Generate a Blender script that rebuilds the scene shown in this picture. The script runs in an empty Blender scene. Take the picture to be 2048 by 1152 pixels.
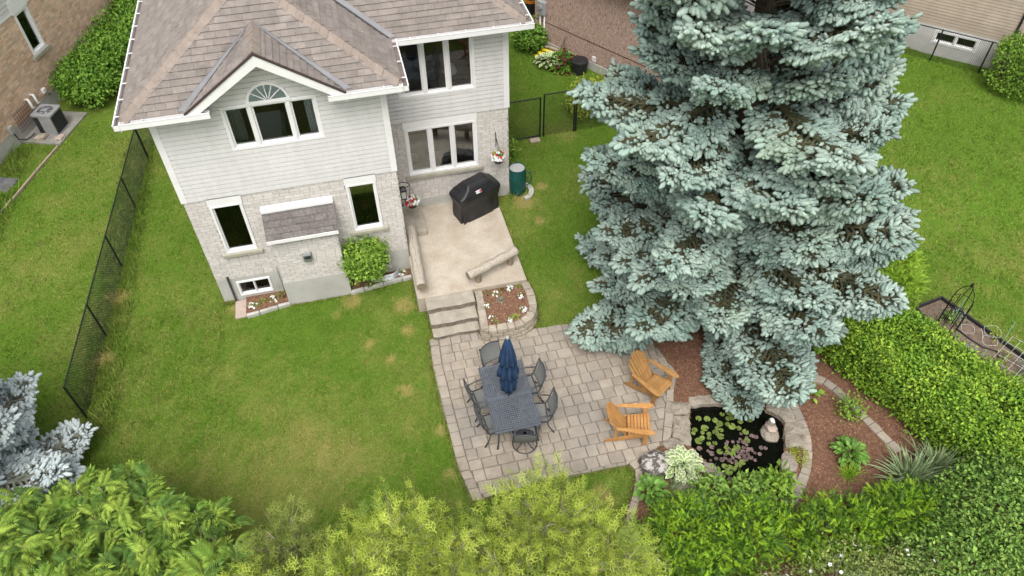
import bpy, bmesh, math, random
import numpy as np
from math import sin, cos, pi, radians, sqrt, atan2, exp
from mathutils import Vector, Matrix

random.seed(7)
SC = bpy.context.scene
COL = SC.collection

# ------------------------------------------------------------------ camera
cam_d = bpy.data.cameras.new('camera')
cam = bpy.data.objects.new('camera', cam_d)
COL.objects.link(cam)
SC.camera = cam
yaw, pitch, roll = radians(13.11), radians(46.844), radians(-0.788)
F_ = Vector((sin(yaw) * cos(pitch), cos(yaw) * cos(pitch), -sin(pitch)))
X_ = Vector((cos(yaw), -sin(yaw), 0))
U_ = X_.cross(F_)
X2 = X_ * cos(roll) + U_ * sin(roll)
U2 = U_ * cos(roll) - X_ * sin(roll)
m3 = Matrix((X2, U2, -F_)).transposed()
cam.matrix_world = Matrix.Translation((4.276, -14.576, 14.517)) @ m3.to_4x4()
cam_d.sensor_width = 36.0
cam_d.lens = 1507.6 / 2048 * 36
cam_d.clip_end = 1500

# ------------------------------------------------------------------ sky and sun (bright overcast)
SUN_EL, SUN_AZ = radians(60), radians(196)      # azimuth clockwise from +Y
w = bpy.data.worlds.new('World')
SC.world = w
w.use_nodes = True
nt = w.node_tree
bg = nt.nodes['Background']
sky = nt.nodes.new('ShaderNodeTexSky')
sky.sky_type = 'NISHITA'
sky.sun_disc = False
sky.sun_elevation = SUN_EL
sky.sun_rotation = SUN_AZ
sky.air_density = 1.6
sky.dust_density = 5.0
hs = nt.nodes.new('ShaderNodeHueSaturation')     # cloud cover: the sky loses its blue
hs.inputs['Saturation'].default_value = 0.22
nt.links.new(sky.outputs[0], hs.inputs['Color'])
nt.links.new(hs.outputs[0], bg.inputs['Color'])
bg.inputs['Strength'].default_value = 0.14
sd = bpy.data.lights.new('sun', 'SUN')
sd.energy = 1.2
sd.angle = radians(35)
sd.color = (1.0, 0.965, 0.91)
sun = bpy.data.objects.new('sun', sd)
COL.objects.link(sun)
sdir = Vector((sin(SUN_AZ) * cos(SUN_EL), cos(SUN_AZ) * cos(SUN_EL), sin(SUN_EL)))
sun.rotation_euler = (-sdir).to_track_quat('-Z', 'Y').to_euler()
sun.location = (0, -20, 40)
vs = SC.view_settings
vs.view_transform = 'Standard'
vs.look = 'None'
vs.exposure = 0.64
vs.gamma = 1.0
SC.cycles.use_denoising = True
SC.cycles.denoising_prefilter = 'NONE'
SC.cycles.max_bounces = 6
SC.cycles.sample_clamp_indirect = 4.0
SC.cycles.diffuse_bounces = 2
SC.cycles.transparent_max_bounces = 12
SC.cycles.use_adaptive_sampling = False
SC.cycles.adaptive_threshold = 0.01

# ------------------------------------------------------------------ materials
MATS = {}


def mk(name, c1, c2=None, scale=6.0, rough=0.8, bump=0.0, bscale=60.0, isl=0.0, spec=0.3, metal=0.0,
       lo=0.35, hi=0.65, fine=0.0, fscale=90.0, c3=None, c3scale=1.2, c3lo=0.55, c3hi=0.75, trans=0.0, attr=None, stretch=None, coat=0.0, bdist=0.01):
    m = bpy.data.materials.new(name)
    m.use_nodes = True
    t = m.node_tree
    N = t.nodes
    b = N['Principled BSDF']
    geo = N.new('ShaderNodeNewGeometry')
    pos = geo.outputs['Position']
    if stretch:
        mp = N.new('ShaderNodeMapping')
        mp.inputs['Scale'].default_value = stretch
        t.links.new(pos, mp.inputs['Vector'])
        pos = mp.outputs[0]

    def noise(sc, det=5.0):
        n = N.new('ShaderNodeTexNoise')
        n.inputs['Scale'].default_value = sc
        n.inputs['Detail'].default_value = det
        n.inputs['Roughness'].default_value = 0.6
        t.links.new(pos, n.inputs['Vector'])
        return n.outputs['Fac']

    def mapr(v, a, bb, c=0.0, d=1.0):
        n = N.new('ShaderNodeMapRange')
        for i, x in ((1, a), (2, bb), (3, c), (4, d)):
            n.inputs[i].default_value = x
        t.links.new(v, n.inputs[0])
        return n.outputs[0]

    def mix(f, a, bb, mode='MIX'):
        n = N.new('ShaderNodeMix')
        n.data_type = 'RGBA'
        n.blend_type = mode
        if isinstance(f, float):
            n.inputs[0].default_value = f
        else:
            t.links.new(f, n.inputs[0])
        for i, x in ((6, a), (7, bb)):
            if isinstance(x, tuple):
                n.inputs[i].default_value = (*x, 1) if len(x) == 3 else x
            else:
                t.links.new(x, n.inputs[i])
        return n.outputs[2]
    col = c1
    if c2:
        if attr:
            a = N.new('ShaderNodeAttribute')
            a.attribute_name = attr
            f = a.outputs['Fac']
            if fine or scale:
                mm = N.new('ShaderNodeMath')
                mm.operation = 'ADD'
                t.links.new(f, mm.inputs[0])
                t.links.new(mapr(noise(scale), 0.3, 0.7, -0.18, 0.18), mm.inputs[1])
                f = mm.outputs[0]
                f = mapr(f, 0.0, 1.0)
        else:
            f = mapr(noise(scale), lo, hi)
        col = mix(f, c1, c2)
    if c3:
        col = mix(mapr(noise(c3scale, 4.0), c3lo, c3hi), col, c3)
    if isl:
        oi = N.new('ShaderNodeObjectInfo')
        ad = N.new('ShaderNodeMath')
        ad.operation = 'ADD'
        t.links.new(oi.outputs['Random'], ad.inputs[0])
        t.links.new(geo.outputs['Random Per Island'], ad.inputs[1])
        fr = N.new('ShaderNodeMath')
        fr.operation = 'FRACT'
        t.links.new(ad.outputs[0], fr.inputs[0])
        v = mapr(fr.outputs[0], 0, 1, 1 - isl, 1 + isl)
        h = N.new('ShaderNodeHueSaturation')
        if isinstance(col, tuple):
            h.inputs['Color'].default_value = (*col, 1)
        else:
            t.links.new(col, h.inputs['Color'])
        t.links.new(v, h.inputs['Value'])
        col = h.outputs[0]
    if fine:
        v = mapr(noise(fscale, 3.0), 0.3, 0.7, 1 - fine, 1 + fine)
        h = N.new('ShaderNodeHueSaturation')
        if isinstance(col, tuple):
            h.inputs['Color'].default_value = (*col, 1)
        else:
            t.links.new(col, h.inputs['Color'])
        t.links.new(v, h.inputs['Value'])
        col = h.outputs[0]
    if isinstance(col, tuple):
        b.inputs['Base Color'].default_value = (*col, 1)
    else:
        t.links.new(col, b.inputs['Base Color'])
    b.inputs['Roughness'].default_value = rough
    b.inputs['Specular IOR Level'].default_value = spec
    b.inputs['Metallic'].default_value = metal
    if coat:
        b.inputs['Coat Weight'].default_value = coat
    if bump:
        bp = N.new('ShaderNodeBump')
        bp.inputs['Strength'].default_value = bump
        bp.inputs['Distance'].default_value = bdist
        t.links.new(noise(bscale, 4.0), bp.inputs['Height'])
        t.links.new(bp.outputs[0], b.inputs['Normal'])
    if trans:
        tr = N.new('ShaderNodeBsdfTranslucent')
        if isinstance(col, tuple):
            tr.inputs[0].default_value = (*col, 1)
        else:
            t.links.new(col, tr.inputs[0])
        ms = N.new('ShaderNodeMixShader')
        ms.inputs[0].default_value = trans
        t.links.new(b.outputs[0], ms.inputs[1])
        t.links.new(tr.outputs[0], ms.inputs[2])
        t.links.new(ms.outputs[0], N['Material Output'].inputs[0])
    MATS[name] = m
    return m


mk('lawn_soil', (0.095, 0.175, 0.018), (0.28, 0.24, 0.08), attr='dry', scale=9, rough=1, fine=0.35, fscale=45, bump=0.8, bscale=70, bdist=0.03, spec=0.1)
mk('grass_blade', (0.137, 0.248, 0.028), (0.41, 0.37, 0.12), attr='dry', scale=9, rough=0.75, isl=0.4, trans=0.15, spec=0.15)
mk('siding', (0.675, 0.66, 0.655), (0.63, 0.615, 0.61), scale=2.5, rough=0.55, isl=0.025, c3=(0.56, 0.55, 0.53), c3scale=1.6, c3lo=0.60, c3hi=0.85, spec=0.35, stretch=(1.6, 1.6, 0.35), fine=0.03, fscale=14)
mk('white_trim', (0.81, 0.80, 0.80), (0.75, 0.74, 0.74), scale=3, rough=0.4, spec=0.45)
mk('brick', (0.555, 0.515, 0.48), (0.645, 0.61, 0.58), scale=14, rough=0.9, isl=0.09, bump=0.5, bscale=120, bdist=0.006, fine=0.08, fscale=60)
mk('mortar', (0.32, 0.30, 0.28), (0.40, 0.375, 0.355), scale=12, rough=1, bump=0.4, bscale=150)
mk('concrete', (0.42, 0.41, 0.38), (0.50, 0.49, 0.46), scale=2.2, rough=0.95, fine=0.06, fscale=30, bump=0.25, bscale=90, c3=(0.33, 0.32, 0.29), c3scale=1.1)
mk('shingle', (0.205, 0.178, 0.160), (0.262, 0.23, 0.208), scale=5, rough=0.95, isl=0.12, fine=0.2, fscale=160, bump=0.6, bscale=250, c3=(0.165, 0.14, 0.13), c3scale=1.3, c3lo=0.58, c3hi=0.8)
mk('ridge', (0.25, 0.205, 0.176), (0.295, 0.245, 0.212), scale=7, rough=0.95, isl=0.08, fine=0.15, fscale=160, bump=0.5, bscale=250)
mk('shingle_grey', (0.125, 0.11, 0.105), (0.19, 0.17, 0.16), scale=6, rough=0.95, isl=0.15, fine=0.25, fscale=140, bump=0.6, bscale=250, stretch=(3, 3, 1))
mk('flashing', (0.19, 0.19, 0.20), (0.15, 0.15, 0.16), scale=3, rough=0.55, metal=0.2)
mk('shingle_edge', (0.06, 0.04, 0.04), rough=0.9)
mk('stone_sill', (0.33, 0.31, 0.25), (0.40, 0.38, 0.31), scale=5, rough=0.95, fine=0.12, bump=0.4)
mk('gutter_grit', (0.16, 0.13, 0.11), (0.24, 0.20, 0.18), scale=30, rough=1)
mk('slab', (0.41, 0.345, 0.27), (0.505, 0.45, 0.375), scale=1.7, rough=0.9, fine=0.10, fscale=25, bump=0.25, bscale=110, c3=(0.33, 0.28, 0.215), c3scale=0.9, c3lo=0.5, c3hi=0.8)
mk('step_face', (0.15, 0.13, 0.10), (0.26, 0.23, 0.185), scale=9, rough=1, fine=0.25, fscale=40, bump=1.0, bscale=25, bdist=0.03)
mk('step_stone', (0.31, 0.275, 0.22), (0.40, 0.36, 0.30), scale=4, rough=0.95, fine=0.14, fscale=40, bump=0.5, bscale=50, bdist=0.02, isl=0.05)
mk('paver', (0.30, 0.253, 0.203), (0.38, 0.33, 0.27), scale=4.5, rough=0.95, isl=0.11, fine=0.12, fscale=45, bump=0.5, bscale=80, c3=(0.26, 0.24, 0.215), c3scale=0.7, c3lo=0.45, c3hi=0.75)
mk('paver_sand', (0.15, 0.125, 0.09), (0.24, 0.20, 0.15), scale=12, rough=1, bump=0.4)
mk('wall_stone', (0.30, 0.255, 0.20), (0.43, 0.375, 0.305), scale=6, rough=0.95, isl=0.13, fine=0.2, fscale=40, bump=0.9, bscale=35, bdist=0.02)
mk('flat_rock', (0.225, 0.195, 0.155), (0.35, 0.305, 0.25), scale=4, rough=0.95, isl=0.12, fine=0.2, fscale=35, bump=0.8, bscale=22, bdist=0.03)
mk('lichen_rock', (0.12, 0.105, 0.09), (0.46, 0.44, 0.42), scale=9, rough=0.95, fine=0.25, fscale=35, bump=0.9, bscale=25, bdist=0.03, lo=0.48, hi=0.56)
mk('pink_rock', (0.40, 0.31, 0.26), (0.47, 0.38, 0.33), scale=8, rough=0.9, bump=0.5, bscale=30)
mk('mulch', (0.14, 0.068, 0.042), (0.25, 0.135, 0.085), scale=18, rough=1, fine=0.4, fscale=70, bump=1.0, bscale=60, bdist=0.03)
mk('chip', (0.22, 0.115, 0.072), (0.40, 0.235, 0.155), scale=20, rough=0.95, isl=0.4)
mk('soil', (0.14, 0.10, 0.075), (0.23, 0.17, 0.13), scale=10, rough=1, fine=0.35, bump=1, bscale=40, bdist=0.03)
mk('log_wood', (0.36, 0.31, 0.25), (0.52, 0.47, 0.40), scale=5, rough=0.9, fine=0.15, fscale=40, bump=0.7, bscale=30, stretch=(9, 1.5, 9))
mk('log_wood_across', (0.36, 0.31, 0.25), (0.52, 0.47, 0.40), scale=5, rough=0.9, fine=0.15, fscale=40, bump=0.7, bscale=30, stretch=(3, 6, 9))
mk('log_end', (0.17, 0.13, 0.09), (0.30, 0.24, 0.17), scale=25, rough=1, bump=0.5)
mk('post_wood', (0.20, 0.155, 0.10), (0.29, 0.23, 0.16), scale=12, rough=1, bump=0.6, bscale=40)
mk('grill_cover', (0.012, 0.012, 0.0135), (0.02, 0.02, 0.022), scale=4, rough=0.48, spec=0.5, bump=0.25, bscale=14, bdist=0.03)
mk('label_white', (0.7, 0.7, 0.7), rough=0.5)
mk('label_red', (0.45, 0.02, 0.03), rough=0.5)
mk('label_black', (0.02, 0.02, 0.02), rough=0.5)
mk('barrel_green', (0.004, 0.06, 0.052), (0.007, 0.08, 0.07), scale=5, rough=0.45, spec=0.5)
mk('barrel_mesh', (0.33, 0.33, 0.32), (0.42, 0.42, 0.41), scale=60, rough=0.7, bump=0.5, bscale=200)
mk('black_metal', (0.012, 0.012, 0.014), rough=0.45, spec=0.5)
mk('black_plastic', (0.018, 0.018, 0.02), (0.03, 0.03, 0.033), scale=8, rough=0.5)
mk('chair_metal', (0.055, 0.06, 0.068), (0.085, 0.09, 0.10), scale=20, rough=0.42, metal=0.35, spec=0.5)
mk('sling', (0.16, 0.165, 0.16), (0.20, 0.205, 0.20), scale=30, rough=0.9, bump=0.3, bscale=260)
mk('table_metal', (0.10, 0.115, 0.14), (0.14, 0.155, 0.18), scale=14, rough=0.38, metal=0.35, spec=0.5, c3=(0.24, 0.25, 0.26), c3scale=4, c3lo=0.62, c3hi=0.78)
mk('navy', (0.016, 0.036, 0.085), (0.03, 0.062, 0.125), scale=6, rough=0.85, spec=0.2, bump=0.25, bscale=25)
mk('teak_a', (0.30, 0.155, 0.05), (0.385, 0.21, 0.075), scale=6, rough=0.7, isl=0.08, fine=0.08, fscale=30, bump=0.2, bscale=60)
mk('teak_b', (0.42, 0.205, 0.065), (0.51, 0.27, 0.095), scale=6, rough=0.65, isl=0.08, fine=0.08, fscale=30, bump=0.2, bscale=60)
mk('wood_floor', (0.34, 0.23, 0.13), (0.42, 0.30, 0.18), scale=4, rough=0.5, stretch=(8, 1, 1))
mk('room_wall', (0.42, 0.40, 0.36), (0.46, 0.44, 0.40), scale=1, rough=0.95)
mk('dark_room', (0.10, 0.09, 0.085), rough=0.95)
mk('curtain_white', (0.72, 0.75, 0.78), rough=0.9, trans=0.3)
mk('curtain_grey', (0.22, 0.23, 0.22), rough=0.9)
mk('sofa_tan', (0.50, 0.45, 0.40), (0.56, 0.51, 0.46), scale=6, rough=0.95)
mk('sofa_dark', (0.10, 0.10, 0.105), (0.14, 0.14, 0.145), scale=6, rough=0.8)
mk('pillow', (0.66, 0.66, 0.66), rough=0.95)
mk('galvanised', (0.40, 0.42, 0.43), (0.50, 0.52, 0.53), scale=12, rough=0.45, metal=0.6)
mk('vent_tin', (0.34, 0.36, 0.35), (0.42, 0.44, 0.42), scale=16, rough=0.45, metal=0.5)
mk('pvc', (0.78, 0.78, 0.76), rough=0.35)
mk('tan_brick', (0.60, 0.40, 0.275), (0.69, 0.51, 0.38), scale=3.5, rough=0.95, isl=0.2, fine=0.12, bump=0.5, bscale=90, c3=(0.64, 0.52, 0.42), c3scale=2.5)
mk('tan_mortar', (0.42, 0.33, 0.25), (0.48, 0.38, 0.30), scale=12, rough=1)
mk('pink_brick', (0.44, 0.30, 0.245), (0.52, 0.38, 0.32), scale=9, rough=0.95, fine=0.3, fscale=16, bump=0.9, bscale=22, bdist=0.02, c3=(0.30, 0.19, 0.15), c3scale=11, c3lo=0.56, c3hi=0.64, stretch=(1.6, 1.6, 0.8))
mk('beige_siding', (0.40, 0.33, 0.265), (0.46, 0.385, 0.315), scale=3, rough=0.7, isl=0.05, stretch=(1, 1, 0.5))
mk('foundation_white', (0.52, 0.51, 0.50), (0.60, 0.59, 0.58), scale=3, rough=0.95, bump=0.3)
mk('pad_dirty', (0.20, 0.195, 0.17), (0.30, 0.29, 0.26), scale=4, rough=1, fine=0.15, fscale=30)
mk('ac_grey', (0.30, 0.30, 0.31), (0.36, 0.36, 0.37), scale=6, rough=0.5, metal=0.2)
mk('ac_dark', (0.025, 0.027, 0.03), (0.04, 0.042, 0.046), scale=10, rough=0.5)
mk('meter_grey', (0.40, 0.42, 0.42), rough=0.5, metal=0.2)
mk('yellow_plastic', (0.72, 0.55, 0.02), rough=0.5)
mk('wood_old', (0.30, 0.235, 0.17), (0.40, 0.32, 0.24), scale=8, rough=1, bump=0.5)
mk('bark', (0.10, 0.075, 0.055), (0.17, 0.13, 0.10), scale=10, rough=1, bump=0.9, bscale=20, bdist=0.03)
mk('pale_twig', (0.30, 0.25, 0.18), (0.40, 0.35, 0.27), scale=10, rough=0.95)
mk('dead_twig', (0.20, 0.16, 0.125), (0.30, 0.25, 0.20), scale=10, rough=1)
mk('spruce_shoot', (0.215, 0.305, 0.262), (0.37, 0.46, 0.40), scale=1.2, rough=0.75, isl=0.22, trans=0.08, spec=0.2, c3=(0.25, 0.33, 0.24), c3scale=0.6)
mk('spruce_old', (0.035, 0.042, 0.019), (0.085, 0.075, 0.038), scale=3, rough=0.9, isl=0.25)
mk('spruce_shoot_pale', (0.47, 0.545, 0.55), (0.58, 0.645, 0.64), scale=1.2, rough=0.75, isl=0.10, trans=0.08, spec=0.2)
mk('spruce_old_pale', (0.16, 0.175, 0.14), (0.22, 0.22, 0.17), scale=3, rough=0.9, isl=0.25)
mk('cedar_old', (0.11, 0.17, 0.03), (0.20, 0.26, 0.05), scale=3, rough=0.8, isl=0.3, trans=0.1)
mk('cedar', (0.30, 0.40, 0.05), (0.52, 0.60, 0.11), scale=1.6, rough=0.8, isl=0.25, trans=0.18, spec=0.15)
mk('cedar_olive', (0.18, 0.235, 0.05), (0.30, 0.34, 0.085), scale=1.6, rough=0.8, isl=0.25, trans=0.18, spec=0.15)
mk('sumac_old', (0.07, 0.15, 0.025), (0.14, 0.24, 0.04), scale=3, rough=0.7, isl=0.25, trans=0.12)
mk('sumac_leaf', (0.14, 0.26, 0.035), (0.32, 0.43, 0.07), scale=2.2, rough=0.7, isl=0.25, trans=0.18, spec=0.2)
mk('yew_old', (0.035, 0.09, 0.012), (0.07, 0.15, 0.018), scale=3, rough=0.6, isl=0.3, trans=0.08)
mk('yew_needle', (0.15, 0.32, 0.02), (0.34, 0.52, 0.035), scale=3, rough=0.65, isl=0.28, trans=0.12, spec=0.2)
mk('hedge_old', (0.06, 0.15, 0.015), (0.12, 0.23, 0.02), scale=3, rough=0.55, isl=0.3, trans=0.12)
mk('hedge_leaf', (0.165, 0.32, 0.025), (0.32, 0.47, 0.05), scale=1.8, rough=0.6, isl=0.3, trans=0.15, spec=0.25)
mk('bush_leaf', (0.13, 0.26, 0.03), (0.27, 0.41, 0.055), scale=4, rough=0.6, isl=0.28, trans=0.15, spec=0.25)
mk('shrub_old', (0.05, 0.12, 0.02), (0.10, 0.19, 0.035), scale=3, rough=0.6, isl=0.3, trans=0.1)
mk('shrub_leaf', (0.14, 0.27, 0.045), (0.27, 0.41, 0.08), scale=2.5, rough=0.6, isl=0.28, trans=0.15, spec=0.25)
mk('rose_leaf', (0.145, 0.215, 0.06), (0.30, 0.345, 0.10), scale=2.5, rough=0.65, isl=0.3, trans=0.15, spec=0.2)
mk('dark_leaf', (0.085, 0.20, 0.022), (0.19, 0.33, 0.04), scale=3, rough=0.6, isl=0.3, trans=0.15, spec=0.25)
mk('yellow_leaf', (0.24, 0.33, 0.04), (0.38, 0.43, 0.05), scale=3, rough=0.6, isl=0.3, trans=0.15)
mk('dark_core', (0.025, 0.035, 0.012), rough=1)
mk('hosta_green', (0.10, 0.22, 0.035), (0.20, 0.36, 0.065), scale=7, rough=0.5, isl=0.35, trans=0.2)
mk('hosta_cream', (0.62, 0.66, 0.44), (0.70, 0.72, 0.52), scale=5, rough=0.55, isl=0.08, trans=0.15)
mk('hosta_mid', (0.20, 0.33, 0.09), (0.27, 0.40, 0.12), scale=5, rough=0.55, isl=0.15, trans=0.15)
mk('grass_tall', (0.20, 0.29, 0.13), (0.36, 0.44, 0.24), scale=4, rough=0.6, isl=0.25, trans=0.15)
mk('grass_blue', (0.19, 0.26, 0.19), (0.29, 0.36, 0.27), scale=4, rough=0.7, isl=0.2, trans=0.2)
mk('petal_white', (0.80, 0.80, 0.82), rough=0.7, trans=0.2)
mk('petal_red', (0.52, 0.015, 0.03), rough=0.6, trans=0.15)
mk('petal_dark', (0.085, 0.004, 0.010), rough=0.6, trans=0.1)
mk('moss', (0.19, 0.22, 0.04), (0.33, 0.33, 0.07), scale=18, rough=1, fine=0.3, bump=0.8, bscale=60)
mk('pad_green', (0.10, 0.15, 0.03), (0.18, 0.225, 0.06), scale=9, rough=0.4, isl=0.25, spec=0.4)
mk('pad_purple', (0.115, 0.075, 0.07), (0.19, 0.135, 0.125), scale=9, rough=0.4, isl=0.3, spec=0.4)
mk('net_white', (0.62, 0.66, 0.62), rough=0.7)
mk('stake_green', (0.22, 0.40, 0.30), rough=0.5)
mk('stake_rust', (0.16, 0.08, 0.05), rough=0.8)
mk('lamp_glass', (0.45, 0.45, 0.42), rough=0.15, spec=0.5)
mk('blue_bin', (0.012, 0.035, 0.10), rough=0.5)
mk('orange_band', (0.55, 0.20, 0.03), rough=0.6)
mk('pleat', (0.50, 0.58, 0.62), rough=0.85)

g = bpy.data.materials.new('glass')
g.use_nodes = True
t = g.node_tree
for n in list(t.nodes):
    if n.type == 'BSDF_PRINCIPLED':
        t.nodes.remove(n)
fr = t.nodes.new('ShaderNodeFresnel')
fr.inputs[0].default_value = 1.6
tr = t.nodes.new('ShaderNodeBsdfTransparent')
tr.inputs[0].default_value = (0.93, 0.95, 0.94, 1)
gl = t.nodes.new('ShaderNodeBsdfGlossy')
gl.inputs['Roughness'].default_value = 0.02
mx = t.nodes.new('ShaderNodeMixShader')
t.links.new(fr.outputs[0], mx.inputs[0])
t.links.new(tr.outputs[0], mx.inputs[1])
t.links.new(gl.outputs[0], mx.inputs[2])
t.links.new(mx.outputs[0], t.nodes['Material Output'].inputs[0])
MATS['glass'] = g
m = mk('pond_water', (0.004, 0.0045, 0.003), rough=0.04, spec=0.28, bump=0.03, bscale=9)


# ------------------------------------------------------------------ object helpers
def put(o, parent=None, label=None, cat=None, group=None, kind=None):
    COL.objects.link(o)
    if parent is not None:
        o.parent = parent
    if label:
        o['label'] = label
    if cat:
        o['category'] = cat
    if group:
        o['group'] = group
    if kind:
        o['kind'] = kind
    return o


def empty(name, loc, label, cat, group=None, rz=0.0):
    o = bpy.data.objects.new(name, None)
    o.location = loc
    o.rotation_euler = (0, 0, rz)
    o.empty_display_size = 0.2
    return put(o, None, label, cat, group)


def copy_tree(o, parent=None):
    c = o.copy()
    COL.objects.link(c)
    c.parent = parent
    for ch in list(o.children):
        copy_tree(ch, c)
    return c


class Wl:
    """a vertical wall plane: s along the wall, d outwards, z up"""

    def __init__(self, o, u):
        self.o = Vector((o[0], o[1], 0))
        self.u = Vector((u[0], u[1], 0)).normalized()
        self.n = Vector((self.u.y, -self.u.x, 0))
        self.rz = atan2(self.u.y, self.u.x)

    def P(self, s, d, z):
        return self.o + self.u * s + self.n * d + Vector((0, 0, z))


class MB:
    def __init__(self):
        self.v = []
        self.f = []
        self.m = []

    def poly(self, pts, mi=0):
        i = len(self.v)
        self.v += [tuple(p) for p in pts]
        self.f.append(tuple(range(i, i + len(pts))))
        self.m.append(mi)
        return self

    def hexa(self, c, mi=0):
        i = len(self.v)
        self.v += [tuple(p) for p in c]
        for q in ((0, 3, 2, 1), (4, 5, 6, 7), (0, 1, 5, 4), (1, 2, 6, 5), (2, 3, 7, 6), (3, 0, 4, 7)):
            self.f.append(tuple(i + k for k in q))
            self.m.append(mi)
        return self

    def box(self, x0, x1, y0, y1, z0, z1, mi=0):
        return self.hexa([(x0, y0, z0), (x1, y0, z0), (x1, y1, z0), (x0, y1, z0), (x0, y0, z1), (x1, y0, z1), (x1, y1, z1), (x0, y1, z1)], mi)

    def wbox(self, W, s0, s1, d0, d1, z0, z1, mi=0):
        P = W.P
        return self.hexa([P(s0, d1, z0), P(s1, d1, z0), P(s1, d0, z0), P(s0, d0, z0), P(s0, d1, z1), P(s1, d1, z1), P(s1, d0, z1), P(s0, d0, z1)], mi)

    def obox(self, c, ax, ay, az, mi=0):
        """box given its centre and three half-axis vectors"""
        c, ax, ay, az = (Vector(q) for q in (c, ax, ay, az))
        return self.hexa([c - ax - ay - az, c + ax - ay - az, c + ax + ay - az, c - ax + ay - az, c - ax - ay + az, c + ax - ay + az, c + ax + ay + az, c - ax + ay + az], mi)

    def bar(self, a, b, wd, th, up=(0, 0, 1), mi=0):
        a, b = Vector(a), Vector(b)
        d = b - a
        s = d.cross(Vector(up))
        if s.length < 1e-6:
            s = d.cross(Vector((1, 0, 0)))
        s.normalize()
        n = s.cross(d).normalized()
        return self.obox((a + b) / 2, d / 2, s * wd / 2, n * th / 2, mi)

    def prism(self, pts, z0, z1, mi=0, top=None):
        n = len(pts)
        i = len(self.v)
        tp = top or pts
        self.v += [(p[0], p[1], p[2] if len(p) > 2 else z0) for p in pts] + [(p[0], p[1], p[2] if len(p) > 2 else z1) for p in tp]
        self.f.append(tuple(range(i + n - 1, i - 1, -1)))
        self.f.append(tuple(range(i + n, i + 2 * n)))
        self.m += [mi, mi]
        for k in range(n):
            self.f.append((i + k, i + (k + 1) % n, i + n + (k + 1) % n, i + n + k))
            self.m.append(mi)
        return self

    def tube(self, pts, r, n=6, mi=0, caps=True):
        pts = [Vector(p) for p in pts]
        rs = r if isinstance(r, (list, tuple)) else [r] * len(pts)
        i0 = len(self.v)
        ref = None
        for k, p in enumerate(pts):
            d = (pts[min(k + 1, len(pts) - 1)] - pts[max(k - 1, 0)])
            d.normalize()
            if ref is None:
                ref = Vector((0, 0, 1)) if abs(d.z) < 0.9 else Vector((1, 0, 0))
            a = d.cross(ref)
            if a.length < 1e-4:
                a = d.cross(Vector((0, 1, 0)))
            a.normalize()
            b = a.cross(d)
            ref = b
            for j in range(n):
                th = 2 * pi * j / n
                self.v.append(tuple(p + a * cos(th) * rs[k] + b * sin(th) * rs[k]))
        for k in range(len(pts) - 1):
            for j in range(n):
                a = i0 + k * n + j
                b = i0 + k * n + (j + 1) % n
                self.f.append((a, b, b + n, a + n))
                self.m.append(mi)
        if caps:
            self.f.append(tuple(range(i0 + n - 1, i0 - 1, -1)))
            e = i0 + (len(pts) - 1) * n
            self.f.append(tuple(range(e, e + n)))
            self.m += [mi, mi]
        return self

    def lathe(self, prof, c=(0, 0, 0), n=20, mi=0):
        i0 = len(self.v)
        for r, z in prof:
            for j in range(n):
                th = 2 * pi * j / n
                self.v.append((c[0] + r * cos(th), c[1] + r * sin(th), c[2] + z))
        for k in range(len(prof) - 1):
            for j in range(n):
                a = i0 + k * n + j
                b = i0 + k * n + (j + 1) % n
                self.f.append((a, b, b + n, a + n))
                self.m.append(mi)
        self.f.append(tuple(range(i0 + n - 1, i0 - 1, -1)))
        e = i0 + (len(prof) - 1) * n
        self.f.append(tuple(range(e, e + n)))
        self.m += [mi, mi]
        return self

    def mesh(self, name, mats, smooth=False, bevel=0.0):
        me = bpy.data.meshes.new(name)
        me.from_pydata(self.v, [], self.f)
        for q in ([mats] if isinstance(mats, str) else mats):
            me.materials.append(MATS[q])
        me.polygons.foreach_set('material_index', self.m)
        bm = bmesh.new()
        bm.from_mesh(me)
        bmesh.ops.recalc_face_normals(bm, faces=bm.faces)
        if bevel:
            bmesh.ops.bevel(bm, geom=bm.edges[:], offset=bevel, segments=1, affect='EDGES')
        bm.to_mesh(me)
        bm.free()
        if smooth:
            me.polygons.foreach_set('use_smooth', [True] * len(me.polygons))
        me.update()
        return me

    def build(self, name, mats, parent=None, label=None, cat=None, group=None, kind=None, smooth=False, bevel=0.0, loc=None, rz=0.0):
        o = bpy.data.objects.new(name, self.mesh(name, mats, smooth, bevel))
        if loc is not None:
            o.location = loc
            o.rotation_euler = (0, 0, rz)
        return put(o, parent, label, cat, group, kind)


def npmesh(name, V, F, mats, mi=None, smooth=False, attrs=None):
    me = bpy.data.meshes.new(name)
    V = np.asarray(V, np.float32)
    F = np.asarray(F, np.int32)
    k = F.shape[1]
    me.vertices.add(len(V))
    me.vertices.foreach_set('co', V.ravel())
    me.loops.add(F.size)
    me.loops.foreach_set('vertex_index', F.ravel())
    me.polygons.add(len(F))
    me.polygons.foreach_set('loop_start', np.arange(0, F.size, k, dtype=np.int32))
    for q in ([mats] if isinstance(mats, str) else mats):
        me.materials.append(MATS[q])
    if mi is not None:
        me.polygons.foreach_set('material_index', np.asarray(mi, np.int32))
    if smooth:
        me.polygons.foreach_set('use_smooth', np.ones(len(F), bool))
    for a, val in (attrs or {}).items():
        at = me.attributes.new(a, 'FLOAT', 'POINT')
        at.data.foreach_set('value', np.asarray(val, np.float32))
    me.update(calc_edges=True)
    return me


def obj(name, me, parent=None, label=None, cat=None, group=None, kind=None, loc=None, rz=0.0):
    o = bpy.data.objects.new(name, me)
    if loc is not None:
        o.location = loc
        o.rotation_euler = (0, 0, rz)
    return put(o, parent, label, cat, group, kind)


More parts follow.
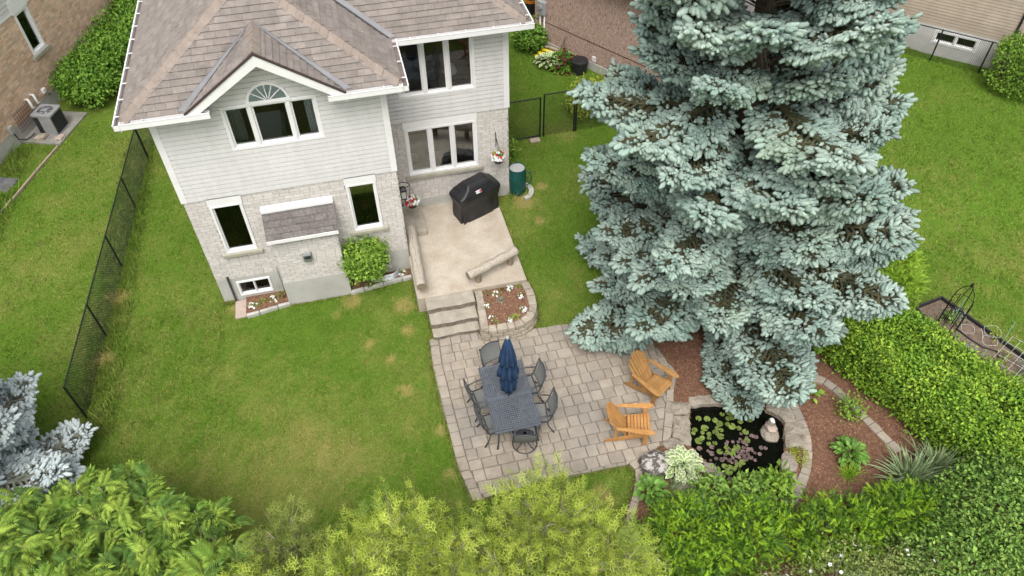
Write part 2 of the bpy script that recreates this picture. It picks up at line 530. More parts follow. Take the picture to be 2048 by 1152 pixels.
def unit(a):
    return a / np.maximum(np.linalg.norm(a, axis=-1, keepdims=True), 1e-9)


def orient(d, n, s):
    """frames with local Y along d and local Z near n, scaled by s (N,) or (N,3)"""
    d = unit(d)
    x = unit(np.cross(d, n))
    z = np.cross(x, d)
    s = np.asarray(s, float)
    if s.ndim == 1:
        s = np.repeat(s[:, None], 3, 1)
    return np.stack([x * s[:, :1], d * s[:, 1:2], z * s[:, 2:3]], -1)


def scat(T, R, P):
    """copies of a template (V, F, material indices) at frames R, P"""
    V, F, MI = T
    N = len(P)
    VV = np.einsum('nij,kj->nki', R, V) + P[:, None, :]
    FF = F[None] + (np.arange(N) * len(V))[:, None, None]
    return VV.reshape(-1, 3), FF.reshape(-1, F.shape[1]), np.tile(MI, N)


def join(parts):
    Vs, Fs, Ms = [], [], []
    k = 0
    for V, F, M in parts:
        Vs.append(V)
        Fs.append(F + k)
        Ms.append(M)
        k += len(V)
    return np.concatenate(Vs), np.concatenate(Fs), np.concatenate(Ms)


def tmpl(v, f, m=None):
    f = np.array(f, np.int64)
    return np.array(v, float), f, (np.zeros(len(f), int) if m is None else np.array(m))


LEAF = tmpl([(0, 0, 0), (-0.27, 0.45, 0.09), (0, 1, -0.06), (0.27, 0.45, 0.09)], [(0, 3, 2), (0, 2, 1)])
rng = np.random.default_rng(11)


class Lump:
    def __init__(self, seed, k=4.0, n=9):
        r = np.random.default_rng(seed)
        self.K = r.normal(size=(n, 3)) * k
        self.p = r.uniform(0, 6.28, n)

    def __call__(self, d):
        return np.cos(np.asarray(d) @ self.K.T + self.p).mean(-1) * 2.0


L1, L2, L3, L4 = Lump(1, 0.7, 14), Lump(2, 2.2, 14), Lump(3, 6.0, 16), Lump(4, 15.0, 20)


# ================================================================== ground
def sm(x, a, b):
    t_ = np.clip((np.asarray(x, float) - a) / (b - a), 0, 1)
    return t_ * t_ * (3 - 2 * t_)


def inside(x, y, poly):
    x = np.asarray(x, float)
    y = np.asarray(y, float)
    r = np.zeros(np.broadcast(x, y).shape, bool)
    n = len(poly)
    for i in range(n):
        x1, y1 = poly[i][:2]
        x2, y2 = poly[(i + 1) % n][:2]
        if y1 == y2:
            continue
        c = ((y1 > y) != (y2 > y)) & (x < (x2 - x1) * (y - y1) / (y2 - y1) + x1)
        r ^= c
    return r


POND = [(10.46, -5.93), (10.25, -6.4), (10.02, -6.9), (10.2, -7.35), (10.36, -7.7), (10.4, -7.98), (10.9, -8.15), (11.5, -8.25), (11.75, -7.9), (12.0, -7.5), (12.2, -7.1), (12.35, -6.8), (12.14, -6.6), (11.9, -6.35), (11.5, -6.2), (11.0, -6.0)]
PATIO = [(4.95, -2.55), (6.18, -2.55), (6.18, -2.78), (9.15, -2.92), (9.8, -3.45), (10.3, -4.05), (10.5, -5.0), (10.22, -5.5), (9.98, -6.1), (9.7, -6.62), (9.3, -6.8), (8.85, -6.98), (8.5, -7.03), (7.0, -6.97), (5.75, -7.02), (5.12, -7.08), (4.97, -6.2), (4.93, -4.8), (4.9, -3.4)]
SLAB = [(4.86, -1.56), (7.7, -1.56), (7.66, 1.46), (7.66, 1.93), (4.86, 1.93)]
BED = [(9.3, -2.75), (9.15, -2.9), (9.8, -3.45), (10.3, -4.05), (10.5, -5.0), (10.2, -5.5), (9.95, -6.15), (9.6, -6.72), (9.3, -6.82), (8.8, -7.0), (8.55, -7.05), (8.66, -7.26), (8.43, -7.66), (8.17, -8.02), (7.92, -8.4), (7.75, -8.8), (7.6, -9.4), (7.4, -12), (17.6, -12), (16.6, -9.6), (15.8, -7.3), (15.2, -5.6), (14.8, -4.6), (14.9, -3.4), (14.2, -2.0), (13, -1.0), (11.4, -1.0), (10.1, -1.7)]
HOUSE = [(0.06, 0.06), (4.82, 0.06), (4.82, 1.98), (8.02, 1.98), (8.02, 11), (0.06, 11)]
VEG = [(17.05, -4.65), (17.9, -4.5), (18.9, -7.5), (19.6, -9.5), (18.4, -9.9), (17.1, -6.3)]
BEDL = [(0.55, -0.6), (1.66, -0.42), (1.66, 0), (0.55, 0)]
BEDR = [(3.2, -0.42), (4.85, -0.22), (4.85, 0), (3.2, 0)]
NBL = Wl((-6.96, 7.86), (0.36, 1.0))
PAD = [tuple(NBL.P(s, d, 0))[:2] for s, d in ((1.1, -0.3), (1.1, 1.35), (2.9, 1.35), (2.9, -0.3))]
SLABS_L = [tuple(NBL.P(s, d, 0))[:2] for s, d in ((-1.4, 0.1), (-1.4, 1.1), (-0.65, 1.1), (-0.65, 0.1))]
PLANTER = [(6.2, -1.5), (6.18, -2.9), (7.1, -3.05), (7.55, -2.85), (7.78, -2.4), (7.78, -1.5)]
SPOTS = [(2.77, -1.1, .22), (3.5, -2.3, .2), (3.93, -2.9, .2), (7.8, -7.6, .36), (3.2, -0.75, .4), (4.55, -1.2, .45), (4.5, -2.1, .25), (10.5, 4.4, .7), (9.05, 2.06, .25), (8.4, 1.5, .45), (4.2, -3.9, .25), (0.3, -0.3, .3), (8.6, .6, .2),
         (1.6, -4.6, .7), (2.4, -5.4, .8), (0.8, -3.6, .6), (-0.2, -5.0, .7), (-2.75, .9, .4), (-2.9, -1.2, .35), (4.75, -5.2, .2), (4.8, -6.3, .22), (-5.4, 5.5, .7), (21.5, 3.5, .8), (20.5, 5.0, .7)]


def gz(x, y):
    x = np.asarray(x, float)
    y = np.asarray(y, float)
    z = 0.44 * sm(y, -2.75, -0.9) * sm(x, 7.0, 7.72)
    q = np.stack([x, y, 0 * x], -1)
    bumps = 0.02 * L2(q) + 0.012 * L3(q)
    flat = inside(x, y, PATIO) | ((x > 4.6) & (x < 8.0) & (y > -3.2) & (y < 2))
    return z + np.where(flat, -0.012, bumps - 0.012)


def dryness(x, y):
    q = np.stack([x, y, 0 * x], -1)
    d = 0.15 + 0.17 * L1(q * 1.1) + 0.17 * L2(q) + 0.13 * L3(q) + 0.16 * L4(q)
    d += 0.17 * np.exp(-(((x - 1.6) / 2.6) ** 2 + ((y + 4.9) / 1.5) ** 2))      # worn strip across the back lawn
    d -= 0.24 * np.exp(-(((x - 1.5) / 3.0) ** 2 + ((y + 1.2) / 0.8) ** 2))
    d -= 0.16 * sm(x, 7.5, 10) * sm(y, -4, -1)
    w_ = 0.14 * L3(q * 1.7) + 0.16 * L4(q * 1.3)
    for sx, sy, r in SPOTS:
        rr = np.sqrt((x - sx) ** 2 + (y - sy) ** 2) / r + w_ * 1.8
        d += 0.75 * (1 - sm(rr, 0.35, 1.0)) if r < 0.5 else 0.22 * (1 - sm(rr, 0.2, 1.0))
    return np.clip(d, 0, 1)


xs = np.concatenate([[-400, -200, -100, -50, -28, -18, -12], np.arange(-9, 23, 0.13), np.arange(23, 34, 0.5), [40, 60, 100, 200, 400]])
ys = np.concatenate([[-400, -200, -100, -50, -30, -20, -15], np.arange(-12.5, 14.5, 0.13), np.arange(15, 24, 0.5), [26, 35, 60, 100, 200, 400]])
GX, GY = np.meshgrid(xs, ys)
GZ = gz(GX, GY)
far = (np.abs(GX) > 60) | (np.abs(GY) > 60)
GZ = np.where(far, np.where(GX > 0, 0.2, 0.0), GZ)
GZ = np.where(inside(GX, GY, POND), -0.75, GZ)
GZ = np.where(inside(GX, GY, HOUSE), -1.6, GZ)
nx, ny = len(xs), len(ys)
idx = np.arange(nx * ny).reshape(ny, nx)
Fg = np.stack([idx[:-1, :-1], idx[:-1, 1:], idx[1:, 1:], idx[1:, :-1]], -1).reshape(-1, 4)
Vg = np.stack([GX, GY, GZ], -1).reshape(-1, 3)
obj('lawn_ground', npmesh('lawn_ground', Vg, Fg, 'lawn_soil', smooth=True, attrs={'dry': dryness(GX, GY).ravel()}), kind='structure')

# grass blades, short and dense, on every lawn the photo shows
HARD = [PATIO, SLAB, BED, [(-0.02, -0.02), (4.9, -0.02), (4.9, 1.9), (8.1, 1.9), (8.1, 12), (-0.02, 12)], VEG, BEDL, BEDR, PAD, SLABS_L, PLANTER,
        [(4.98, -2.6), (6.25, -2.6), (6.25, -1.5), (4.98, -1.5)], [(0.24, -0.68), (0.58, -0.68), (0.58, 0), (0.24, 0)], [(1.66, -0.48), (3.22, -0.48), (3.22, 0), (1.66, 0)]]


def grass(n, x0, x1, y0, y1, h, wd):
    x = rng.uniform(x0, x1, n)
    y = rng.uniform(y0, y1, n)
    bad = np.zeros(n, bool)
    for p_ in HARD:
        bad |= inside(x, y, p_)
    dr = dryness(x, y)
    bad |= rng.random(n) < np.clip((dr - 0.55) * 1.6, 0, 0.8)
    x, y, dr = x[~bad], y[~bad], dr[~bad]
    n = len(x)
    hh = h * rng.uniform(0.5, 1.4, n) * np.clip(1 + 0.7 * L4(np.stack([x * .7, y * .7, 0 * x], -1)), 0.4, 2.0)
    th = rng.uniform(0, 2 * pi, n)
    ln = rng.uniform(0.2, 1.1, n) * hh
    ph = rng.uniform(0, 2 * pi, n)
    z = gz(x, y) - 0.004
    ww = wd * rng.uniform(0.7, 1.3, n)
    a = np.stack([x - np.cos(th) * ww, y - np.sin(th) * ww, z], -1)
    b = np.stack([x + np.cos(th) * ww, y + np.sin(th) * ww, z], -1)
    c = np.stack([x + np.cos(ph) * ln, y + np.sin(ph) * ln, z + hh], -1)
    return np.stack([a, b, c], 1).reshape(-1, 3), np.repeat(np.clip(dr + rng.normal(0, 0.13, n), 0, 1), 3)


gs = [grass(210000, -2.9, 9.0, -9.5, 0.1, 0.04, 0.007), grass(90000, -9, 0.0, -4.5, 9.5, 0.05, 0.010), grass(45000, 7.6, 11.8, -3.0, 10, 0.045, 0.009),
      grass(90000, 14.5, 25.5, -8, 7, 0.06, 0.013), grass(9000, -3.3, -2.35, -3.5, 8, 0.16, 0.010), grass(2500, -7.1, -6.2, 4, 8.5, 0.22, 0.012), grass(1500, 8.0, 8.7, 1.5, 4.5, 0.16, 0.01)]


def edge_grass(path, n, h, spread):
    k = rng.integers(0, len(path) - 1, n)
    f = rng.random(n)
    A_ = np.array(path)[k]
    B_ = np.array(path)[k + 1]
    Q = A_ + (B_ - A_) * f[:, None] + rng.normal(0, spread, (n, 2))
    x, y = Q[:, 0], Q[:, 1]
    hh = h * rng.uniform(0.4, 1.3, n)
    th, ph = rng.uniform(0, 2 * pi, (2, n))
    z = gz(x, y) - 0.004
    a = np.stack([x - np.cos(th) * .006, y - np.sin(th) * .006, z], -1)
    b = np.stack([x + np.cos(th) * .006, y + np.sin(th) * .006, z], -1)
    c = np.stack([x + np.cos(ph) * hh * .7, y + np.sin(ph) * hh * .7, z + hh], -1)
    return np.stack([a, b, c], 1).reshape(-1, 3), np.repeat(np.clip(rng.normal(0.35, 0.2, n), 0, 1), 3)


gs += [edge_grass([(4.9, -2.5), (4.87, -3.4), (4.9, -4.8), (4.94, -6.2), (5.09, -7.1), (5.75, -7.06), (7.0, -7.0), (8.5, -7.06)], 5000, 0.085, 0.035),
       edge_grass([(0.0, 4), (-0.05, -0.02), (0.25, -0.05)], 1500, 0.1, 0.04), edge_grass([(1.7, -0.53), (3.2, -0.53)], 700, 0.07, 0.03), edge_grass([(0.56, -0.68), (1.64, -0.5)], 500, 0.07, 0.02),
       edge_grass([(3.25, -0.5), (4.85, -0.3), (4.82, -1.6)], 1500, 0.08, 0.03), edge_grass([(7.74, 1.4), (7.76, -1.5), (7.82, -2.4), (7.6, -2.9), (9.1, -2.88)], 2600, 0.09, 0.035),
       edge_grass([(4.98, -1.6), (5.0, -2.6)], 600, 0.08, 0.03), edge_grass([(8.55, -7.1), (8.62, -7.26), (8.4, -7.66), (8.1, -8.05), (7.7, -8.8)], 900, 0.08, 0.03)]
VG = np.concatenate([a for a, b in gs])
DG = np.concatenate([b for a, b in gs])
obj('grass', npmesh('grass', VG, np.arange(len(VG)).reshape(-1, 3), 'grass_blade', attrs={'dry': DG}), None, 'short green lawn grass with dry yellow patches', 'grass', kind='stuff')


def sheet(name, poly, cell, dz, mat, hole=None, **kw):
    x0, x1 = min(p[0] for p in poly), max(p[0] for p in poly)
    y0, y1 = min(p[1] for p in poly), max(p[1] for p in poly)
    X, Y = np.meshgrid(np.arange(x0, x1 + cell, cell), np.arange(y0, y1 + cell, cell))
    q = np.stack([X, Y, 0 * X], -1)
    Z = gz(X, Y) + dz + 0.012 * L3(q * 2)
    ny_, nx_ = X.shape
    ii = np.arange(nx_ * ny_).reshape(ny_, nx_)
    F = np.stack([ii[:-1, :-1], ii[:-1, 1:], ii[1:, 1:], ii[1:, :-1]], -1).reshape(-1, 4)
    cx = X[:-1, :-1].ravel() + cell / 2
    cy = Y[:-1, :-1].ravel() + cell / 2
    ok = inside(cx, cy, poly)
    if hole:
        ok &= ~inside(cx, cy, hole)
    return obj(name, npmesh(name, np.stack([X, Y, Z], -1).reshape(-1, 3), F[ok], mat, smooth=True), **kw)


sheet('mulch_ground', BED, 0.06, 0.035, 'mulch', hole=POND, kind='structure')
CHIP = tmpl([(-0.3, 0, 0), (0.3, 0, 0), (0.2, 1, 0.1), (-0.2, 1, 0.1)], [(0, 1, 2), (0, 2, 3)])


def chips(n, poly, hole, dz, name='bark_chips', parent=None, zf=None, size=0.035):
    x0, x1 = min(p[0] for p in poly), max(p[0] for p in poly)
    y0, y1 = min(p[1] for p in poly), max(p[1] for p in poly)
    x = rng.uniform(x0, x1, n)
    y = rng.uniform(y0, y1, n)
    ok = inside(x, y, poly)
    if hole:
        ok &= ~inside(x, y, hole)
    x, y = x[ok], y[ok]
    n = len(x)
    th = rng.uniform(0, 2 * pi, n)
    d = np.stack([np.cos(th), np.sin(th), rng.normal(0, 0.35, n)], -1)
    nn = np.stack([rng.normal(0, 0.4, n), rng.normal(0, 0.4, n), np.ones(n)], -1)
    z = (gz(x, y) if zf is None else zf + 0 * x) + dz + rng.uniform(0, 0.012, n)
    V, F, M = scat(CHIP, orient(d, nn, np.stack([rng.uniform(.4, 1, n) * size, rng.uniform(.6, 1.6, n) * size, np.full(n, size)], -1)), np.stack([x, y, z], -1))
    kw = {} if parent else dict(label='brown bark mulch chips covering the garden bed beside the pond', cat='mulch')
    return obj(name, npmesh(name, V, F, 'chip', M), parent, kind='stuff', **kw)


chips(24000, BED, POND, 0.04)

# ================================================================== our house
house = empty('house', (4, 5, 0), 'two storey house of pale brick and white siding with brown shingle hip roof', 'house')
HI = house.matrix_basis.inverted()


def hpart(o):
    """parts are built in world coordinates; keep them there under the moved house empty"""
    o.matrix_parent_inverse = HI
    return o


def setp(o, p):
    o.parent = p
    if p is not None and p.type == 'EMPTY':
        o.matrix_parent_inverse = Matrix.LocRotScale(p.location, p.rotation_euler, None).inverted()
    return o


WING = Wl((0, 0), (1, 0))
BACK = Wl((4.88, 1.92), (1, 0))
SIDE = Wl((4.88, 0), (0, 1))
H1, H2, H3 = 0.8, 3.4, 5.72
# holes: (s0, s1, z0, z1)
W_UP = (1.44, 3.44, 4.58, 5.69)
W_LL = (0.51, 1.25, 1.68, 3.17)
W_LR = (3.64, 4.36, 1.72, 3.18)
B_L = (0.45, 1.28, 0.17, 0.68)
B_R = (3.86, 4.38, 0.24, 0.72)
W_RU = (0.41, 2.37, 4.07, 5.60)
W_RL = (0.42, 2.34, 1.66, 3.16)
H_LL = (0.49, 1.27, 3.17, 3.41)
H_LR = (3.62, 4.38, 3.18, 3.41)
H_RL = (0.40, 2.36, 3.16, 3.40)
FIRE = (1.68, 3.2, 0.0, 2.36)


def solid(mb, W, s0, s1, z0, z1, holes, d0, d1):
    zb = sorted({z0, z1} | {z for h in holes for z in h[2:4] if z0 < z < z1})
    for a, b in zip(zb[:-1], zb[1:]):
        mid = (a + b) / 2
        cur = s0
        for h in sorted(h for h in holes if h[2] < mid < h[3] and h[1] > s0 and h[0] < s1):
            if h[0] > cur:
                mb.wbox(W, cur, h[0], d0, d1, a, b)
            cur = max(cur, h[1])
        if cur < s1:
            mb.wbox(W, cur, s1, d0, d1, a, b)


def cuts(s0, s1, za, zb_, holes, tol=0.045):
    iv = [(s0, s1)]
    for h in holes:
        if min(zb_, h[3]) - max(za, h[2]) > min(tol, (zb_ - za) * 0.5):
            out = []
            for a, b in iv:
                if h[1] <= a or h[0] >= b:
                    out.append((a, b))
                else:
                    if h[0] > a:
                        out.append((a, h[0]))
                    if h[1] < b:
                        out.append((h[1], b))
            iv = out
    return [q for q in iv if q[1] - q[0] > 0.03]


def siding(W, s0, s1, z0, z1, holes, parent, expo=0.118, lim=None, mat='siding', name='siding_board', joined=None):
    z = z0
    while z < z1 - 0.02:
        zt = min(z + expo, z1)
        a0, a1 = (s0, s1) if lim is None else lim(z, zt)
        if a1 - a0 > 0.05:
            for a, b in cuts(a0, a1, z, zt, holes):
                mb = MB() if joined is None else joined
                P = W.P
                top = zt + 0.012
                prof_ = [(-0.02, z), (0.028, z), (0.024, z + (zt - z) * 0.80), (0.004, z + (zt - z) * 0.835), (0.004, top), (-0.02, top)]
                i_ = len(mb.v)
                mb.v += [tuple(P(a, d_, z_)) for d_, z_ in prof_] + [tuple(P(b, d_, z_)) for d_, z_ in prof_]
                mb.f += [tuple(range(i_, i_ + 6)), tuple(range(i_ + 11, i_ + 5, -1))] + [(i_ + q_, i_ + (q_ + 1) % 6, i_ + 6 + (q_ + 1) % 6, i_ + 6 + q_) for q_ in range(6)]
                mb.m += [0] * 8
                if joined is None:
                    setp(mb.build(name, mat), parent)
        z = zt


BRICK_N = [0]


def bricks(W, s0, s1, z0, z1, holes, parent, mat='brick', L=0.235, Hc=0.0867, limit=0, prefer=None, seed=1, proud=0.008):
    r = random.Random(seed)
    rest = MB()
    row = 0
    z = z0
    proto = None
    full = []
    while z < z1 - 0.03:
        zt = min(z + Hc, z1)
        for a, b in cuts(s0, s1, z, zt, holes, 0.02):
            s = a - ((row % 2) * 0.5 + r.uniform(-0.06, 0.06)) * L
            while s < b:
                e = s + L * (1 if r.random() > 0.06 else 0.55)
                p0, p1 = max(s, a) + 0.006, min(e, b) - 0.006
                if p1 - p0 > 0.03:
                    if abs((p1 - p0) - (L - 0.012)) < 1e-6 and zt - z > Hc * 0.98:
                        full.append((p0, z))
                    else:
                        pr = proud + r.uniform(-0.002, 0.004)
                        rest.wbox(W, p0, p1, -0.01, pr, z + 0.0055, zt - 0.0055)
                s = e
        z = zt
        row += 1
    if limit:
        full.sort(key=prefer or (lambda q: (q[1], q[0])))
        mb = MB().box(0, L - 0.012, -proud, 0.01, 0.0055, Hc - 0.0055)
        me = mb.mesh('brick', mat)
        for p0, z in full[:limit]:
            o = bpy.data.objects.new('brick', me)
            o.location = W.P(p0, r.uniform(-0.002, 0.003), z)
            o.rotation_euler = (r.uniform(-.012, .012), 0, W.rz + r.uniform(-0.008, 0.008))
            put(o)
            setp(o, parent)
        full = full[limit:]
    for p0, z in full:
        rest.wbox(W, p0, p0 + L - 0.012, -0.01, proud + r.uniform(-0.002, 0.004), z + 0.0055, z + Hc - 0.0055)
    if rest.v:
        setp(rest.build('bricks', mat, kind='stuff'), parent)


# --- structure of the walls: foundation, brick, siding
T = 0.2
holes_w = [W_UP, W_LL, W_LR, B_L, B_R]
fnd = MB()
solid(fnd, WING, 0, 4.88, -0.4, H1, [B_L, B_R], -T, 0.004)
fnd.wbox(WING, 1.64, 3.24, 0.004, 0.5, -0.3, H1 + 0.01)
solid(fnd, BACK, 0, 3.2, -0.4, H1, [], -T, 0.004)
fnd.box(4.68, 4.884, 0, 1.92, -0.4, H1)
fnd.box(0, 0.2, 0.2, 11, -0.4, H1)
fnd.box(7.88, 8.08, 2.12, 11, -0.4, H1)
fnd.box(0, 8.08, 11, 11.2, -0.4, H1)
hpart(fnd.build('foundation', 'concrete', house, label='grey concrete foundation strip'))
bw = MB()
solid(bw, WING, 0, 4.88, H1, H2, [W_LL, W_LR], -T, 0)
bw_w = hpart(bw.build('brick_wall', 'mortar', house))
bricks(WING, 0.0, 4.88, H1, H2, [W_LL, W_LR, H_LL, H_LR, FIRE], bw_w, limit=230, prefer=lambda q: -q[1] + 0.001 * q[0])
bw = MB()
solid(bw, BACK, 0, 3.2, H1, H2, [W_RL], -T, 0)
bw_b = hpart(bw.build('brick_wall', 'mortar', house))
bricks(BACK, 0.0, 3.2, H1, H2, [W_RL, H_RL], bw_b, seed=2, limit=0)
bw = MB().box(4.68, 4.88, 0.2, 1.92, H1, H2)
bw.box(0, 0.2, 0.2, 0.6, H1, H2).box(0, 0.2, 3.2, 11, H1, H2).box(0, 0.2, 0.6, 3.2, H1, 1.5).box(0, 0.2, 0.6, 3.2, 3.0, H2)
bw.box(7.88, 8.08, 2.12, 2.5, H1, H2).box(7.88, 8.08, 5.0, 11, H1, H2).box(7.88, 8.08, 2.5, 5.0, H1, 1.5).box(7.88, 8.08, 2.5, 5.0, 3.0, H2).box(0.2, 7.88, 11, 11.2, H1, H2)
bw_s = hpart(bw.build('brick_wall', 'mortar', house))
bricks(SIDE, 0.0, 1.92, H1, H2, [(0.75, 1.7, 0, 2.75)], bw_s, seed=3)
# fireplace bump-out in brick with its little shed roof
FB = Wl((0, -0.48), (1, 0))
fb = MB().wbox(FB, 1.66, 3.22, -0.48, 0, H1 + 0.01, 2.36)
fbo = hpart(fb.build('fireplace_bump_out', 'mortar', house))
bricks(FB, 1.66, 3.22, H1 + 0.01, 2.36, [], fbo, seed=4, limit=70, prefer=lambda q: -q[1])
FS = Wl((1.66, 0), (0, -1))
bricks(FS, 0.0, 0.48, H1 + 0.01, 2.3, [], fbo, seed=5)
FS2 = Wl((3.22, -0.48), (0, 1))
bricks(FS2, 0.0, 0.48, H1 + 0.01, 2.3, [], fbo, seed=6)
sw = MB()
solid(sw, WING, 0, 4.88, H2, H3, [W_UP], -T, 0)
P = WING.P
sw.hexa([P(0.95, 0, H3), P(4.0, 0, H3), P(4.0, -T, H3), P(0.95, -T, H3), P(2.44, 0, 6.78), P(2.5, 0, 6.78), P(2.5, -T, 6.78), P(2.44, -T, 6.78)])
sw_w = hpart(sw.build('siding_wall', 'siding', house))
ARCH = (2.02, 2.90, 5.69, 6.16)
siding(WING, 0.11, 4.77, H2 + 0.004, H3, [W_UP], sw_w)


def glim(z, zt):
    h = 1.53 * (6.86 - zt) / (6.86 - 5.72)
    return 2.47 - h, 2.47 + h


siding(WING, 0, 0, H3, 6.83, [(2.06, 2.87, 5.69, 5.93), (2.16, 2.76, 5.93, 6.08)], sw_w, lim=glim)
sw = MB()
solid(sw, BACK, 0, 3.2, H2, H3, [W_RU], -T, 0)
sw_b = hpart(sw.build('siding_wall', 'siding', house))
siding(BACK, 0.0, 3.09, H2 + 0.004, H3, [W_RU], sw_b)
sw = MB().box(4.68, 4.88, 0.2, 1.92, H2, H3)
sw.box(0, 0.2, 0.2, 0.6, H2, H3).box(0, 0.2, 3.2, 11, H2, H3).box(0, 0.2, 0.6, 3.2, H2, 4.1).box(0, 0.2, 0.6, 3.2, 5.5, H3)
sw.box(7.88, 8.08, 2.12, 2.5, H2, H3).box(7.88, 8.08, 5.0, 11, H2, H3).box(7.88, 8.08, 2.5, 5.0, H2, 4.1).box(7.88, 8.08, 2.5, 5.0, 5.5, H3).box(0.2, 7.88, 11, 11.2, H2, H3)
sw_s = hpart(sw.build('siding_wall', 'siding', house))
jm = MB()
siding(SIDE, 0.12, 1.9, H2 + 0.004, H3, [], None, joined=jm)
siding(Wl((8.08, 1.92), (0, 1)), 0.12, 9, H2 + 0.004, H3, [(0.58, 3.08, 4.1, 5.5)], None, joined=jm)
siding(Wl((0, 11), (0, -1)), 0.1, 10.9, H2 + 0.004, H3, [(7.8, 10.4, 4.1, 5.5)], None, joined=jm)
setp(jm.build('siding_boards', 'siding', kind='stuff'), sw_s)
# corner posts
for x, y, sx in ((0, 0, -1), (4.88, 0, 1), (8.08, 1.92, 1)):
    mb = MB()
    x0, x1 = (x - 0.03, x + 0.11) if sx < 0 else (x - 0.11, x + 0.03)
    mb.box(x0, x1, y - 0.034, y + 0.10, H2 - 0.015, H3)
    hpart(mb.build('corner_trim', 'white_trim', house))
mb = MB().box(0.11, 4.77, -0.028, 0.0, H2 - 0.02, H2 + 0.012)
hpart(mb.build('starter_trim', 'siding', house))
mb = MB().box(4.9, 7.97, 1.892, 1.92, H2 - 0.02, H2 + 0.012)
hpart(mb.build('starter_trim', 'siding', house))

# rooms behind the windows
rm = MB()
rm.box(0.2, 4.68, 0.2, 2.12, 0.70, 0.78).box(0.2, 7.88, 2.12, 6.5, 0.70, 0.78)
rm.box(0.2, 4.68, 0.2, 2.12, 3.44, 3.52).box(0.2, 7.88, 2.12, 6.5, 3.44, 3.52)
hpart(rm.build('room_floor', 'wood_floor', house))
rm = MB()
rm.box(0.2, 7.88, 6.5, 6.6, -0.4, 5.7)
rm.box(4.62, 4.67, 2.2, 6.5, 0.78, 5.66)
rm.box(0.2, 4.68, 0.2, 2.12, 5.66, 5.71).box(0.2, 7.88, 2.12, 6.5, 5.66, 5.71)
rm.box(0.2, 7.88, 2.2, 6.5, 3.34, 3.44).box(0.2, 4.6, 0.2, 2.2, 3.34, 3.44)
hpart(rm.build('room_wall', 'room_wall', house))
rm = MB().box(0.2, 7.88, 0.2, 6.5, -1.5, -1.4)
hpart(rm.build('basement_floor', 'dark_room', house))


def window(W, hole, cols, parent, fr=0.07, proud=0.035, sash=0.038, sill=None, header=None, rail=None, name='window', glass_d=-0.06, mul=0.035):
    s0, s1, z0, z1 = hole
    mb = MB()
    mb.wbox(W, s0, s1, -0.12, proud, z0, z0 + fr)
    mb.wbox(W, s0, s1, -0.12, proud, z1 - fr, z1)
    mb.wbox(W, s0, s0 + fr, -0.12, proud - 0.002, z0 + fr, z1 - fr)
    mb.wbox(W, s1 - fr, s1, -0.12, proud - 0.002, z0 + fr, z1 - fr)
    win = mb.build(name, 'white_trim', bevel=0.006)
    setp(win, parent)
    x = [s0 + fr + c * (s1 - s0 - 2 * fr) for c in cols]
    for k, c in enumerate(x[1:-1]):
        setp(MB().wbox(W, c - mul, c + mul, -0.11, proud - 0.004, z0 + fr, z1 - fr).build('mullion', 'white_trim', bevel=0.006), win)
    for k in range(len(x) - 1):
        a = x[k] + (mul if k else 0)
        b = x[k + 1] - (mul if k < len(x) - 2 else 0)
        mb = MB()
        q = sash
        mb.wbox(W, a, b, -0.1, -0.012, z0 + fr, z0 + fr + q).wbox(W, a, b, -0.1, -0.012, z1 - fr - q, z1 - fr)
        mb.wbox(W, a, a + q, -0.1, -0.014, z0 + fr + q, z1 - fr - q).wbox(W, b - q, b, -0.1, -0.014, z0 + fr + q, z1 - fr - q)
        setp(mb.build('sash', 'white_trim'), win)
        setp(MB().wbox(W, a + q, b - q, glass_d - 0.004, glass_d, z0 + fr + q, z1 - fr - q).build('pane', 'glass'), win)
    if sill:
        e = 0.11
        setp(MB().wbox(W, s0 - e, s1 + e, -0.02, 0.09, z0 - sill, z0 - 0.003).build('sill', 'stone_sill', bevel=0.008), win)
    if header:
        setp(MB().wbox(W, s0 - 0.02, s1 + 0.02, -0.02, 0.028, z1 + 0.002, z1 + header).build('header', 'white_trim', bevel=0.005), win)
    return win


window(WING, W_UP, [0, 0.285, 0.715, 1], house)
window(WING, W_LL, [0, 1], house, fr=0.055, sash=0.03, sill=0.1, header=0.235)
window(WING, W_LR, [0, 1], house, fr=0.055, sash=0.03, sill=0.1, header=0.225)
window(BACK, W_RU, [0, 0.335, 0.667, 1], house)
window(BACK, W_RL, [0, 0.335, 0.667, 1], house, sill=0.11, header=0.235)
window(WING, B_L, [0, 0.5, 1], house, fr=0.05, sash=0.01, mul=0.015)
window(WING, B_R, [0, 1], house, fr=0.045, sash=0.01)
LW, RW = Wl((0, 11), (0, -1)), Wl((8.08, 1.92), (0, 1))
for z_ in ((4.1, 5.5), (1.5, 3.0)):  # unseen side-wall windows, added to let more daylight into the dark rooms
    window(LW, (7.8, 10.4, *z_), [0, 0.5, 1], house)
    window(RW, (0.58, 3.08, *z_), [0, 0.5, 1], house)
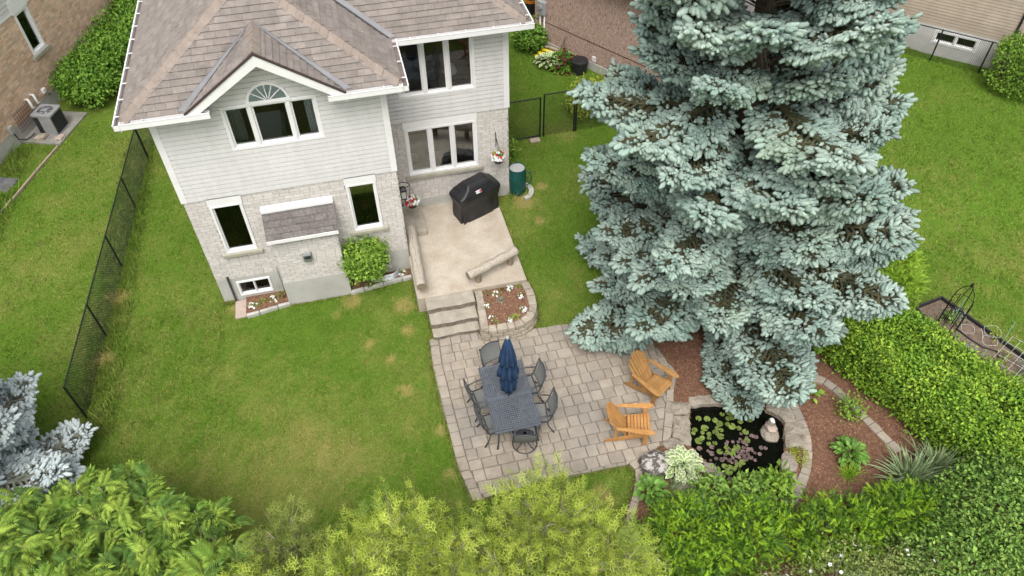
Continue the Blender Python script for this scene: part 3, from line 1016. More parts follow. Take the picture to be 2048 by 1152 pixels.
# half-round fan window over the bedroom window
c0 = (2.46, 5.71)
R0 = 0.44
mb = MB()
n = 20
for k in range(n):
    a, b = pi * k / n, pi * (k + 1) / n
    for dd in (0.045,):
        q = [(c0[0] + r_ * cos(t_), c0[1] + r_ * sin(t_) * 0.98) for t_, r_ in ((a, R0), (b, R0), (b, R0 - 0.055), (a, R0 - 0.055))]
        mb.hexa([WING.P(s, 0, z) for s, z in q] + [WING.P(s, dd, z) for s, z in q])
mb.wbox(WING, c0[0] - R0 - 0.02, c0[0] + R0 + 0.02, 0, 0.05, 5.66, 5.735)
fan = hpart(mb.build('window', 'white_trim', house, label='half-round fan window with white radiating bars'))
mb = MB()
for k in range(28):
    a, b = pi * k / 28, pi * (k + 1) / 28
    mb.poly([WING.P(c0[0], 0.026, c0[1]), WING.P(c0[0] + 0.39 * cos(a), 0.026 + 0.006 * (k % 2), c0[1] + 0.39 * sin(a)), WING.P(c0[0] + 0.39 * cos(b), 0.026 + 0.006 * ((k + 1) % 2), c0[1] + 0.39 * sin(b))])
setp(mb.build('pleated_shade', 'pleat'), fan)
setp(MB().poly([WING.P(c0[0] + 0.39 * cos(pi * k / 24), 0.036, c0[1] + 0.39 * sin(pi * k / 24)) for k in range(25)]).build('pane', 'glass'), fan)
for a in (40, 68, 92, 118, 145):
    a = radians(a)
    p0 = WING.P(c0[0] + 0.06 * cos(a), 0.04, c0[1] + 0.06 * sin(a))
    p1 = WING.P(c0[0] + 0.40 * cos(a), 0.04, c0[1] + 0.40 * sin(a))
    setp(MB().bar(p0, p1, 0.018, 0.012, up=(0, 1, 0)).build('glazing_bar', 'white_trim'), fan)

# side door and its stone step
dr = MB().wbox(SIDE, 0.75, 1.7, -0.05, 0.012, 0.72, 2.75)
dr = hpart(dr.build('door', 'white_trim', house))
setp(MB().wbox(SIDE, 0.9, 1.55, 0.012, 0.018, 1.6, 2.6).build('pane', 'glass'), dr)
setp(MB().tube([SIDE.P(0.84, 0.02, 1.55), SIDE.P(0.84, 0.08, 1.55), SIDE.P(0.94, 0.09, 1.55)], 0.012).build('handle', 'black_metal'), dr)

# ---------------------------------------------------------------- roof
EZ = 5.9
roof = hpart(MB().box(0.1, 7.98, 2.15, 11, H3 - 0.01, H3 + 0.02).build('roof', 'white_trim', house, label='brown asphalt shingle hip roof with white soffit'))


def clip(poly, half):
    out = []
    for i in range(len(poly)):
        a, b = poly[i], poly[(i + 1) % len(poly)]
        da, db = half(a), half(b)
        if da >= 0:
            out.append(a)
        if (da >= 0) != (db >= 0):
            k = da / (da - db)
            out.append((a[0] + (b[0] - a[0]) * k, a[1] + (b[1] - a[1]) * k))
    return out


SH_LEFT = [0]


def slope(pts, e0, e1, limit=0, seed=0, expo=0.145, mat='shingle', parent=None, wid=(0.2, 0.36), back=True):
    """shingle one convex roof plane: pts 3D, eave direction e0 to e1"""
    r = random.Random(seed)
    parent = parent or roof
    pts = [Vector(p) for p in pts]
    o = Vector(e0)
    u = (Vector(e1) - o).normalized()
    nrm = None
    for p in pts:
        c = u.cross(p - o)
        if c.length > 0.05:
            nrm = c.normalized()
            break
    if nrm.z < 0:
        nrm = -nrm
    v = nrm.cross(u)
    if v.z < 0:
        v = -v
    loc = [((p - o).dot(u), (p - o).dot(v)) for p in pts]
    area = sum(loc[i][0] * loc[(i + 1) % len(loc)][1] - loc[(i + 1) % len(loc)][0] * loc[i][1] for i in range(len(loc)))
    if area < 0:
        loc.reverse()
    mb = MB()
    if back:
        bb = MB()
        a3 = [o + u * a + v * b - nrm * 0.004 for a, b in loc]
        b3 = [q - nrm * 0.09 for q in a3]
        i0 = len(bb.v)
        bb.v += [tuple(q) for q in a3 + b3]
        n_ = len(a3)
        bb.f += [tuple(range(n_)), tuple(range(2 * n_ - 1, n_ - 1, -1))] + [(k, (k + 1) % n_, n_ + (k + 1) % n_, n_ + k) for k in range(n_)]
        bb.m += [0] * (n_ + 2)
        setp(bb.build('roof_deck', 'shingle_edge'), parent)
    smin, smax = min(a for a, b in loc), max(a for a, b in loc)
    tmin, tmax = min(b for a, b in loc), max(b for a, b in loc)
    t0 = tmin - 0.02
    cnt = 0
    while t0 < tmax:
        t1 = t0 + expo
        s = smin - r.uniform(0, 0.3)
        while s < smax:
            e = s + r.uniform(*wid)
            q = [(s + 0.002, t0), (e - 0.002, t0), (e - 0.002, t1 + 0.01), (s + 0.002, t1 + 0.01)]
            for i in range(len(loc)):
                a, b = loc[i], loc[(i + 1) % len(loc)]
                q = clip(q, lambda p, a=a, b=b: (b[0] - a[0]) * (p[1] - a[1]) - (b[1] - a[1]) * (p[0] - a[0]))
                if len(q) < 3:
                    break
            if len(q) >= 3:
                lift = 0.018 + r.uniform(0, 0.008)
                top = [o + u * a + v * b + nrm * (0.002 + lift * (1 - (b - t0) / (t1 - t0 + 0.01))) for a, b in q]
                bot = [o + u * a + v * b - nrm * 0.002 for a, b in q]
                tgt = mb
                if cnt < limit:
                    tgt = MB()
                i0 = len(tgt.v)
                k = len(q)
                tgt.v += [tuple(p) for p in bot + top]
                tgt.f.append(tuple(range(i0 + k, i0 + 2 * k)))
                tgt.m.append(0)
                for j in range(k):
                    tgt.f.append((i0 + j, i0 + (j + 1) % k, i0 + k + (j + 1) % k, i0 + k + j))
                    tgt.m.append(0)
                if cnt < limit:
                    setp(tgt.build('shingle', mat), parent)
                cnt += 1
            s = e
        t0 = t1
    if mb.v:
        setp(mb.build('shingles', mat, kind='stuff'), parent)


OV = 0.4
xa, xb, yf = -OV, 5.26, -OV
xm = (xa + xb) / 2
SP = 0.65            # pitch of the side slopes
FP = 0.92            # pitch of the front slopes
zr = EZ + SP * (xb - xm)
ya = yf + (zr - EZ) / FP
apex = (xm, ya, zr)
GCX, GZR = 2.47, 7.0                    # gable ridge
gy = yf + (GZR - EZ) / FP               # where it meets the front slope
GH = 1.60
f1, f2 = (GCX - GH, yf, EZ), (GCX + GH, yf, EZ)
gb = (GCX, gy, GZR)
slope([(xa, yf, EZ), f1, gb, apex], (xa, yf, EZ), (xb, yf, EZ), limit=75, seed=1)
slope([f2, (xb, yf, EZ), apex, gb], (xa, yf, EZ), (xb, yf, EZ), limit=75, seed=2)
# main block: ridge along Y behind the wing
xR, yF, xL = 8.5, 1.5, -OV
xM = (xL + xR) / 2
zM = EZ + SP * (xR - xM)
yM = yF + (zM - EZ) / FP
yW = yF + (zr - EZ) / FP               # wing ridge meets the main front slope
slope([(xa, yf, EZ), apex, (xm, yW, zr), (xa, yW, EZ)], (xa, yf, EZ), (xa, 11, EZ), limit=60, seed=3)
slope([(xa, yW, EZ), (xm, yW, zr), (xM, yM, zM), (xM, 8, zM), (xL, 11.6, EZ)], (xa, yW, EZ), (xa, 11, EZ), seed=33)
slope([(xb, yf, EZ), (xb, yF, EZ), (xm, yW, zr), apex], (xb, yf, EZ), (xb, yF, EZ), limit=40, seed=4)
slope([(xb, yF, EZ), (xR, yF, EZ), (xM, yM, zM), (xm, yW, zr)], (xb, yF, EZ), (xR, yF, EZ), limit=50, seed=5)
slope([(xR, yF, EZ), (xR, 11.6, EZ), (xM, 8, zM), (xM, yM, zM)], (xR, yF, EZ), (xR, 11, EZ), seed=6)
slope([(xR, 11.6, EZ), (xL, 11.6, EZ), (xM, 8, zM)], (xR, 11.6, EZ), (xL, 11.6, EZ), seed=7)
# gable roof (two small planes over the bedroom window)
gf = yf - 0.06
zf = GZR - 0.686 * 1.62
slope([(GCX, gf, GZR + 0.03), (GCX, gy, GZR + 0.03), (GCX - GH, yf, EZ + 0.03), (GCX - 1.62, gf, zf + 0.03)], (GCX - 1.62, gf, zf + 0.03), (GCX - 1.62, gy, zf + 0.03), seed=8)
slope([(GCX, gf, GZR + 0.03), (GCX + 1.62, gf, zf + 0.03), (GCX + GH, yf, EZ + 0.03), (GCX, gy, GZR + 0.03)], (GCX + 1.62, gf, zf + 0.03), (GCX + 1.62, gy, zf + 0.03), seed=9)


def caps(a, b, side1, side2, n_, wid=0.17):
    """folded cap shingles laid up a hip or ridge from a to b; side1, side2 point down each slope"""
    a, b = Vector(a), Vector(b)
    d = (b - a) / n_
    up = Vector((0, 0, 1))
    s1, s2 = Vector(side1).normalized() * wid, Vector(side2).normalized() * wid
    for k in range(n_):
        p, q = a + d * k, a + d * (k + 1.12)
        mb = MB()
        lo, hi = up * 0.038, up * 0.026
        j = random.uniform(-.006, .006)
        vs_ = [p + s1 + lo, p + lo * 1.5, p + s2 + lo, q + s1 + hi, q + hi * 1.7, q + s2 + hi]
        vb = [x - up * 0.03 for x in vs_]
        mb.v = [tuple(x + up * j) for x in vs_ + vb]
        mb.f = [(0, 1, 4, 3), (1, 2, 5, 4), (0, 6, 7, 1), (1, 7, 8, 2), (3, 4, 10, 9), (4, 5, 11, 10), (0, 3, 9, 6), (2, 8, 11, 5)]
        mb.m = [0] * 8
        setp(mb.build('ridge_cap', 'ridge'), roof)


HL = ((-.58, .82, -.377), (.58, -.82, -.754))
HR = ((-.58, -.82, -.754), (.58, .82, -.377))
caps((xa + .04, yf + .04, EZ + .03), apex, *HL, 20)
caps((xb - .04, yf + .04, EZ + .03), apex, *HR, 20)
caps(apex, (xm, yW, zr), (-1, 0, -SP), (1, 0, -SP), 12)
caps((xR - .04, yF + .04, EZ + .03), (xM, yM, zM), *HR, 30)
caps((xm, yW, zr), (xM, yM, zM), *HL, 10)
caps((GCX, gf, GZR + 0.03), (GCX, gy, GZR + 0.03), (-1, 0, -.686), (1, 0, -.686), 8)


def strip(a, b, s1, s2, lift, name, mat, wa, wb):
    a, b = Vector(a), Vector(b)
    up = Vector((0, 0, lift))
    s1, s2 = Vector(s1).normalized(), Vector(s2).normalized()
    mb = MB()
    mb.poly([a + s1 * wa + up, a + up * 0.7, b + up * 0.7, b + s1 * wb + up])
    mb.poly([a + up * 0.7, a + s2 * wa + up, b + s2 * wb + up, b + up * 0.7])
    return setp(mb.build(name, mat), roof)


strip(f1, gb, (-1, 0, 0), (1, 0, .686), 0.062, 'valley_flashing', 'flashing', 0.15, 0.035)
strip(f2, gb, (1, 0, 0), (-1, 0, .686), 0.062, 'valley_flashing', 'flashing', 0.15, 0.035)
strip((xb, yF, EZ), (xm, yW, zr), (-.3, -.1, .19), (1, 0, 0), 0.058, 'valley_flashing', 'flashing', 0.13, 0.13)

# fascias, soffits, gutters
mb = MB()
mb.box(xa + .08, 0, yf + .08, 11.5, H3 - 0.02, H3 + .0)
mb.box(0, 1.32, yf + .08, 0, H3 - 0.02, H3).box(3.71, 4.88, yf + .08, 0, H3 - 0.02, H3)
mb.box(4.88, xb - .08, yf + .08, 1.92, H3 - 0.02, H3)
mb.box(xb - .08, xR - .08, yF + .08, 1.92, H3 - 0.02, H3)
mb.box(8.08, xR - .08, 1.92, 11.5, H3 - 0.02, H3)
setp(mb.build('soffit', 'white_trim'), roof)


def gutter(a, b, out, ends=(True, True)):
    a, b, out = Vector(a), Vector(b), Vector(out)
    d = (b - a).normalized()
    mb = MB()
    ln = (b - a).length
    c = (a + b) / 2
    up = Vector((0, 0, 1))
    mb.obox(c + out * 0.006 + up * -0.075, d * ln / 2, out * 0.006, up * 0.085)            # back / fascia
    mb.obox(c + out * 0.06 + up * -0.115, d * ln / 2, out * 0.06, up * 0.007)             # bottom
    mb.obox(c + out * 0.118 + up * -0.055, d * ln / 2, out * 0.006, up * 0.06)           # front face
    mb.obox(c + out * 0.118 + up * 0.008, d * ln / 2, out * 0.013, up * 0.006)           # rolled lip
    for e, p, sg in ((ends[0], a, 1), (ends[1], b, -1)):
        if e:
            mb.obox(p + d * 0.004 * sg + out * 0.06 - up * 0.058, d * 0.004, out * 0.058, up * 0.058)
    gt = setp(mb.build('gutter', 'white_trim'), roof)
    setp(MB().obox(c + out * 0.06 - up * 0.085, d * (ln / 2 - 0.01), out * 0.05, up * 0.012).build('leaf_litter', 'gutter_grit'), gt)
    k = int(ln / 0.62)
    for i in range(k):
        p = a + d * ln * (i + 0.5) / k
        setp(MB().obox(p + out * 0.055 + up * 0.014, d * 0.013, out * 0.075, up * 0.006).build('hanger', 'white_trim'), gt)


ge = EZ - 0.005
gutter((xa - .0, yf, ge), (1.33, yf, ge), (0, -1, 0), (True, True))
gutter((3.70, yf, ge), (xb, yf, ge), (0, -1, 0))
gutter((xa, 11.6, ge), (xa, yf - 0.12, ge), (-1, 0, 0))
gutter((xb, yf - 0.12, ge), (xb, yF - 0.0, ge), (1, 0, 0))
gutter((xb + .12, yF, ge), (xR + .12, yF, ge), (0, -1, 0))
gutter((xR, yF, ge), (xR, 11.6, ge), (1, 0, 0))
# gable rake boards
for sg in (-1, 1):
    a = Vector((GCX + sg * 1.62, gf, zf - 0.0))
    b = Vector((GCX, gf, GZR + 0.0))
    up = Vector((0, 0, 1))
    dd = (b - a)
    mb = MB()
    th, wd = 0.03, 0.2
    q = [a - up * 0.005, b - up * 0.005, b - up * (wd * 1.2), a - up * (wd * 0.9)]
    mb.hexa([p for p in q] + [p - Vector((0, th, 0)) for p in q])
    setp(mb.build('rake_board', 'white_trim'), roof)
    mb = MB()
    q = [a + up * 0.05, b + up * 0.05, b + up * 0.005, a + up * 0.005]
    mb.hexa([p - Vector((0, 0.005, 0)) for p in q] + [p - Vector((0, th + .02, 0)) for p in q])
    setp(mb.build('drip_edge', 'shingle_edge'), roof)
    # soffit of the gable overhang
    mb = MB()
    mb.hexa([a - up * 0.16, b - up * 0.22, b + Vector((0, 0.5, -0.22)), a + Vector((0, 0.46, -0.16)), a - up * 0.13, b - up * 0.19, b + Vector((0, 0.5, -0.19)), a + Vector((0, 0.46, -0.13))])
    setp(mb.build('soffit', 'white_trim'), roof)
# shed roof over the fireplace bump-out
fr_ = hpart(MB().hexa([(1.62, -0.57, 2.30), (3.26, -0.57, 2.30), (3.26, 0.0, 2.30), (1.62, 0.0, 2.30), (1.62, -0.57, 2.34), (3.26, -0.57, 2.34), (3.26, -0.0, 2.84), (1.62, -0.0, 2.84)]).build('shed_roof', 'shingle_edge', house))
slope([(1.6, -0.6, 2.345), (3.28, -0.6, 2.345), (3.28, -0.0, 2.865), (1.6, -0.0, 2.865)], (1.6, -0.6, 2.345), (3.28, -0.6, 2.345), seed=12, expo=0.165, mat='shingle_grey', parent=fr_, limit=30, back=False)
hpart(MB().hexa([(1.6, -0.11, 2.76), (3.28, -0.11, 2.76), (3.28, 0.0, 2.86), (1.6, 0.0, 2.86), (1.6, -0.11, 2.86), (3.28, -0.11, 2.86), (3.28, 0.0, 2.945), (1.6, 0.0, 2.945)]).build('flashing', 'white_trim', house))
hpart(MB().box(1.6, 3.28, -0.63, -0.605, 2.26, 2.35).build('fascia', 'white_trim', house))
# fireplace vent
mb = MB().box(2.29, 2.52, -0.52, -0.488, 1.47, 1.72).box(2.31, 2.50, -0.6, -0.52, 1.68, 1.71)
mb.hexa([(2.32, -0.6, 1.49), (2.49, -0.6, 1.49), (2.49, -0.59, 1.49), (2.32, -0.59, 1.49), (2.32, -0.64, 1.6), (2.49, -0.64, 1.6), (2.49, -0.63, 1.6), (2.32, -0.63, 1.6)])
vt = hpart(mb.build('fireplace_vent', 'vent_tin', house))
setp(MB().box(2.335, 2.475, -0.6, -0.525, 1.5, 1.675).build('vent_core', 'ac_dark'), vt)
hpart(MB().tube([(0.3, -0.03, 0.9), (0.3, -0.06, 0.9), (0.295, -0.06, 0.05), (0.31, -0.16, 0.03)], 0.028, 8).build('downspout', 'black_plastic', house, smooth=True))
hpart(MB().tube([(1.52, -0.02, 1.0), (1.52, -0.03, 0.1)], 0.012, 6).build('conduit', 'meter_grey', house))


# ================================================================== back steps, slab, patio
mb = MB().prism(SLAB, -0.3, 0.5)
slab = mb.build('concrete_slab', 'slab', None, 'tan concrete slab raised behind the house with log rails on it', 'slab', bevel=0.012)
steps = empty('stone_steps', (5.65, -2.0, 0), 'three wide stone steps from the slab down to the paver patio', 'steps')
for k, (y0, y1, z0, z1, x0, x1) in enumerate(((-1.98, -1.562, 0.2, 0.475, 5.04, 6.26), (-2.36, -1.9, 0.1, 0.315, 5.06, 6.24), (-2.62, -2.28, -0.1, 0.155, 5.07, 6.23))):
    mb = MB()
    n = 9
    xs_ = [x0 + (x1 - x0) * i / n for i in range(n + 1)]
    for i in range(n):
        ja, jb = [0.012 * sin(7.3 * q + k * 2) + 0.008 * sin(19 * q) for q in (xs_[i], xs_[i + 1])]
        mb.hexa([(xs_[i], y0 + ja + .02, z0), (xs_[i + 1], y0 + jb + .02, z0), (xs_[i + 1], y1, z0), (xs_[i], y1, z0), (xs_[i], y0 + ja, z1), (xs_[i + 1], y0 + jb, z1), (xs_[i + 1], y1, z1), (xs_[i], y1, z1)])
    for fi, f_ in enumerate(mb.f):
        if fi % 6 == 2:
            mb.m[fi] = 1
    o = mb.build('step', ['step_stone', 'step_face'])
    setp(o, steps)
mb = MB().box(4.886, 5.5, 0.72, 1.86, 0.5, 0.66)
ds = mb.build('door_step', 'step_stone', None, 'stone door step of two blocks beside the side door on the slab', 'step', bevel=0.012)
setp(MB().box(4.886, 5.2, 0.5, 1.86, 0.664, 0.74).build('upper_block', 'step_stone', bevel=0.01), ds)

# pavers: courses parallel to the house, one soldier course down the lawn edge, a cut border by the pond
sheet('patio_ground', PATIO, 0.07, 0.022, 'paver_sand', kind='structure')
patio = bpy.data.objects['patio_ground']


def clip_rect(poly, q):
    out = poly
    for i in range(4):
        a, b = q[i], q[(i + 1) % 4]
        out = clip(out, lambda p, a=a, b=b: (b[0] - a[0]) * (p[1] - a[1]) - (b[1] - a[1]) * (p[0] - a[0]))
        if len(out) < 3:
            return []
    return out


def dedupe(q, e=0.012):
    o = []
    for p in q:
        if not o or (p[0] - o[-1][0]) ** 2 + (p[1] - o[-1][1]) ** 2 > e * e:
            o.append(p)
    while len(o) > 2 and (o[0][0] - o[-1][0]) ** 2 + (o[0][1] - o[-1][1]) ** 2 < e * e:
        o.pop()
    return o


def parea(q):
    return abs(sum(q[i][0] * q[(i + 1) % len(q)][1] - q[(i + 1) % len(q)][0] * q[i][1] for i in range(len(q)))) / 2


pr_ = random.Random(5)


def paver(q, name='paver', mat='paver', parent=None, z=0.045):
    q = dedupe(q)
    if len(q) < 3 or parea(q) < 0.006:
        return
    cx, cy = sum(p[0] for p in q) / len(q), sum(p[1] for p in q) / len(q)
    zz = z + pr_.uniform(-0.004, 0.004)
    tx, ty = pr_.uniform(-.012, .012), pr_.uniform(-.012, .012)

    def sh(k, dz):
        out = []
        for p in q:
            dx, dy = p[0] - cx, p[1] - cy
            L_ = max(sqrt(dx * dx + dy * dy), 0.01)
            f = 1 - k / L_
            out.append((cx + dx * f + pr_.uniform(-.003, .003), cy + dy * f + pr_.uniform(-.003, .003), zz + dz + tx * dx + ty * dy))
        return out
    a, b, c = sh(0.008, -0.06), sh(0.008, -0.012), sh(0.024, 0.0)
    mb = MB()
    n = len(q)
    mb.v = a + b + c
    for k in range(n):
        j = (k + 1) % n
        mb.f += [(k, j, n + j, n + k), (n + k, n + j, 2 * n + j, 2 * n + k)]
    mb.f.append(tuple(range(2 * n, 3 * n)))
    mb.m = [0] * len(mb.f)
    o = mb.build(name, mat)
    setp(o, parent or patio)


LEFT = [(4.95, -2.55), (4.9, -3.4), (4.93, -4.8), (4.97, -6.2), (5.12, -7.08)]


def xleft(y):
    for a, b in zip(LEFT[:-1], LEFT[1:]):
        if b[1] <= y <= a[1]:
            return a[0] + (b[0] - a[0]) * (y - a[1]) / (b[1] - a[1])
    return LEFT[0][0] if y > LEFT[0][1] else LEFT[-1][0]


BL = ((10.46, -4.62), (9.42, -6.78))          # the long diagonal joint by the pond
inner = clip(PATIO, lambda p: -((BL[1][0] - BL[0][0]) * (p[1] - BL[0][1]) - (BL[1][1] - BL[0][1]) * (p[0] - BL[0][0])))
y = -2.55
row = 0
while y > -7.2:
    hgt = pr_.choice([0.25, 0.27, 0.29])
    x = xleft(y - hgt / 2) + 0.235 - 0.0
    s0 = x
    tilt = 0.0
    x -= pr_.uniform(0.0, 0.12) * 0
    while x < 11:
        wd = pr_.choice([0.19, 0.25, 0.29, 0.33, 0.37])
        q = clip_rect(inner, [(x, y - hgt), (x + wd, y - hgt), (x + wd, y), (x, y)])
        if q:
            paver(q)
        x += wd
    y -= hgt
    row += 1
y = -2.55
while y > -7.0:                                  # soldier course beside the lawn
    h_ = pr_.uniform(0.2, 0.36)
    e = max(y - h_, -7.07)
    paver([(xleft(e) + .005, e), (xleft(e) + 0.228, e), (xleft(y) + 0.228, y), (xleft(y) + .005, y)])
    y = e
dv = Vector((BL[1][0] - BL[0][0], BL[1][1] - BL[0][1], 0))
ln = dv.length
dv.normalize()
nv = Vector((-dv.y, dv.x, 0))
outer = clip(PATIO, lambda p: ((BL[1][0] - BL[0][0]) * (p[1] - BL[0][1]) - (BL[1][1] - BL[0][1]) * (p[0] - BL[0][0])))
s = -0.3
while s < ln + 0.2:
    e = s + pr_.uniform(0.3, 0.4)
    for k in range(2):
        a = Vector((*BL[0], 0)) + dv * s + nv * (k * 0.3)
        b = Vector((*BL[0], 0)) + dv * e + nv * (k * 0.3)
        q = clip_rect(outer, [(a.x, a.y), (b.x, b.y), (b.x + nv.x * 0.3, b.y + nv.y * 0.3), (a.x + nv.x * 0.3, a.y + nv.y * 0.3)])
        if q:
            paver(q)
    s = e

# ---------------------------------------------------------------- raised flower planter beside the steps
planter = empty('stone_planter', (7.0, -2.3, 0), 'raised planter of stacked tan stone blocks beside the steps', 'planter')


def wall_path(pts, n):
    out = []
    d = [0]
    for a, b in zip(pts[:-1], pts[1:]):
        d.append(d[-1] + sqrt((b[0] - a[0]) ** 2 + (b[1] - a[1]) ** 2))
    for k in range(n + 1):
        t_ = d[-1] * k / n
        i = max(j for j in range(len(d)) if d[j] <= t_ + 1e-9)
        i = min(i, len(pts) - 2)
        f = (t_ - d[i]) / (d[i + 1] - d[i])
        out.append((pts[i][0] + (pts[i + 1][0] - pts[i][0]) * f, pts[i][1] + (pts[i + 1][1] - pts[i][1]) * f))
    return out, d[-1]


def smooth_path(pts, it=2):
    for _ in range(it):
        o = [pts[0]]
        for a, b in zip(pts[:-1], pts[1:]):
            o += [(a[0] * .75 + b[0] * .25, a[1] * .75 + b[1] * .25), (a[0] * .25 + b[0] * .75, a[1] * .25 + b[1] * .75)]
        o.append(pts[-1])
        pts = o
    return pts


def ring_stones(path, depth, z0, z1, L, name, mat, parent, seed, side=1, jit=0.012, bevel=0.014, tilt=0.0, gap=0.006):
    """blocks laid end to end along a path; depth to the left (side=1) of the path direction"""
    r = random.Random(seed)
    _, tot = wall_path(path, 1)
    n = max(1, int(tot / L))
    fine, _ = wall_path(path, n * 8)
    cut = [0]
    while cut[-1] < n * 8:
        cut.append(cut[-1] + r.choice([6, 7, 8, 9, 10]))
    cut[-1] = n * 8
    if len(cut) > 2 and cut[-1] - cut[-2] < 4:
        cut.pop(-2)
    for a, b in zip(cut[:-1], cut[1:]):
        A, B = Vector((*fine[a], 0)), Vector((*fine[b], 0))
        ta = Vector((*fine[min(a + 1, n * 8)], 0)) - Vector((*fine[max(a - 1, 0)], 0))
        tb = Vector((*fine[min(b + 1, n * 8)], 0)) - Vector((*fine[max(b - 1, 0)], 0))
        na, nb = [Vector((-q.y, q.x, 0)).normalized() * side for q in (ta, tb)]
        d = (B - A).normalized() * gap
        A, B = A + d, B - d
        j = [r.uniform(-jit, jit) for _ in range(8)]
        up = Vector((0, 0, 1))
        mb = MB()
        dd = depth * r.uniform(0.93, 1.05)
        p = [A + na * j[0], B + nb * j[1], B + nb * (dd + j[2]), A + na * (dd + j[3])]
        za, zb_ = z0, z1 + r.uniform(-jit, jit) * 0.7
        mb.hexa([q + up * za for q in p] + [q + up * (zb_ + 0.5 * jj) for q, jj in zip(p, j[4:])])
        setp(mb.build(name, mat, bevel=bevel), parent)


pp = smooth_path([(6.31, -1.58), (6.27, -2.2), (6.22, -2.75), (6.2, -2.92)], 1) + smooth_path([(6.24, -2.97), (6.7, -3.03), (7.2, -3.02), (7.55, -2.85), (7.76, -2.45), (7.78, -2.0), (7.74, -1.58)], 2)
for k, (z0, z1) in enumerate(((-0.06, 0.14), (0.145, 0.30), (0.305, 0.45))):
    off = 0.016 * (2 - k)
    ring_stones([(a + (0 if a < 6.4 else off * 0.5), b - off * 0.6) for a, b in pp[2 if k == 1 else 0:]], 0.2, z0, z1, 0.27, 'stone_block', 'wall_stone', planter, 20 + k)
inn = [(6.42, -1.6), (6.38, -2.82), (6.8, -2.86), (7.2, -2.84), (7.42, -2.7), (7.58, -2.4), (7.6, -1.6)]
soilp = MB().prism(inn, 0.0, 0.40).build('mulch_fill', 'mulch')
setp(soilp, planter)
o = chips(1700, inn, None, 0.0, 'bark_chips', None, zf=0.40, size=0.03)
del o['label'], o['category']
setp(o, planter)


# ---------------------------------------------------------------- flowers
def petals(n, r, R):
    v, f = [], []
    for k in range(n):
        a = 2 * pi * k / n
        for da, rr, z in ((0, 0.0, 0), (-0.6, r * 0.75, 0.15 * r), (0, r, 0.2 * r), (0.6, r * 0.75, 0.15 * r)):
            v.append((cos(a + da) * rr, sin(a + da) * rr, z))
        i = 4 * k
        f += [(i, i + 1, i + 2), (i, i + 2, i + 3)]
    return tmpl(v, f)


PET = petals(5, 1.0, 0)


def leaves_round(c, rad, n, size, r, up=0.5):
    d = unit(r.normal(size=(n, 3)) + np.array([0, 0, 0.4]))
    d[:, 2] = np.abs(d[:, 2])
    P_ = np.array(c) + d * np.array(rad) * r.uniform(0.35, 1.0, (n, 1))
    ax = unit(d + r.normal(0, 0.5, (n, 3)))
    nn = unit(np.array([0, 0, 1.0]) + 0.6 * d + r.normal(0, 0.3, (n, 3)))
    return scat(LEAF, orient(ax, nn, size * r.uniform(0.6, 1.3, n)), P_), d, P_


def flower_plant(name, loc, rad, h, nleaf, flowers, label, cat, group=None, leafmat='bush_leaf', lsize=0.06, fsize=0.035, seed=0, face=(0, -0.3, 1), top=0.7):
    r = np.random.default_rng(seed + 500)
    e = empty(name, loc, label, cat, group)
    (V, F, M), d, P_ = leaves_round((0, 0, 0.0), (rad, rad, h), nleaf, lsize, r)
    obj('leaves', npmesh('leaves', V, F, leafmat, M), e)
    for mat, nf in flowers:
        dd = unit(r.normal(size=(nf, 3)) + np.array([0, -0.15, top]))
        dd[:, 2] = np.abs(dd[:, 2])
        pos = dd * np.array((rad, rad, h)) * r.uniform(0.85, 1.1, (nf, 1))
        nn = unit(dd * 0.8 + np.array(face) * 0.7 + r.normal(0, 0.2, (nf, 3)))
        ax = unit(np.cross(nn, r.normal(size=(nf, 3))))
        V, F, M = scat(PET, orient(ax, nn, fsize * r.uniform(0.8, 1.2, nf)), pos)
        obj('blossoms', npmesh('blossoms', V, F, mat, M), e)
    return e


pz = 0.405
PG = 'pansies in the stone planter'
for k, (x, y, fl, nl, lb) in enumerate([
        (6.62, -1.72, [('petal_dark', 3)], 12, 'small dark red pansy in the planter corner by the slab'),
        (6.83, -1.80, [('petal_white', 9)], 16, 'white pansy between two dark red ones in the planter'),
        (7.0, -1.72, [('petal_dark', 4)], 18, 'dark red pansy with leafy base below the slab edge in the planter'),
        (7.22, -1.70, [('petal_white', 16)], 20, 'largest white pansy clump in the planter below the slab'),
        (7.45, -1.72, [], 26, 'leafy pansy without flowers in the planter corner'),
        (7.42, -2.02, [('petal_white', 12), ('petal_dark', 4)], 24, 'white and dark red pansy mix by the curved planter wall'),
        (6.52, -2.16, [('petal_white', 9)], 18, 'white pansy in the planter beside the upper steps'),
        (6.56, -2.56, [('petal_white', 4)], 6, 'sparse white pansy in the planter beside the lowest step'),
        (6.6, -2.75, [('petal_dark', 2)], 20, 'small leafy dark red pansy in the planter front corner'),
        (6.93, -2.76, [('petal_white', 9)], 14, 'white pansy at the middle of the planter front wall'),
        (7.12, -2.70, [('petal_white', 1)], 22, 'nearly flowerless yellow-green pansy at the planter front'),
        (7.38, -2.48, [('petal_white', 13)], 20, 'white pansy at the round corner of the planter')]):
    flower_plant('pansy', (x, y, pz), 0.085, 0.09, nl, fl, lb, 'flower', PG, seed=k, lsize=0.055, fsize=0.027)
e = empty('sage_plant', (6.9, -2.05, pz), 'round grey-blue herb in the middle of the planter', 'plant')
(V, F, M), d, P_ = leaves_round((0, 0, 0), (0.1, 0.1, 0.1), 60, 0.045, rng)
obj('leaves', npmesh('leaves', V, F, 'grass_blue', M), e)


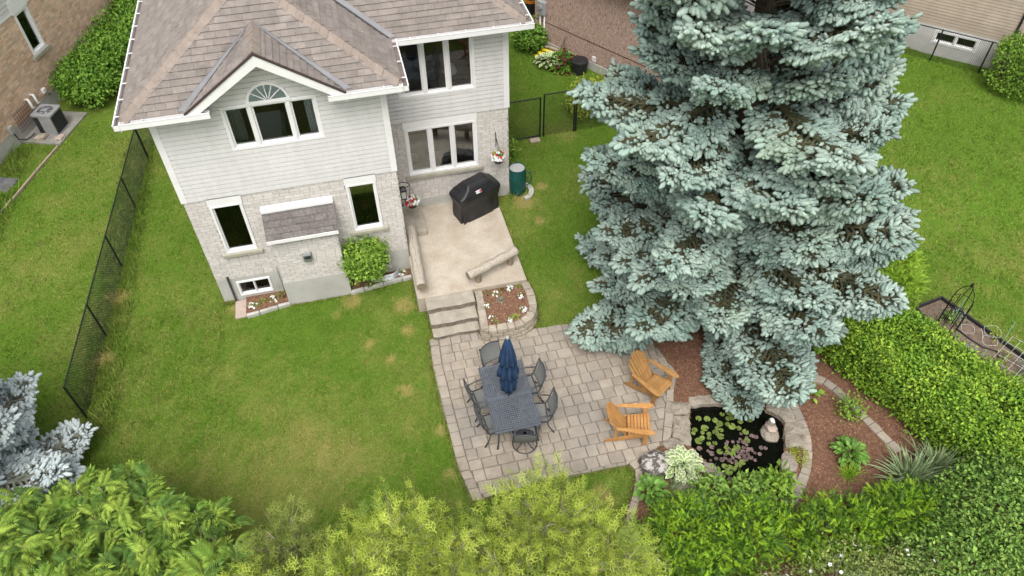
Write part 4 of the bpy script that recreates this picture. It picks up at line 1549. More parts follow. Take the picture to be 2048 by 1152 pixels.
# ---------------------------------------------------------------- log rails
def log_rail(a, b, r0, posts, label, mat, seed):
    a, b = Vector(a), Vector(b)
    root = empty('log_rail', ((a.x + b.x) / 2, (a.y + b.y) / 2, 0.5), label, 'log rail', 'log rails on the slab')
    r = random.Random(seed)
    n = 26
    mb = MB()
    pts = [a + (b - a) * (k / n) + Vector((0, 0, 0.004 * sin(k * .5 + seed))) for k in range(n + 1)]
    rs = [r0 * (1 + 0.05 * sin(k * 0.7 + seed) + r.uniform(-.02, .02)) for k in range(n + 1)]
    rs[0] *= 0.86
    rs[-1] *= 0.86
    mb.tube(pts, rs, 14, caps=False)
    lg = setp(mb.build('log', mat, smooth=True), root)
    d = (b - a).normalized()
    sd_ = d.cross(Vector((0, 0, 1))).normalized()
    up = sd_.cross(d)
    for p, rr, sg in ((a, rs[0], -1), (b, rs[-1], 1)):
        setp(MB().poly([p + d * 0.003 * sg + sd_ * rr * cos(2 * pi * k / 14) + up * rr * sin(2 * pi * k / 14) for k in range(14)]).build('log_end', 'log_end'), lg)
    # drying crack along the top
    mb = MB()
    crk = [pts[k] + Vector((0, 0, rs[k] * 0.985)) + sd_ * (0.02 * sin(k * 0.9) + 0.012) for k in range(2, n - 3)]
    mb.tube(crk, [0.003 + 0.004 * abs(sin(k)) for k in range(len(crk))], 5)
    setp(mb.build('crack', 'log_end'), lg)
    for t_ in posts:
        p = a + (b - a) * t_
        mb = MB().tube([(p.x, p.y, 0.49), (p.x, p.y, p.z - r0 * 0.4)], [0.085, 0.078], 10)
        setp(mb.build('post', 'post_wood'), root)


log_rail((5.06, 0.70, 0.86), (5.0, -1.52, 0.86), 0.135, (0.12, 0.86), 'weathered round log rail along the slab edge beside the house wall', 'log_wood', 1)
log_rail((7.6, -0.84, 0.87), (6.2, -1.44, 0.87), 0.12, (0.13, 0.8), 'weathered round log rail angled across the slab above the planter', 'log_wood_across', 2)

# ---------------------------------------------------------------- covered grill
gr = empty('covered_grill', (6.98, 1.36, 0.5), 'gas grill under a black fabric cover on the slab by the wall', 'grill', rz=radians(24))
lv = [(0.0, 0.60, 0.27, 0.05), (0.12, 0.605, 0.275, .05), (0.55, 0.62, 0.285, .05), (0.70, 0.665, 0.31, .07), (0.80, 0.69, 0.325, .09), (0.86, 0.665, 0.31, .1), (0.95, 0.53, 0.285, .1), (1.06, 0.40, 0.23, .08), (1.145, 0.335, 0.15, .06), (1.155, 0.32, 0.13, .05)]
NS = 96


def rrect(hx, hy, r_, k):
    t_ = 2 * pi * k / NS
    c_, s_ = cos(t_), sin(t_)
    ex = 0.22
    return hx * (1 if c_ >= 0 else -1) * abs(c_) ** ex, hy * (1 if s_ >= 0 else -1) * abs(s_) ** ex


Vc = []
lev = []
for a, b in zip(lv[:-1], lv[1:]):
    for q in range(4):
        f = q / 4
        lev.append([a[i] * (1 - f) + b[i] * f for i in range(3)])
lev.append(list(lv[-1][:3]))
for z, hx, hy in lev:
    for k in range(NS):
        x, y = rrect(hx, hy, 0, k)
        fold = (0.032 * max(0, 0.72 - z) / 0.72 * (sin(k * 0.55 + 2 * z) + 0.7 * sin(k * 1.3 - 3 * z)))
        sag = -0.05 * sin(max(0, min(1, (x + 0.6) / 1.2)) * pi * 2.5) ** 2 * (1 if 0.55 < z < 0.8 and y < 0 else 0)
        sc_ = 1 + fold / max(0.2, sqrt(x * x + y * y))
        nse = 0.013 * float(L3(np.array([x * 2, y * 2, z * 2.5])))
        Vc.append((x * sc_, y * sc_ + nse, z + sag + nse + (0.02 * sin(k * .2 + 1) if z < 0.01 else 0) * 0))
Fc = [[i * NS + k, i * NS + (k + 1) % NS, (i + 1) * NS + (k + 1) % NS, (i + 1) * NS + k] for i in range(len(lev) - 1) for k in range(NS)]
me = npmesh('cover', Vc, Fc, 'grill_cover', smooth=True)
obj('cover', me, gr)
setp_ = MB().poly([Vc[(len(lev) - 1) * NS + k] for k in range(NS)]).build('cover_top', 'grill_cover', gr)
lab = Vector((-0.08, -0.296, 0.945))
lx, lu = Vector((1, 0, 0)), Vector((0, 0.5, 0.86)).normalized()
ln_ = lx.cross(lu)
lp = MB().obox(lab, lx * 0.085, lu * 0.042, ln_ * 0.006).build('badge', 'label_white', gr)
MB().obox(lab + lx * 0.055 + ln_ * 0.007, lx * 0.026, lu * 0.034, ln_ * 0.002).build('badge_patch', 'label_red', lp)
fc = bpy.data.curves.new('badge_lettering', 'FONT')
fc.body = 'weber'
fc.size = 0.045
fc.align_x = 'CENTER'
fc.align_y = 'CENTER'
fc.materials.append(MATS['label_black'])
fo = bpy.data.objects.new('badge_lettering', fc)
COL.objects.link(fo)
bpy.context.view_layer.update()
fme = bpy.data.meshes.new_from_object(fo.evaluated_get(bpy.context.evaluated_depsgraph_get()))
bpy.data.objects.remove(fo)
fo = bpy.data.objects.new('badge_lettering', fme)
put(fo, lp)
fo.matrix_basis = Matrix.Translation(lab - lx * 0.028 + ln_ * 0.0085) @ Matrix((lx, lu, ln_)).transposed().to_4x4()

# ---------------------------------------------------------------- rain barrel
bz = float(gz(8.32, 1.85))
rb = empty('rain_barrel', (8.33, 1.98, bz), 'dark green plastic rain barrel at the house corner', 'barrel')
MB().lathe([(0.2, 0.0), (0.235, 0.02), (0.25, 0.2), (0.255, 0.24), (0.25, 0.28), (0.262, 0.5), (0.268, 0.54), (0.262, 0.58), (0.25, 0.78), (0.235, 0.84), (0.235, 0.88), (0.215, 0.88), (0.215, 0.855)], n=32).build('body', 'barrel_green', rb, smooth=False)
MB().lathe([(0.0, 0.852), (0.213, 0.855), (0.213, 0.862), (0.1, 0.868), (0.01, 0.87)], n=28).build('screen_lid', 'barrel_mesh', rb)
MB().tube([(0.24, 0, 0.72), (0.36, -0.03, 0.66), (0.41, -0.05, 0.5), (0.38, -0.06, 0.32), (0.27, -0.05, 0.22)], 0.017, 8).build('overflow_hose', 'barrel_green', rb, smooth=True)
mb = MB()
for k in range(10):
    a, b = radians(-75 + k * 15), radians(-60 + k * 15)
    mb.hexa([(r_ * cos(t_) * 1.0, r_ * sin(t_), z) for z in (0, 0.07) for r_, t_ in ((0.30, a), (0.44, a), (0.44, b), (0.30, b))])
mb.build('splash_block', 'concrete', None, 'curved pale concrete splash block around the rain barrel foot', 'splash block', loc=(8.36, 1.93, bz))

# ---------------------------------------------------------------- hanging baskets and wall lantern
def basket(hook, c, arm, label, fl, seed):
    e = flower_plant('hanging_basket', c, 0.19, 0.14, 110, fl, label, 'hanging basket', seed=seed, lsize=0.075, fsize=0.04, top=0.25, face=(0, -0.7, 0.7))
    MB().lathe([(0.06, -0.2), (0.12, -0.15), (0.15, -0.03), (0.155, 0.0), (0.14, 0.0)], n=16).build('pot', 'black_plastic', e)
    h = Vector(hook) - Vector(c)
    mb = MB()
    for k in range(3):
        a = 2 * pi * k / 3
        mb.tube([(0.14 * cos(a), 0.14 * sin(a), 0), h + Vector((0, 0, -0.02))], 0.004, 4)
    mb.build('chain', 'black_metal', e)
    mb = MB()
    mb.tube([Vector(p) - Vector(c) for p in arm], 0.011, 6)
    mb.build('bracket', 'black_metal', e)
    return e


basket((5.22, 1.12, 1.98), (5.22, 1.12, 1.42), [(4.89, 1.12, 1.75), (4.89, 1.12, 2.05), (5.0, 1.12, 2.12), (5.15, 1.12, 2.08), (5.22, 1.12, 1.98), (5.14, 1.12, 1.93)], 'hanging basket of red and white petunias by the side door', [('petal_white', 42), ('petal_red', 26)], 1)
basket((7.72, 1.62, 2.42), (7.72, 1.62, 2.06), [(7.72, 1.9, 2.2), (7.72, 1.9, 2.68), (7.72, 1.88, 2.5), (7.72, 1.62, 2.42)], 'hanging basket of white and coral petunias on the brick wall corner', [('petal_white', 40), ('petal_red', 9)], 2)
ld = empty('wall_lantern', (4.99, 0.42, 2.35), 'black wall lantern beside the side door above the slab', 'lantern')
mb = MB().box(-0.11, -0.07, -0.05, 0.05, -0.12, 0.16).box(-0.07, 0.0, -0.012, 0.012, 0.1, 0.13)
mb.box(-0.085, 0.085, -0.085, 0.085, 0.06, 0.1).hexa([(-.08, -.08, .1), (.08, -.08, .1), (.08, .08, .1), (-.08, .08, .1), (-.03, -.03, .17), (.03, -.03, .17), (.03, .03, .17), (-.03, .03, .17)])
for sx in (-1, 1):
    for sy in (-1, 1):
        mb.box(sx * .065 - .008, sx * .065 + .008, sy * .065 - .008, sy * .065 + .008, -.18, .06)
mb.box(-.075, .075, -.075, .075, -.2, -.18)
mb.build('cage', 'black_metal', ld)
MB().box(-.055, .055, -.055, .055, -.175, .055).build('glass', 'lamp_glass', ld)

# ---------------------------------------------------------------- bed strips, window well, splash stone by the wall
for nm, pl, cc, lb in (('flower_bed', BEDL, 450, 'narrow mulch flower bed under the basement window beside the fireplace wall'), ('flower_bed', BEDR, 450, 'narrow mulch flower bed at the window well beside the slab')):
    e = empty(nm, (sum(p[0] for p in pl) / 4, sum(p[1] for p in pl) / 4, 0), lb, 'flower bed')
    setp(MB().prism(pl, -0.05, 0.075).build('mulch_fill', 'mulch'), e)
    o = chips(cc, pl, None, 0.0, 'bark_chips', None, zf=0.078, size=0.028)
    del o['label'], o['category']
    setp(o, e)
    a, b = pl[0], pl[1]
    ring_stones([(a[0], a[1] - 0.03), (b[0], b[1] - 0.03)], 0.09, -0.03, 0.11, 0.36, 'edging_block', 'concrete', e, 3, side=-1, jit=0.008)
MB().box(0.27, 0.55, -0.66, -0.06, -0.02, 0.055).build('splash_stone', 'pink_rock', None, 'flat pinkish stone slab below the black downspout', 'stone', bevel=0.01)
mb = MB()
prof = []
for k in range(12):
    z = 0.0 + 0.26 * k / 11
    prof.append((0.30 + 0.018 * cos(k * pi), z))
nn_ = 18
for (r0, z0), (r1, z1) in zip(prof[:-1], prof[1:]):
    for j in range(nn_):
        a, b = pi + pi * j / nn_, pi + pi * (j + 1) / nn_
        ex = lambda r_, t_, z: (4.12 + (r_ + 0.12) * (1 if cos(t_) > 0 else -1) * abs(cos(t_)) ** 0.5, -0.02 + r_ * sin(t_) * 0.95, z)
        mb.poly([ex(r0, a, z0), ex(r0, b, z0), ex(r1, b, z1), ex(r1, a, z1)])
mb.build('window_well', 'galvanised', None, 'corrugated galvanised window well in front of the small basement window', 'window well')
for k, (x, y, fl, lb) in enumerate([(0.72, -0.38, [('petal_white', 14)], 'large white flower clump in the bed below the basement window near the splash stone'), (0.95, -0.3, [], 'leafy green plant between white flowers below the basement window'), (1.24, -0.28, [('petal_white', 10)], 'white flower clump in the bed near the fireplace wall'), (1.46, -0.2, [('petal_dark', 4)], 'dark red flower in the bed corner at the fireplace wall'), (4.62, -0.14, [('petal_white', 14), ('petal_dark', 2)], 'white flower clump between window well and slab')]):
    flower_plant('flower_clump', (x, y, 0.075), 0.11, 0.12, 30, fl, lb, 'flower', 'flower clumps along the house wall', seed=40 + k, fsize=0.03)


# ================================================================== patio furniture
def dining_chair(name, loc, rz, label, swivel=False):
    """faces local +Y (towards the table)"""
    e = empty(name, loc, label, 'chair', 'dining chairs around the patio table', rz)
    hw = 0.25
    sz = 0.42
    lm = 'chair_metal'
    # seat sling
    n = 7
    V, F = [], []
    for i in range(n + 1):
        t_ = i / n
        y = 0.24 - 0.48 * t_
        z = sz + 0.02 - 0.035 * sin(pi * t_) - 0.03 * t_ + (-0.03 * max(0, (0.12 - t_) / 0.12))
        for x in (-hw + .02, -0.1, 0.1, hw - .02):
            V.append((x, y, z - (0.012 if abs(x) < .15 else 0)))
    for i in range(n):
        for j in range(3):
            F.append([i * 4 + j, i * 4 + j + 1, i * 4 + j + 5, i * 4 + j + 4])
    V2 = [(a, b, c - 0.012) for a, b, c in V]
    F2 = [[q + len(V) for q in reversed(f)] for f in F]
    obj('seat', npmesh('seat', V + V2, F + F2, 'sling', smooth=True), e)
    V, F = [], []
    for i in range(n + 1):
        t_ = i / n
        z = sz + 0.06 + 0.44 * t_
        y = -0.25 - 0.14 * t_ - 0.03 * sin(pi * t_)
        top = 0.0
        for x in (-hw + .02, -0.12, 0, 0.12, hw - .02):
            V.append((x, y - 0.04 * (1 - (x / hw) ** 2), z + 0.05 * t_ * (1 - (x / hw) ** 2)))
    for i in range(n):
        for j in range(4):
            F.append([i * 5 + j, i * 5 + j + 1, i * 5 + j + 6, i * 5 + j + 5])
    V2 = [(a, b - 0.012, c) for a, b, c in V]
    F2 = [[q + len(V) for q in reversed(f)] for f in F]
    obj('backrest', npmesh('backrest', V + V2, F + F2, 'sling', smooth=True), e)
    bf = MB()
    for sx in (-1, 1):
        bf.tube([(sx * hw, 0.25, sz), (sx * hw, -0.22, sz - 0.02), (sx * hw, -0.27, sz + 0.05), (sx * hw, -0.39, sz + 0.5)], 0.016, 6)
        bf.tube([(sx * hw, -0.39, sz + 0.49), (sx * hw, -0.4, sz + 0.53), (sx * hw, -0.405, sz + 0.55)], [0.012, 0.024, 0.012], 8)
    bf.tube([(x, -0.39 - 0.045 * (1 - (x / hw) ** 2), sz + 0.5 + 0.055 * (1 - (x / hw) ** 2)) for x in (-hw, -.17, -.08, 0, .08, .17, hw)], 0.015, 6)
    bf.tube([(x, -0.265 - 0.03 * (1 - (x / hw) ** 2), sz + 0.07 + 0.0 * x) for x in (-hw, -.12, 0, .12, hw)], 0.012, 6)
    bf.tube([(-hw, 0.25, sz), (hw, 0.25, sz)], 0.016, 6)
    bf.tube([(-hw, -0.22, sz - 0.02), (hw, -0.22, sz - 0.02)], 0.014, 6)
    bf.build('frame', lm, e, smooth=True)
    for sx in (-1, 1):
        MB().tube([(sx * (hw + .01), -0.33, sz + 0.24), (sx * (hw + .045), -0.1, sz + 0.255), (sx * (hw + .045), 0.16, sz + 0.25), (sx * (hw + .03), 0.25, sz + 0.2), (sx * hw, 0.26, sz)], [0.014, 0.02, 0.022, 0.016, 0.014], 6).build('armrest', lm, e, smooth=True)
    if swivel:
        MB().tube([(0, 0, 0.06), (0, 0, sz - 0.03)], 0.035, 10).build('column', lm, e, smooth=True)
        MB().tube([(0.27 * cos(2 * pi * k / 28), 0.27 * sin(2 * pi * k / 28) - 0.02, 0.02) for k in range(29)], 0.014, 6, caps=False).build('base_ring', lm, e, smooth=True)
        mb = MB()
        for k in range(4):
            a = pi / 4 + k * pi / 2
            mb.tube([(0, 0, 0.15), (0.14 * cos(a), 0.14 * sin(a) - .01, 0.09), (0.27 * cos(a), 0.27 * sin(a) - 0.02, 0.025)], 0.013, 6)
        mb.build('spokes', lm, e, smooth=True)
        MB().box(-0.2, 0.2, -0.17, 0.17, sz - 0.06, sz - 0.03).build('rocker_plate', lm, e)
    else:
        for sx in (-1, 1):
            MB().tube([(sx * hw, 0.25, sz), (sx * (hw + .005), 0.26, 0.2), (sx * (hw + .03), 0.3, 0.0)], [0.016, 0.015, 0.018], 6).build('leg', lm, e, smooth=True)
            MB().tube([(sx * hw, -0.21, sz - .02), (sx * (hw + .005), -0.24, 0.22), (sx * (hw + .03), -0.36, 0.0)], [0.016, 0.015, 0.018], 6).build('leg', lm, e, smooth=True)
    return e


PZ = 0.046
TC = (6.365, -5.14)
CH = [((5.89, -4.85), -82, 'grey sling chair at the table side facing the lawn, nearer the steps'),
      ((5.97, -5.56), -83, 'grey sling chair at the table side facing the lawn, nearer the cedars'),
      ((6.84, -4.77), 92, 'grey sling chair at the table side facing the wooden chairs, nearer the steps'),
      ((6.90, -5.55), 82, 'grey sling chair at the table side facing the wooden chairs, nearer the cedars'),
      ((6.34, -4.22), 199, 'grey sling chair at the table end by the stone planter')]
for (x, y), a, lb in CH:
    dining_chair('dining_chair', (x, y, PZ), radians(a), lb)
dining_chair('swivel_chair', (6.52, -5.97, PZ), radians(-12), 'grey sling swivel chair on a ring base at the table end near the cedars', swivel=True)

# table with pierced lattice top
tb = empty('patio_table', (TC[0], TC[1], PZ), 'dark metal rectangular patio table with pierced lattice top', 'table')
hx, hy, tz = 0.505, 0.90, 0.70
V, F = [], []
cell = 0.0505
ncx, ncy = 19, 34
x0, y0 = -ncx * cell / 2, -ncy * cell / 2
hole = cell * 0.31
for i in range(ncx):
    for j in range(ncy):
        cx, cy = x0 + (i + .5) * cell, y0 + (j + .5) * cell
        h = cell / 2
        o_ = [(-h, -h), (0, -h), (h, -h), (h, 0), (h, h), (0, h), (-h, h), (-h, 0)]
        hd = [(-hole * .7, -hole * .7), (0, -hole), (hole * .7, -hole * .7), (hole, 0), (hole * .7, hole * .7), (0, hole), (-hole * .7, hole * .7), (-hole, 0)]
        k = len(V)
        if (i, j) == (9, 17) or abs(j - 16.6) < 0.5:
            V += [(cx + a, cy + b, tz) for a, b in (o_[0], o_[2], o_[4], o_[6])]
            F += [[k, k + 1, k + 2, k + 3]]
            continue
        V += [(cx + a, cy + b, tz) for a, b in o_] + [(cx + a, cy + b, tz) for a, b in hd] + [(cx + a, cy + b, tz - 0.016) for a, b in hd]
        for q in range(8):
            n_ = (q + 1) % 8
            F += [[k + q, k + n_, k + 8 + n_, k + 8 + q], [k + 8 + q, k + 8 + n_, k + 16 + n_, k + 16 + q]]
obj('lattice_top', npmesh('lattice_top', V, F, 'table_metal'), tb)
mb = MB()
for sx in (-1, 1):
    mb.box(min(sx * hx, sx * (ncx * cell / 2 - .002)), max(sx * hx, sx * (ncx * cell / 2 - .002)), -hy, hy, tz - 0.03, tz + 0.006)
    mb.box(-ncx * cell / 2, ncx * cell / 2, min(sx * hy, sx * (ncy * cell / 2 - .002)), max(sx * hy, sx * (ncy * cell / 2 - .002)), tz - 0.03, tz + 0.005)
mb.box(-hx + .02, hx - .02, -0.035, -0.012, tz - 0.04, tz + 0.003)
mb.build('rim', 'table_metal', tb, bevel=0.004)
for sx in (-1, 1):
    for sy in (-1, 1):
        MB().tube([(sx * .42, sy * .78, tz - .03), (sx * .40, sy * .74, 0.4), (sx * .43, sy * .8, 0.12), (sx * .46, sy * .85, 0.0)], [0.024, 0.02, 0.018, 0.026], 8).build('leg', 'chair_metal', tb, smooth=True)
# closed umbrella through the table
um = empty('closed_umbrella', (6.365, -5.14, PZ), 'closed navy blue patio umbrella standing through the table', 'umbrella')
MB().tube([(0, 0, 0.0), (0, 0, 2.7)], 0.02, 10).build('pole', 'black_metal', um)
MB().lathe([(0.24, 0), (0.24, 0.04), (0.1, 0.08), (0.04, 0.1), (0.04, 0.3)], n=24).build('base', 'black_metal', um)
MB().lathe([(0.01, 2.66), (0.035, 2.68), (0.04, 2.71), (0.025, 2.74), (0.005, 2.75)], n=12).build('finial', 'meter_grey', um)


def canopy(prof, nf, seed, amp):
    r = random.Random(seed)
    ph = [r.uniform(0, 6) for _ in range(4)]
    NSg = 64
    V, F = [], []
    for z, R, fo_ in prof:
        for k in range(NSg):
            t_ = 2 * pi * k / NSg
            rr = R * (1 + fo_ * (abs(sin(t_ * nf / 2 + ph[0] + z * 0.5)) * 1.2 - 0.6) + 0.10 * fo_ * sin(3 * t_ + ph[1] + 4 * z))
            V.append((rr * cos(t_ + 0.25 * z), rr * sin(t_ + 0.25 * z), z + amp * fo_ * sin(t_ * nf + ph[2])))
    for i in range(len(prof) - 1):
        for k in range(NSg):
            F.append([i * NSg + k, i * NSg + (k + 1) % NSg, (i + 1) * NSg + (k + 1) % NSg, (i + 1) * NSg + k])
    return npmesh('canopy', V, F, 'navy', smooth=True)


obj('canopy', canopy([(2.67, 0.02, 0), (2.62, 0.06, .1), (2.4, 0.10, .3), (2.15, 0.135, .4), (1.98, 0.155, .45), (1.9, 0.16, .45), (1.885, 0.12, .3)], 8, 1, 0.02), um, label='upper tier of the folded navy canopy')
obj('canopy', canopy([(1.95, 0.10, .2), (1.8, 0.16, .35), (1.62, 0.185, .45), (1.5, 0.19, .5), (1.45, 0.15, .4), (1.42, 0.12, .3)], 8, 2, 0.03), um, label='middle tier of the folded navy canopy')
obj('canopy', canopy([(1.55, 0.11, .2), (1.42, 0.125, .3), (1.3, 0.15, .4), (1.1, 0.155, .45), (0.98, 0.14, .5), (0.96, 0.11, .4), (1.1, 0.08, .2)], 8, 3, 0.05), um, label='lowest tier of the folded navy canopy')
MB().tube([(0.13 * cos(2 * pi * k / 20), 0.13 * sin(2 * pi * k / 20), 1.46) for k in range(21)], 0.014, 5, caps=False).build('tie_strap', 'navy', um)


# ---------------------------------------------------------------- adirondack chairs, facing local +Y
def adirondack(loc, rz, label, mat):
    e = empty('adirondack_chair', loc, label, 'chair', 'adirondack chairs on the patio', rz)
    # seat slats, sloping down to the back
    n = 7
    for k in range(n):
        t_ = k / (n - 1)
        y = 0.33 - 0.42 * t_
        z = 0.365 - 0.10 * t_ - (0.0 if k else 0.015)
        MB().obox((0, y, z), (0.265, 0, 0), (0, 0.031, -0.008), (0, 0.003, 0.011)).build('seat_slat', mat, e, bevel=0.004)
    # back fan of slats with a rounded top
    nb = 7
    for k in range(nb):
        f = (k - (nb - 1) / 2) / ((nb - 1) / 2)
        H = 0.84 - 0.17 * f * f
        b0 = Vector((f * 0.185, -0.13, 0.20))
        t0 = Vector((f * 0.265, -0.13 - 0.60 * H, 0.20 + 0.84 * H))
        ax = (t0 - b0)
        a0 = ax.normalized()
        sd_ = Vector((1, 0, 0))
        nn = sd_.cross(a0).normalized()
        mb = MB()
        wb, wt = 0.026, 0.0365
        cut = 0.035 * f
        q = [b0 - sd_ * wb, b0 + sd_ * wb, t0 + sd_ * wt - a0 * max(0, cut) * 1.2, t0 - sd_ * wt + a0 * min(0, cut) * 1.2]
        bend = nn * 0.02 * f * f
        q = [p + bend for p in q]
        mb.hexa([p - nn * 0.009 for p in q] + [p + nn * 0.009 for p in q])
        mb.build('back_slat', mat, e, bevel=0.003)
    for z, y, hw_ in ((0.42, -0.31, 0.29), (0.72, -0.525, 0.25), (0.2, -0.16, 0.26)):
        MB().box(-hw_, hw_, y - 0.035, y - 0.012, z - 0.035, z + 0.035).build('back_rail', mat, e, bevel=0.003)
    for sx in (-1, 1):
        # broad arm, narrow at the back
        pts = [(0.27, -0.42), (0.335, -0.42), (0.355, -0.2), (0.40, 0.1), (0.415, 0.3), (0.385, 0.4), (0.32, 0.4), (0.275, 0.3), (0.275, 0.05), (0.27, -0.2)]
        pts = [(sx * a, b + 0.03) for a, b in pts]
        MB().prism(pts if sx > 0 else pts[::-1], 0.545, 0.57).build('armrest', mat, e, bevel=0.005)
        # front leg and its bracket
        MB().box(min(sx * .285, sx * .31), max(sx * .285, sx * .31), 0.21, 0.31, 0.0, 0.545).build('front_leg', mat, e, bevel=0.004)
        MB().hexa([(sx * .312, .245, .40), (sx * .312, .27, .40), (sx * .32, .27, .40), (sx * .32, .245, .40), (sx * .312, .24, .545), (sx * .312, .275, .545), (sx * .385, .275, .545), (sx * .385, .24, .545)]).build('arm_bracket', mat, e)
        MB().box(min(sx * .27, sx * .292), max(sx * .27, sx * .292), -0.42, -0.36, 0.14, 0.545).build('rear_upright', mat, e, bevel=0.003)
        # long stringer running down to the rear foot
        pr2 = [(0.33, 0.355), (0.33, 0.27), (0.05, 0.20), (-0.30, 0.06), (-0.52, -0.0), (-0.62, 0.0), (-0.60, 0.05), (-0.40, 0.15), (-0.10, 0.265)]
        mb = MB()
        xa_, xb_ = sx * .258, sx * .282
        nq = len(pr2)
        mb.v = [(xa_, a, b) for a, b in pr2] + [(xb_, a, b) for a, b in pr2]
        mb.f = [tuple(range(nq)), tuple(range(2 * nq - 1, nq - 1, -1))] + [(k, (k + 1) % nq, nq + (k + 1) % nq, nq + k) for k in range(nq)]
        mb.m = [0] * (nq + 2)
        mb.build('stringer', mat, e, bevel=0.003)
    MB().box(-0.258, 0.258, 0.305, 0.33, 0.24, 0.345).build('front_rail', mat, e, bevel=0.003)
    return e


adirondack((9.72, -5.33, PZ), radians(-90 - 57 + 90 - 90 + 0), 'brown adirondack chair under the spruce branch tips, turned to the pond', 'teak_a')
adirondack((8.9, -6.29, PZ), radians(-18 - 90), 'bright orange-brown adirondack chair beside the pond stones in the open', 'teak_b')


# ================================================================== pond and rocks
wy = MB()
wp = [(a, b) for a, b in POND]
ccx, ccy = sum(p[0] for p in wp) / len(wp), sum(p[1] for p in wp) / len(wp)
MB().poly([(ccx + (a - ccx) * 1.06, ccy + (b - ccy) * 1.06, -0.07) for a, b in wp]).build('pond_water', 'pond_water', kind='structure')
MB().prism([(ccx + (a - ccx) * 1.05, ccy + (b - ccy) * 1.05) for a, b in wp], -0.72, -0.70).build('pond_bed', 'dark_core', kind='structure')


def rock(poly, z0, z1, label, mat='flat_rock', seed=0, name='pond_rock', cat='rock', group='flat rocks around the pond', jag=0.035, dome=0.03, grow=1.06):
    """an irregular slab: the outline roughened, edges chipped, top uneven"""
    r = random.Random(seed)
    cx, cy = sum(p[0] for p in poly) / len(poly), sum(p[1] for p in poly) / len(poly)
    pts = []
    for i in range(len(poly)):
        a, b = poly[i], poly[(i + 1) % len(poly)]
        m_ = max(2, int(sqrt((a[0] - b[0]) ** 2 + (a[1] - b[1]) ** 2) / 0.09))
        for k in range(m_):
            f = k / m_
            pts.append((a[0] + (b[0] - a[0]) * f + r.uniform(-jag, jag) * .5 - cx, a[1] + (b[1] - a[1]) * f + r.uniform(-jag, jag) * .5 - cy))
    n = len(pts)
    mb = MB()
    for sc_, z in ((0.92 * grow, z0), (1.0 * grow, z0 + (z1 - z0) * 0.45), (0.985 * grow, z1 - 0.02), (0.90 * grow, z1), (0.55, z1 + dome * 0.7), (0.2, z1 + dome)):
        for x, y in pts:
            mb.v.append((x * sc_ + r.uniform(-.012, .012), y * sc_ + r.uniform(-.012, .012), z + r.uniform(-.014, .014)))
    for i in range(5):
        for k in range(n):
            mb.f.append((i * n + k, i * n + (k + 1) % n, (i + 1) * n + (k + 1) % n, (i + 1) * n + k))
    mb.f.append(tuple(range(5 * n, 6 * n)))
    mb.f.append(tuple(range(n - 1, -1, -1)))
    mb.m = [0] * len(mb.f)
    return mb.build(name, mat, None, label, cat, group, loc=(cx, cy, 0))


RK = [([(10.05, -5.77), (10.48, -5.88), (10.3, -6.18), (9.94, -6.05)], -.15, .07, 'square flat rock at the pond edge under the spruce tips'),
      ([(9.96, -6.12), (10.30, -6.2), (10.05, -6.93), (9.90, -6.84), (9.75, -6.62)], -.15, .075, 'long flat rock between the orange-brown chair and the pond'),
      ([(9.45, -6.71), (9.71, -6.66), (9.92, -6.82), (9.83, -7.0), (9.51, -6.9)], -.1, .065, 'low flat rock beside the variegated hosta'),
      ([(10.1, -7.4), (10.3, -7.5), (10.42, -7.83), (10.25, -8.0), (10.04, -7.73)], -.2, .12, 'sloping boulder between the variegated hosta and the water'),
      ([(9.3, -7.62), (9.7, -7.7), (9.72, -7.97), (9.36, -7.98)], -.05, .1, 'flat rock below the variegated hosta'),
      ([(12.33, -6.89), (12.7, -7.02), (12.57, -7.3), (12.15, -7.18)], -.2, .08, 'flat rock beside the fountain at the curved stone edging'),
      ([(12.17, -7.21), (12.57, -7.34), (12.37, -7.58), (12.02, -7.48)], -.2, .12, 'pale pointed rock above the moss patch'),
      ([(11.98, -7.56), (12.08, -7.7), (12.06, -7.92), (11.95, -8.06), (11.66, -7.99), (11.83, -7.66)], -.2, .1, 'grey rock between the moss patch and the water'),
      ([(11.58, -8.05), (11.95, -8.1), (11.88, -8.36), (11.7, -8.43), (11.5, -8.17)], -.2, .07, 'broad flat rock next to the leafy plant at the pond end'),
      ([(11.45, -8.3), (11.72, -8.49), (11.66, -8.68), (11.3, -8.68)], -.2, .05, 'flat rock at the pond end by the yew'),
      ([(12.15, -6.25), (12.63, -6.45), (12.55, -6.9), (12.3, -6.9), (12.27, -6.66), (12.08, -6.47)], -.2, .09, 'large flat rock at the pond corner behind the fountain'),
      ([(11.5, -6.08), (11.9, -6.12), (11.98, -6.33), (11.74, -6.39), (11.48, -6.22)], -.2, .08, 'flat dark rock under the hanging spruce branch'),
      ([(10.5, -5.72), (11.0, -5.78), (11.45, -5.95), (11.4, -6.16), (10.9, -6.02), (10.5, -5.94)], -.2, .06, 'flat rock hidden below the spruce at the pond head'),
      ([(10.72, -8.05), (11.1, -8.1), (11.2, -8.35), (10.8, -8.4)], -.2, .08, 'grey rock among the leaves at the pond foot')]
for k, (pl, a, b, lb) in enumerate(RK):
    rock(pl, a, b, lb, seed=30 + k)
rock([(8.82, -7.03), (9.12, -6.95), (9.38, -7.08), (9.3, -7.44), (8.95, -7.5), (8.76, -7.25)], -.05, .26, 'rough dark boulder with white lichen next to the variegated hosta', 'lichen_rock', 60, 'boulder', 'boulder', None, 0.06, 0.08)
rock([(8.8, -7.42), (8.95, -7.4), (9.0, -7.55), (8.85, -7.6)], -.02, .12, 'small pink stone below the lichen boulder', 'pink_rock', 61, 'pink_stone', 'stone', None, 0.03, 0.03)
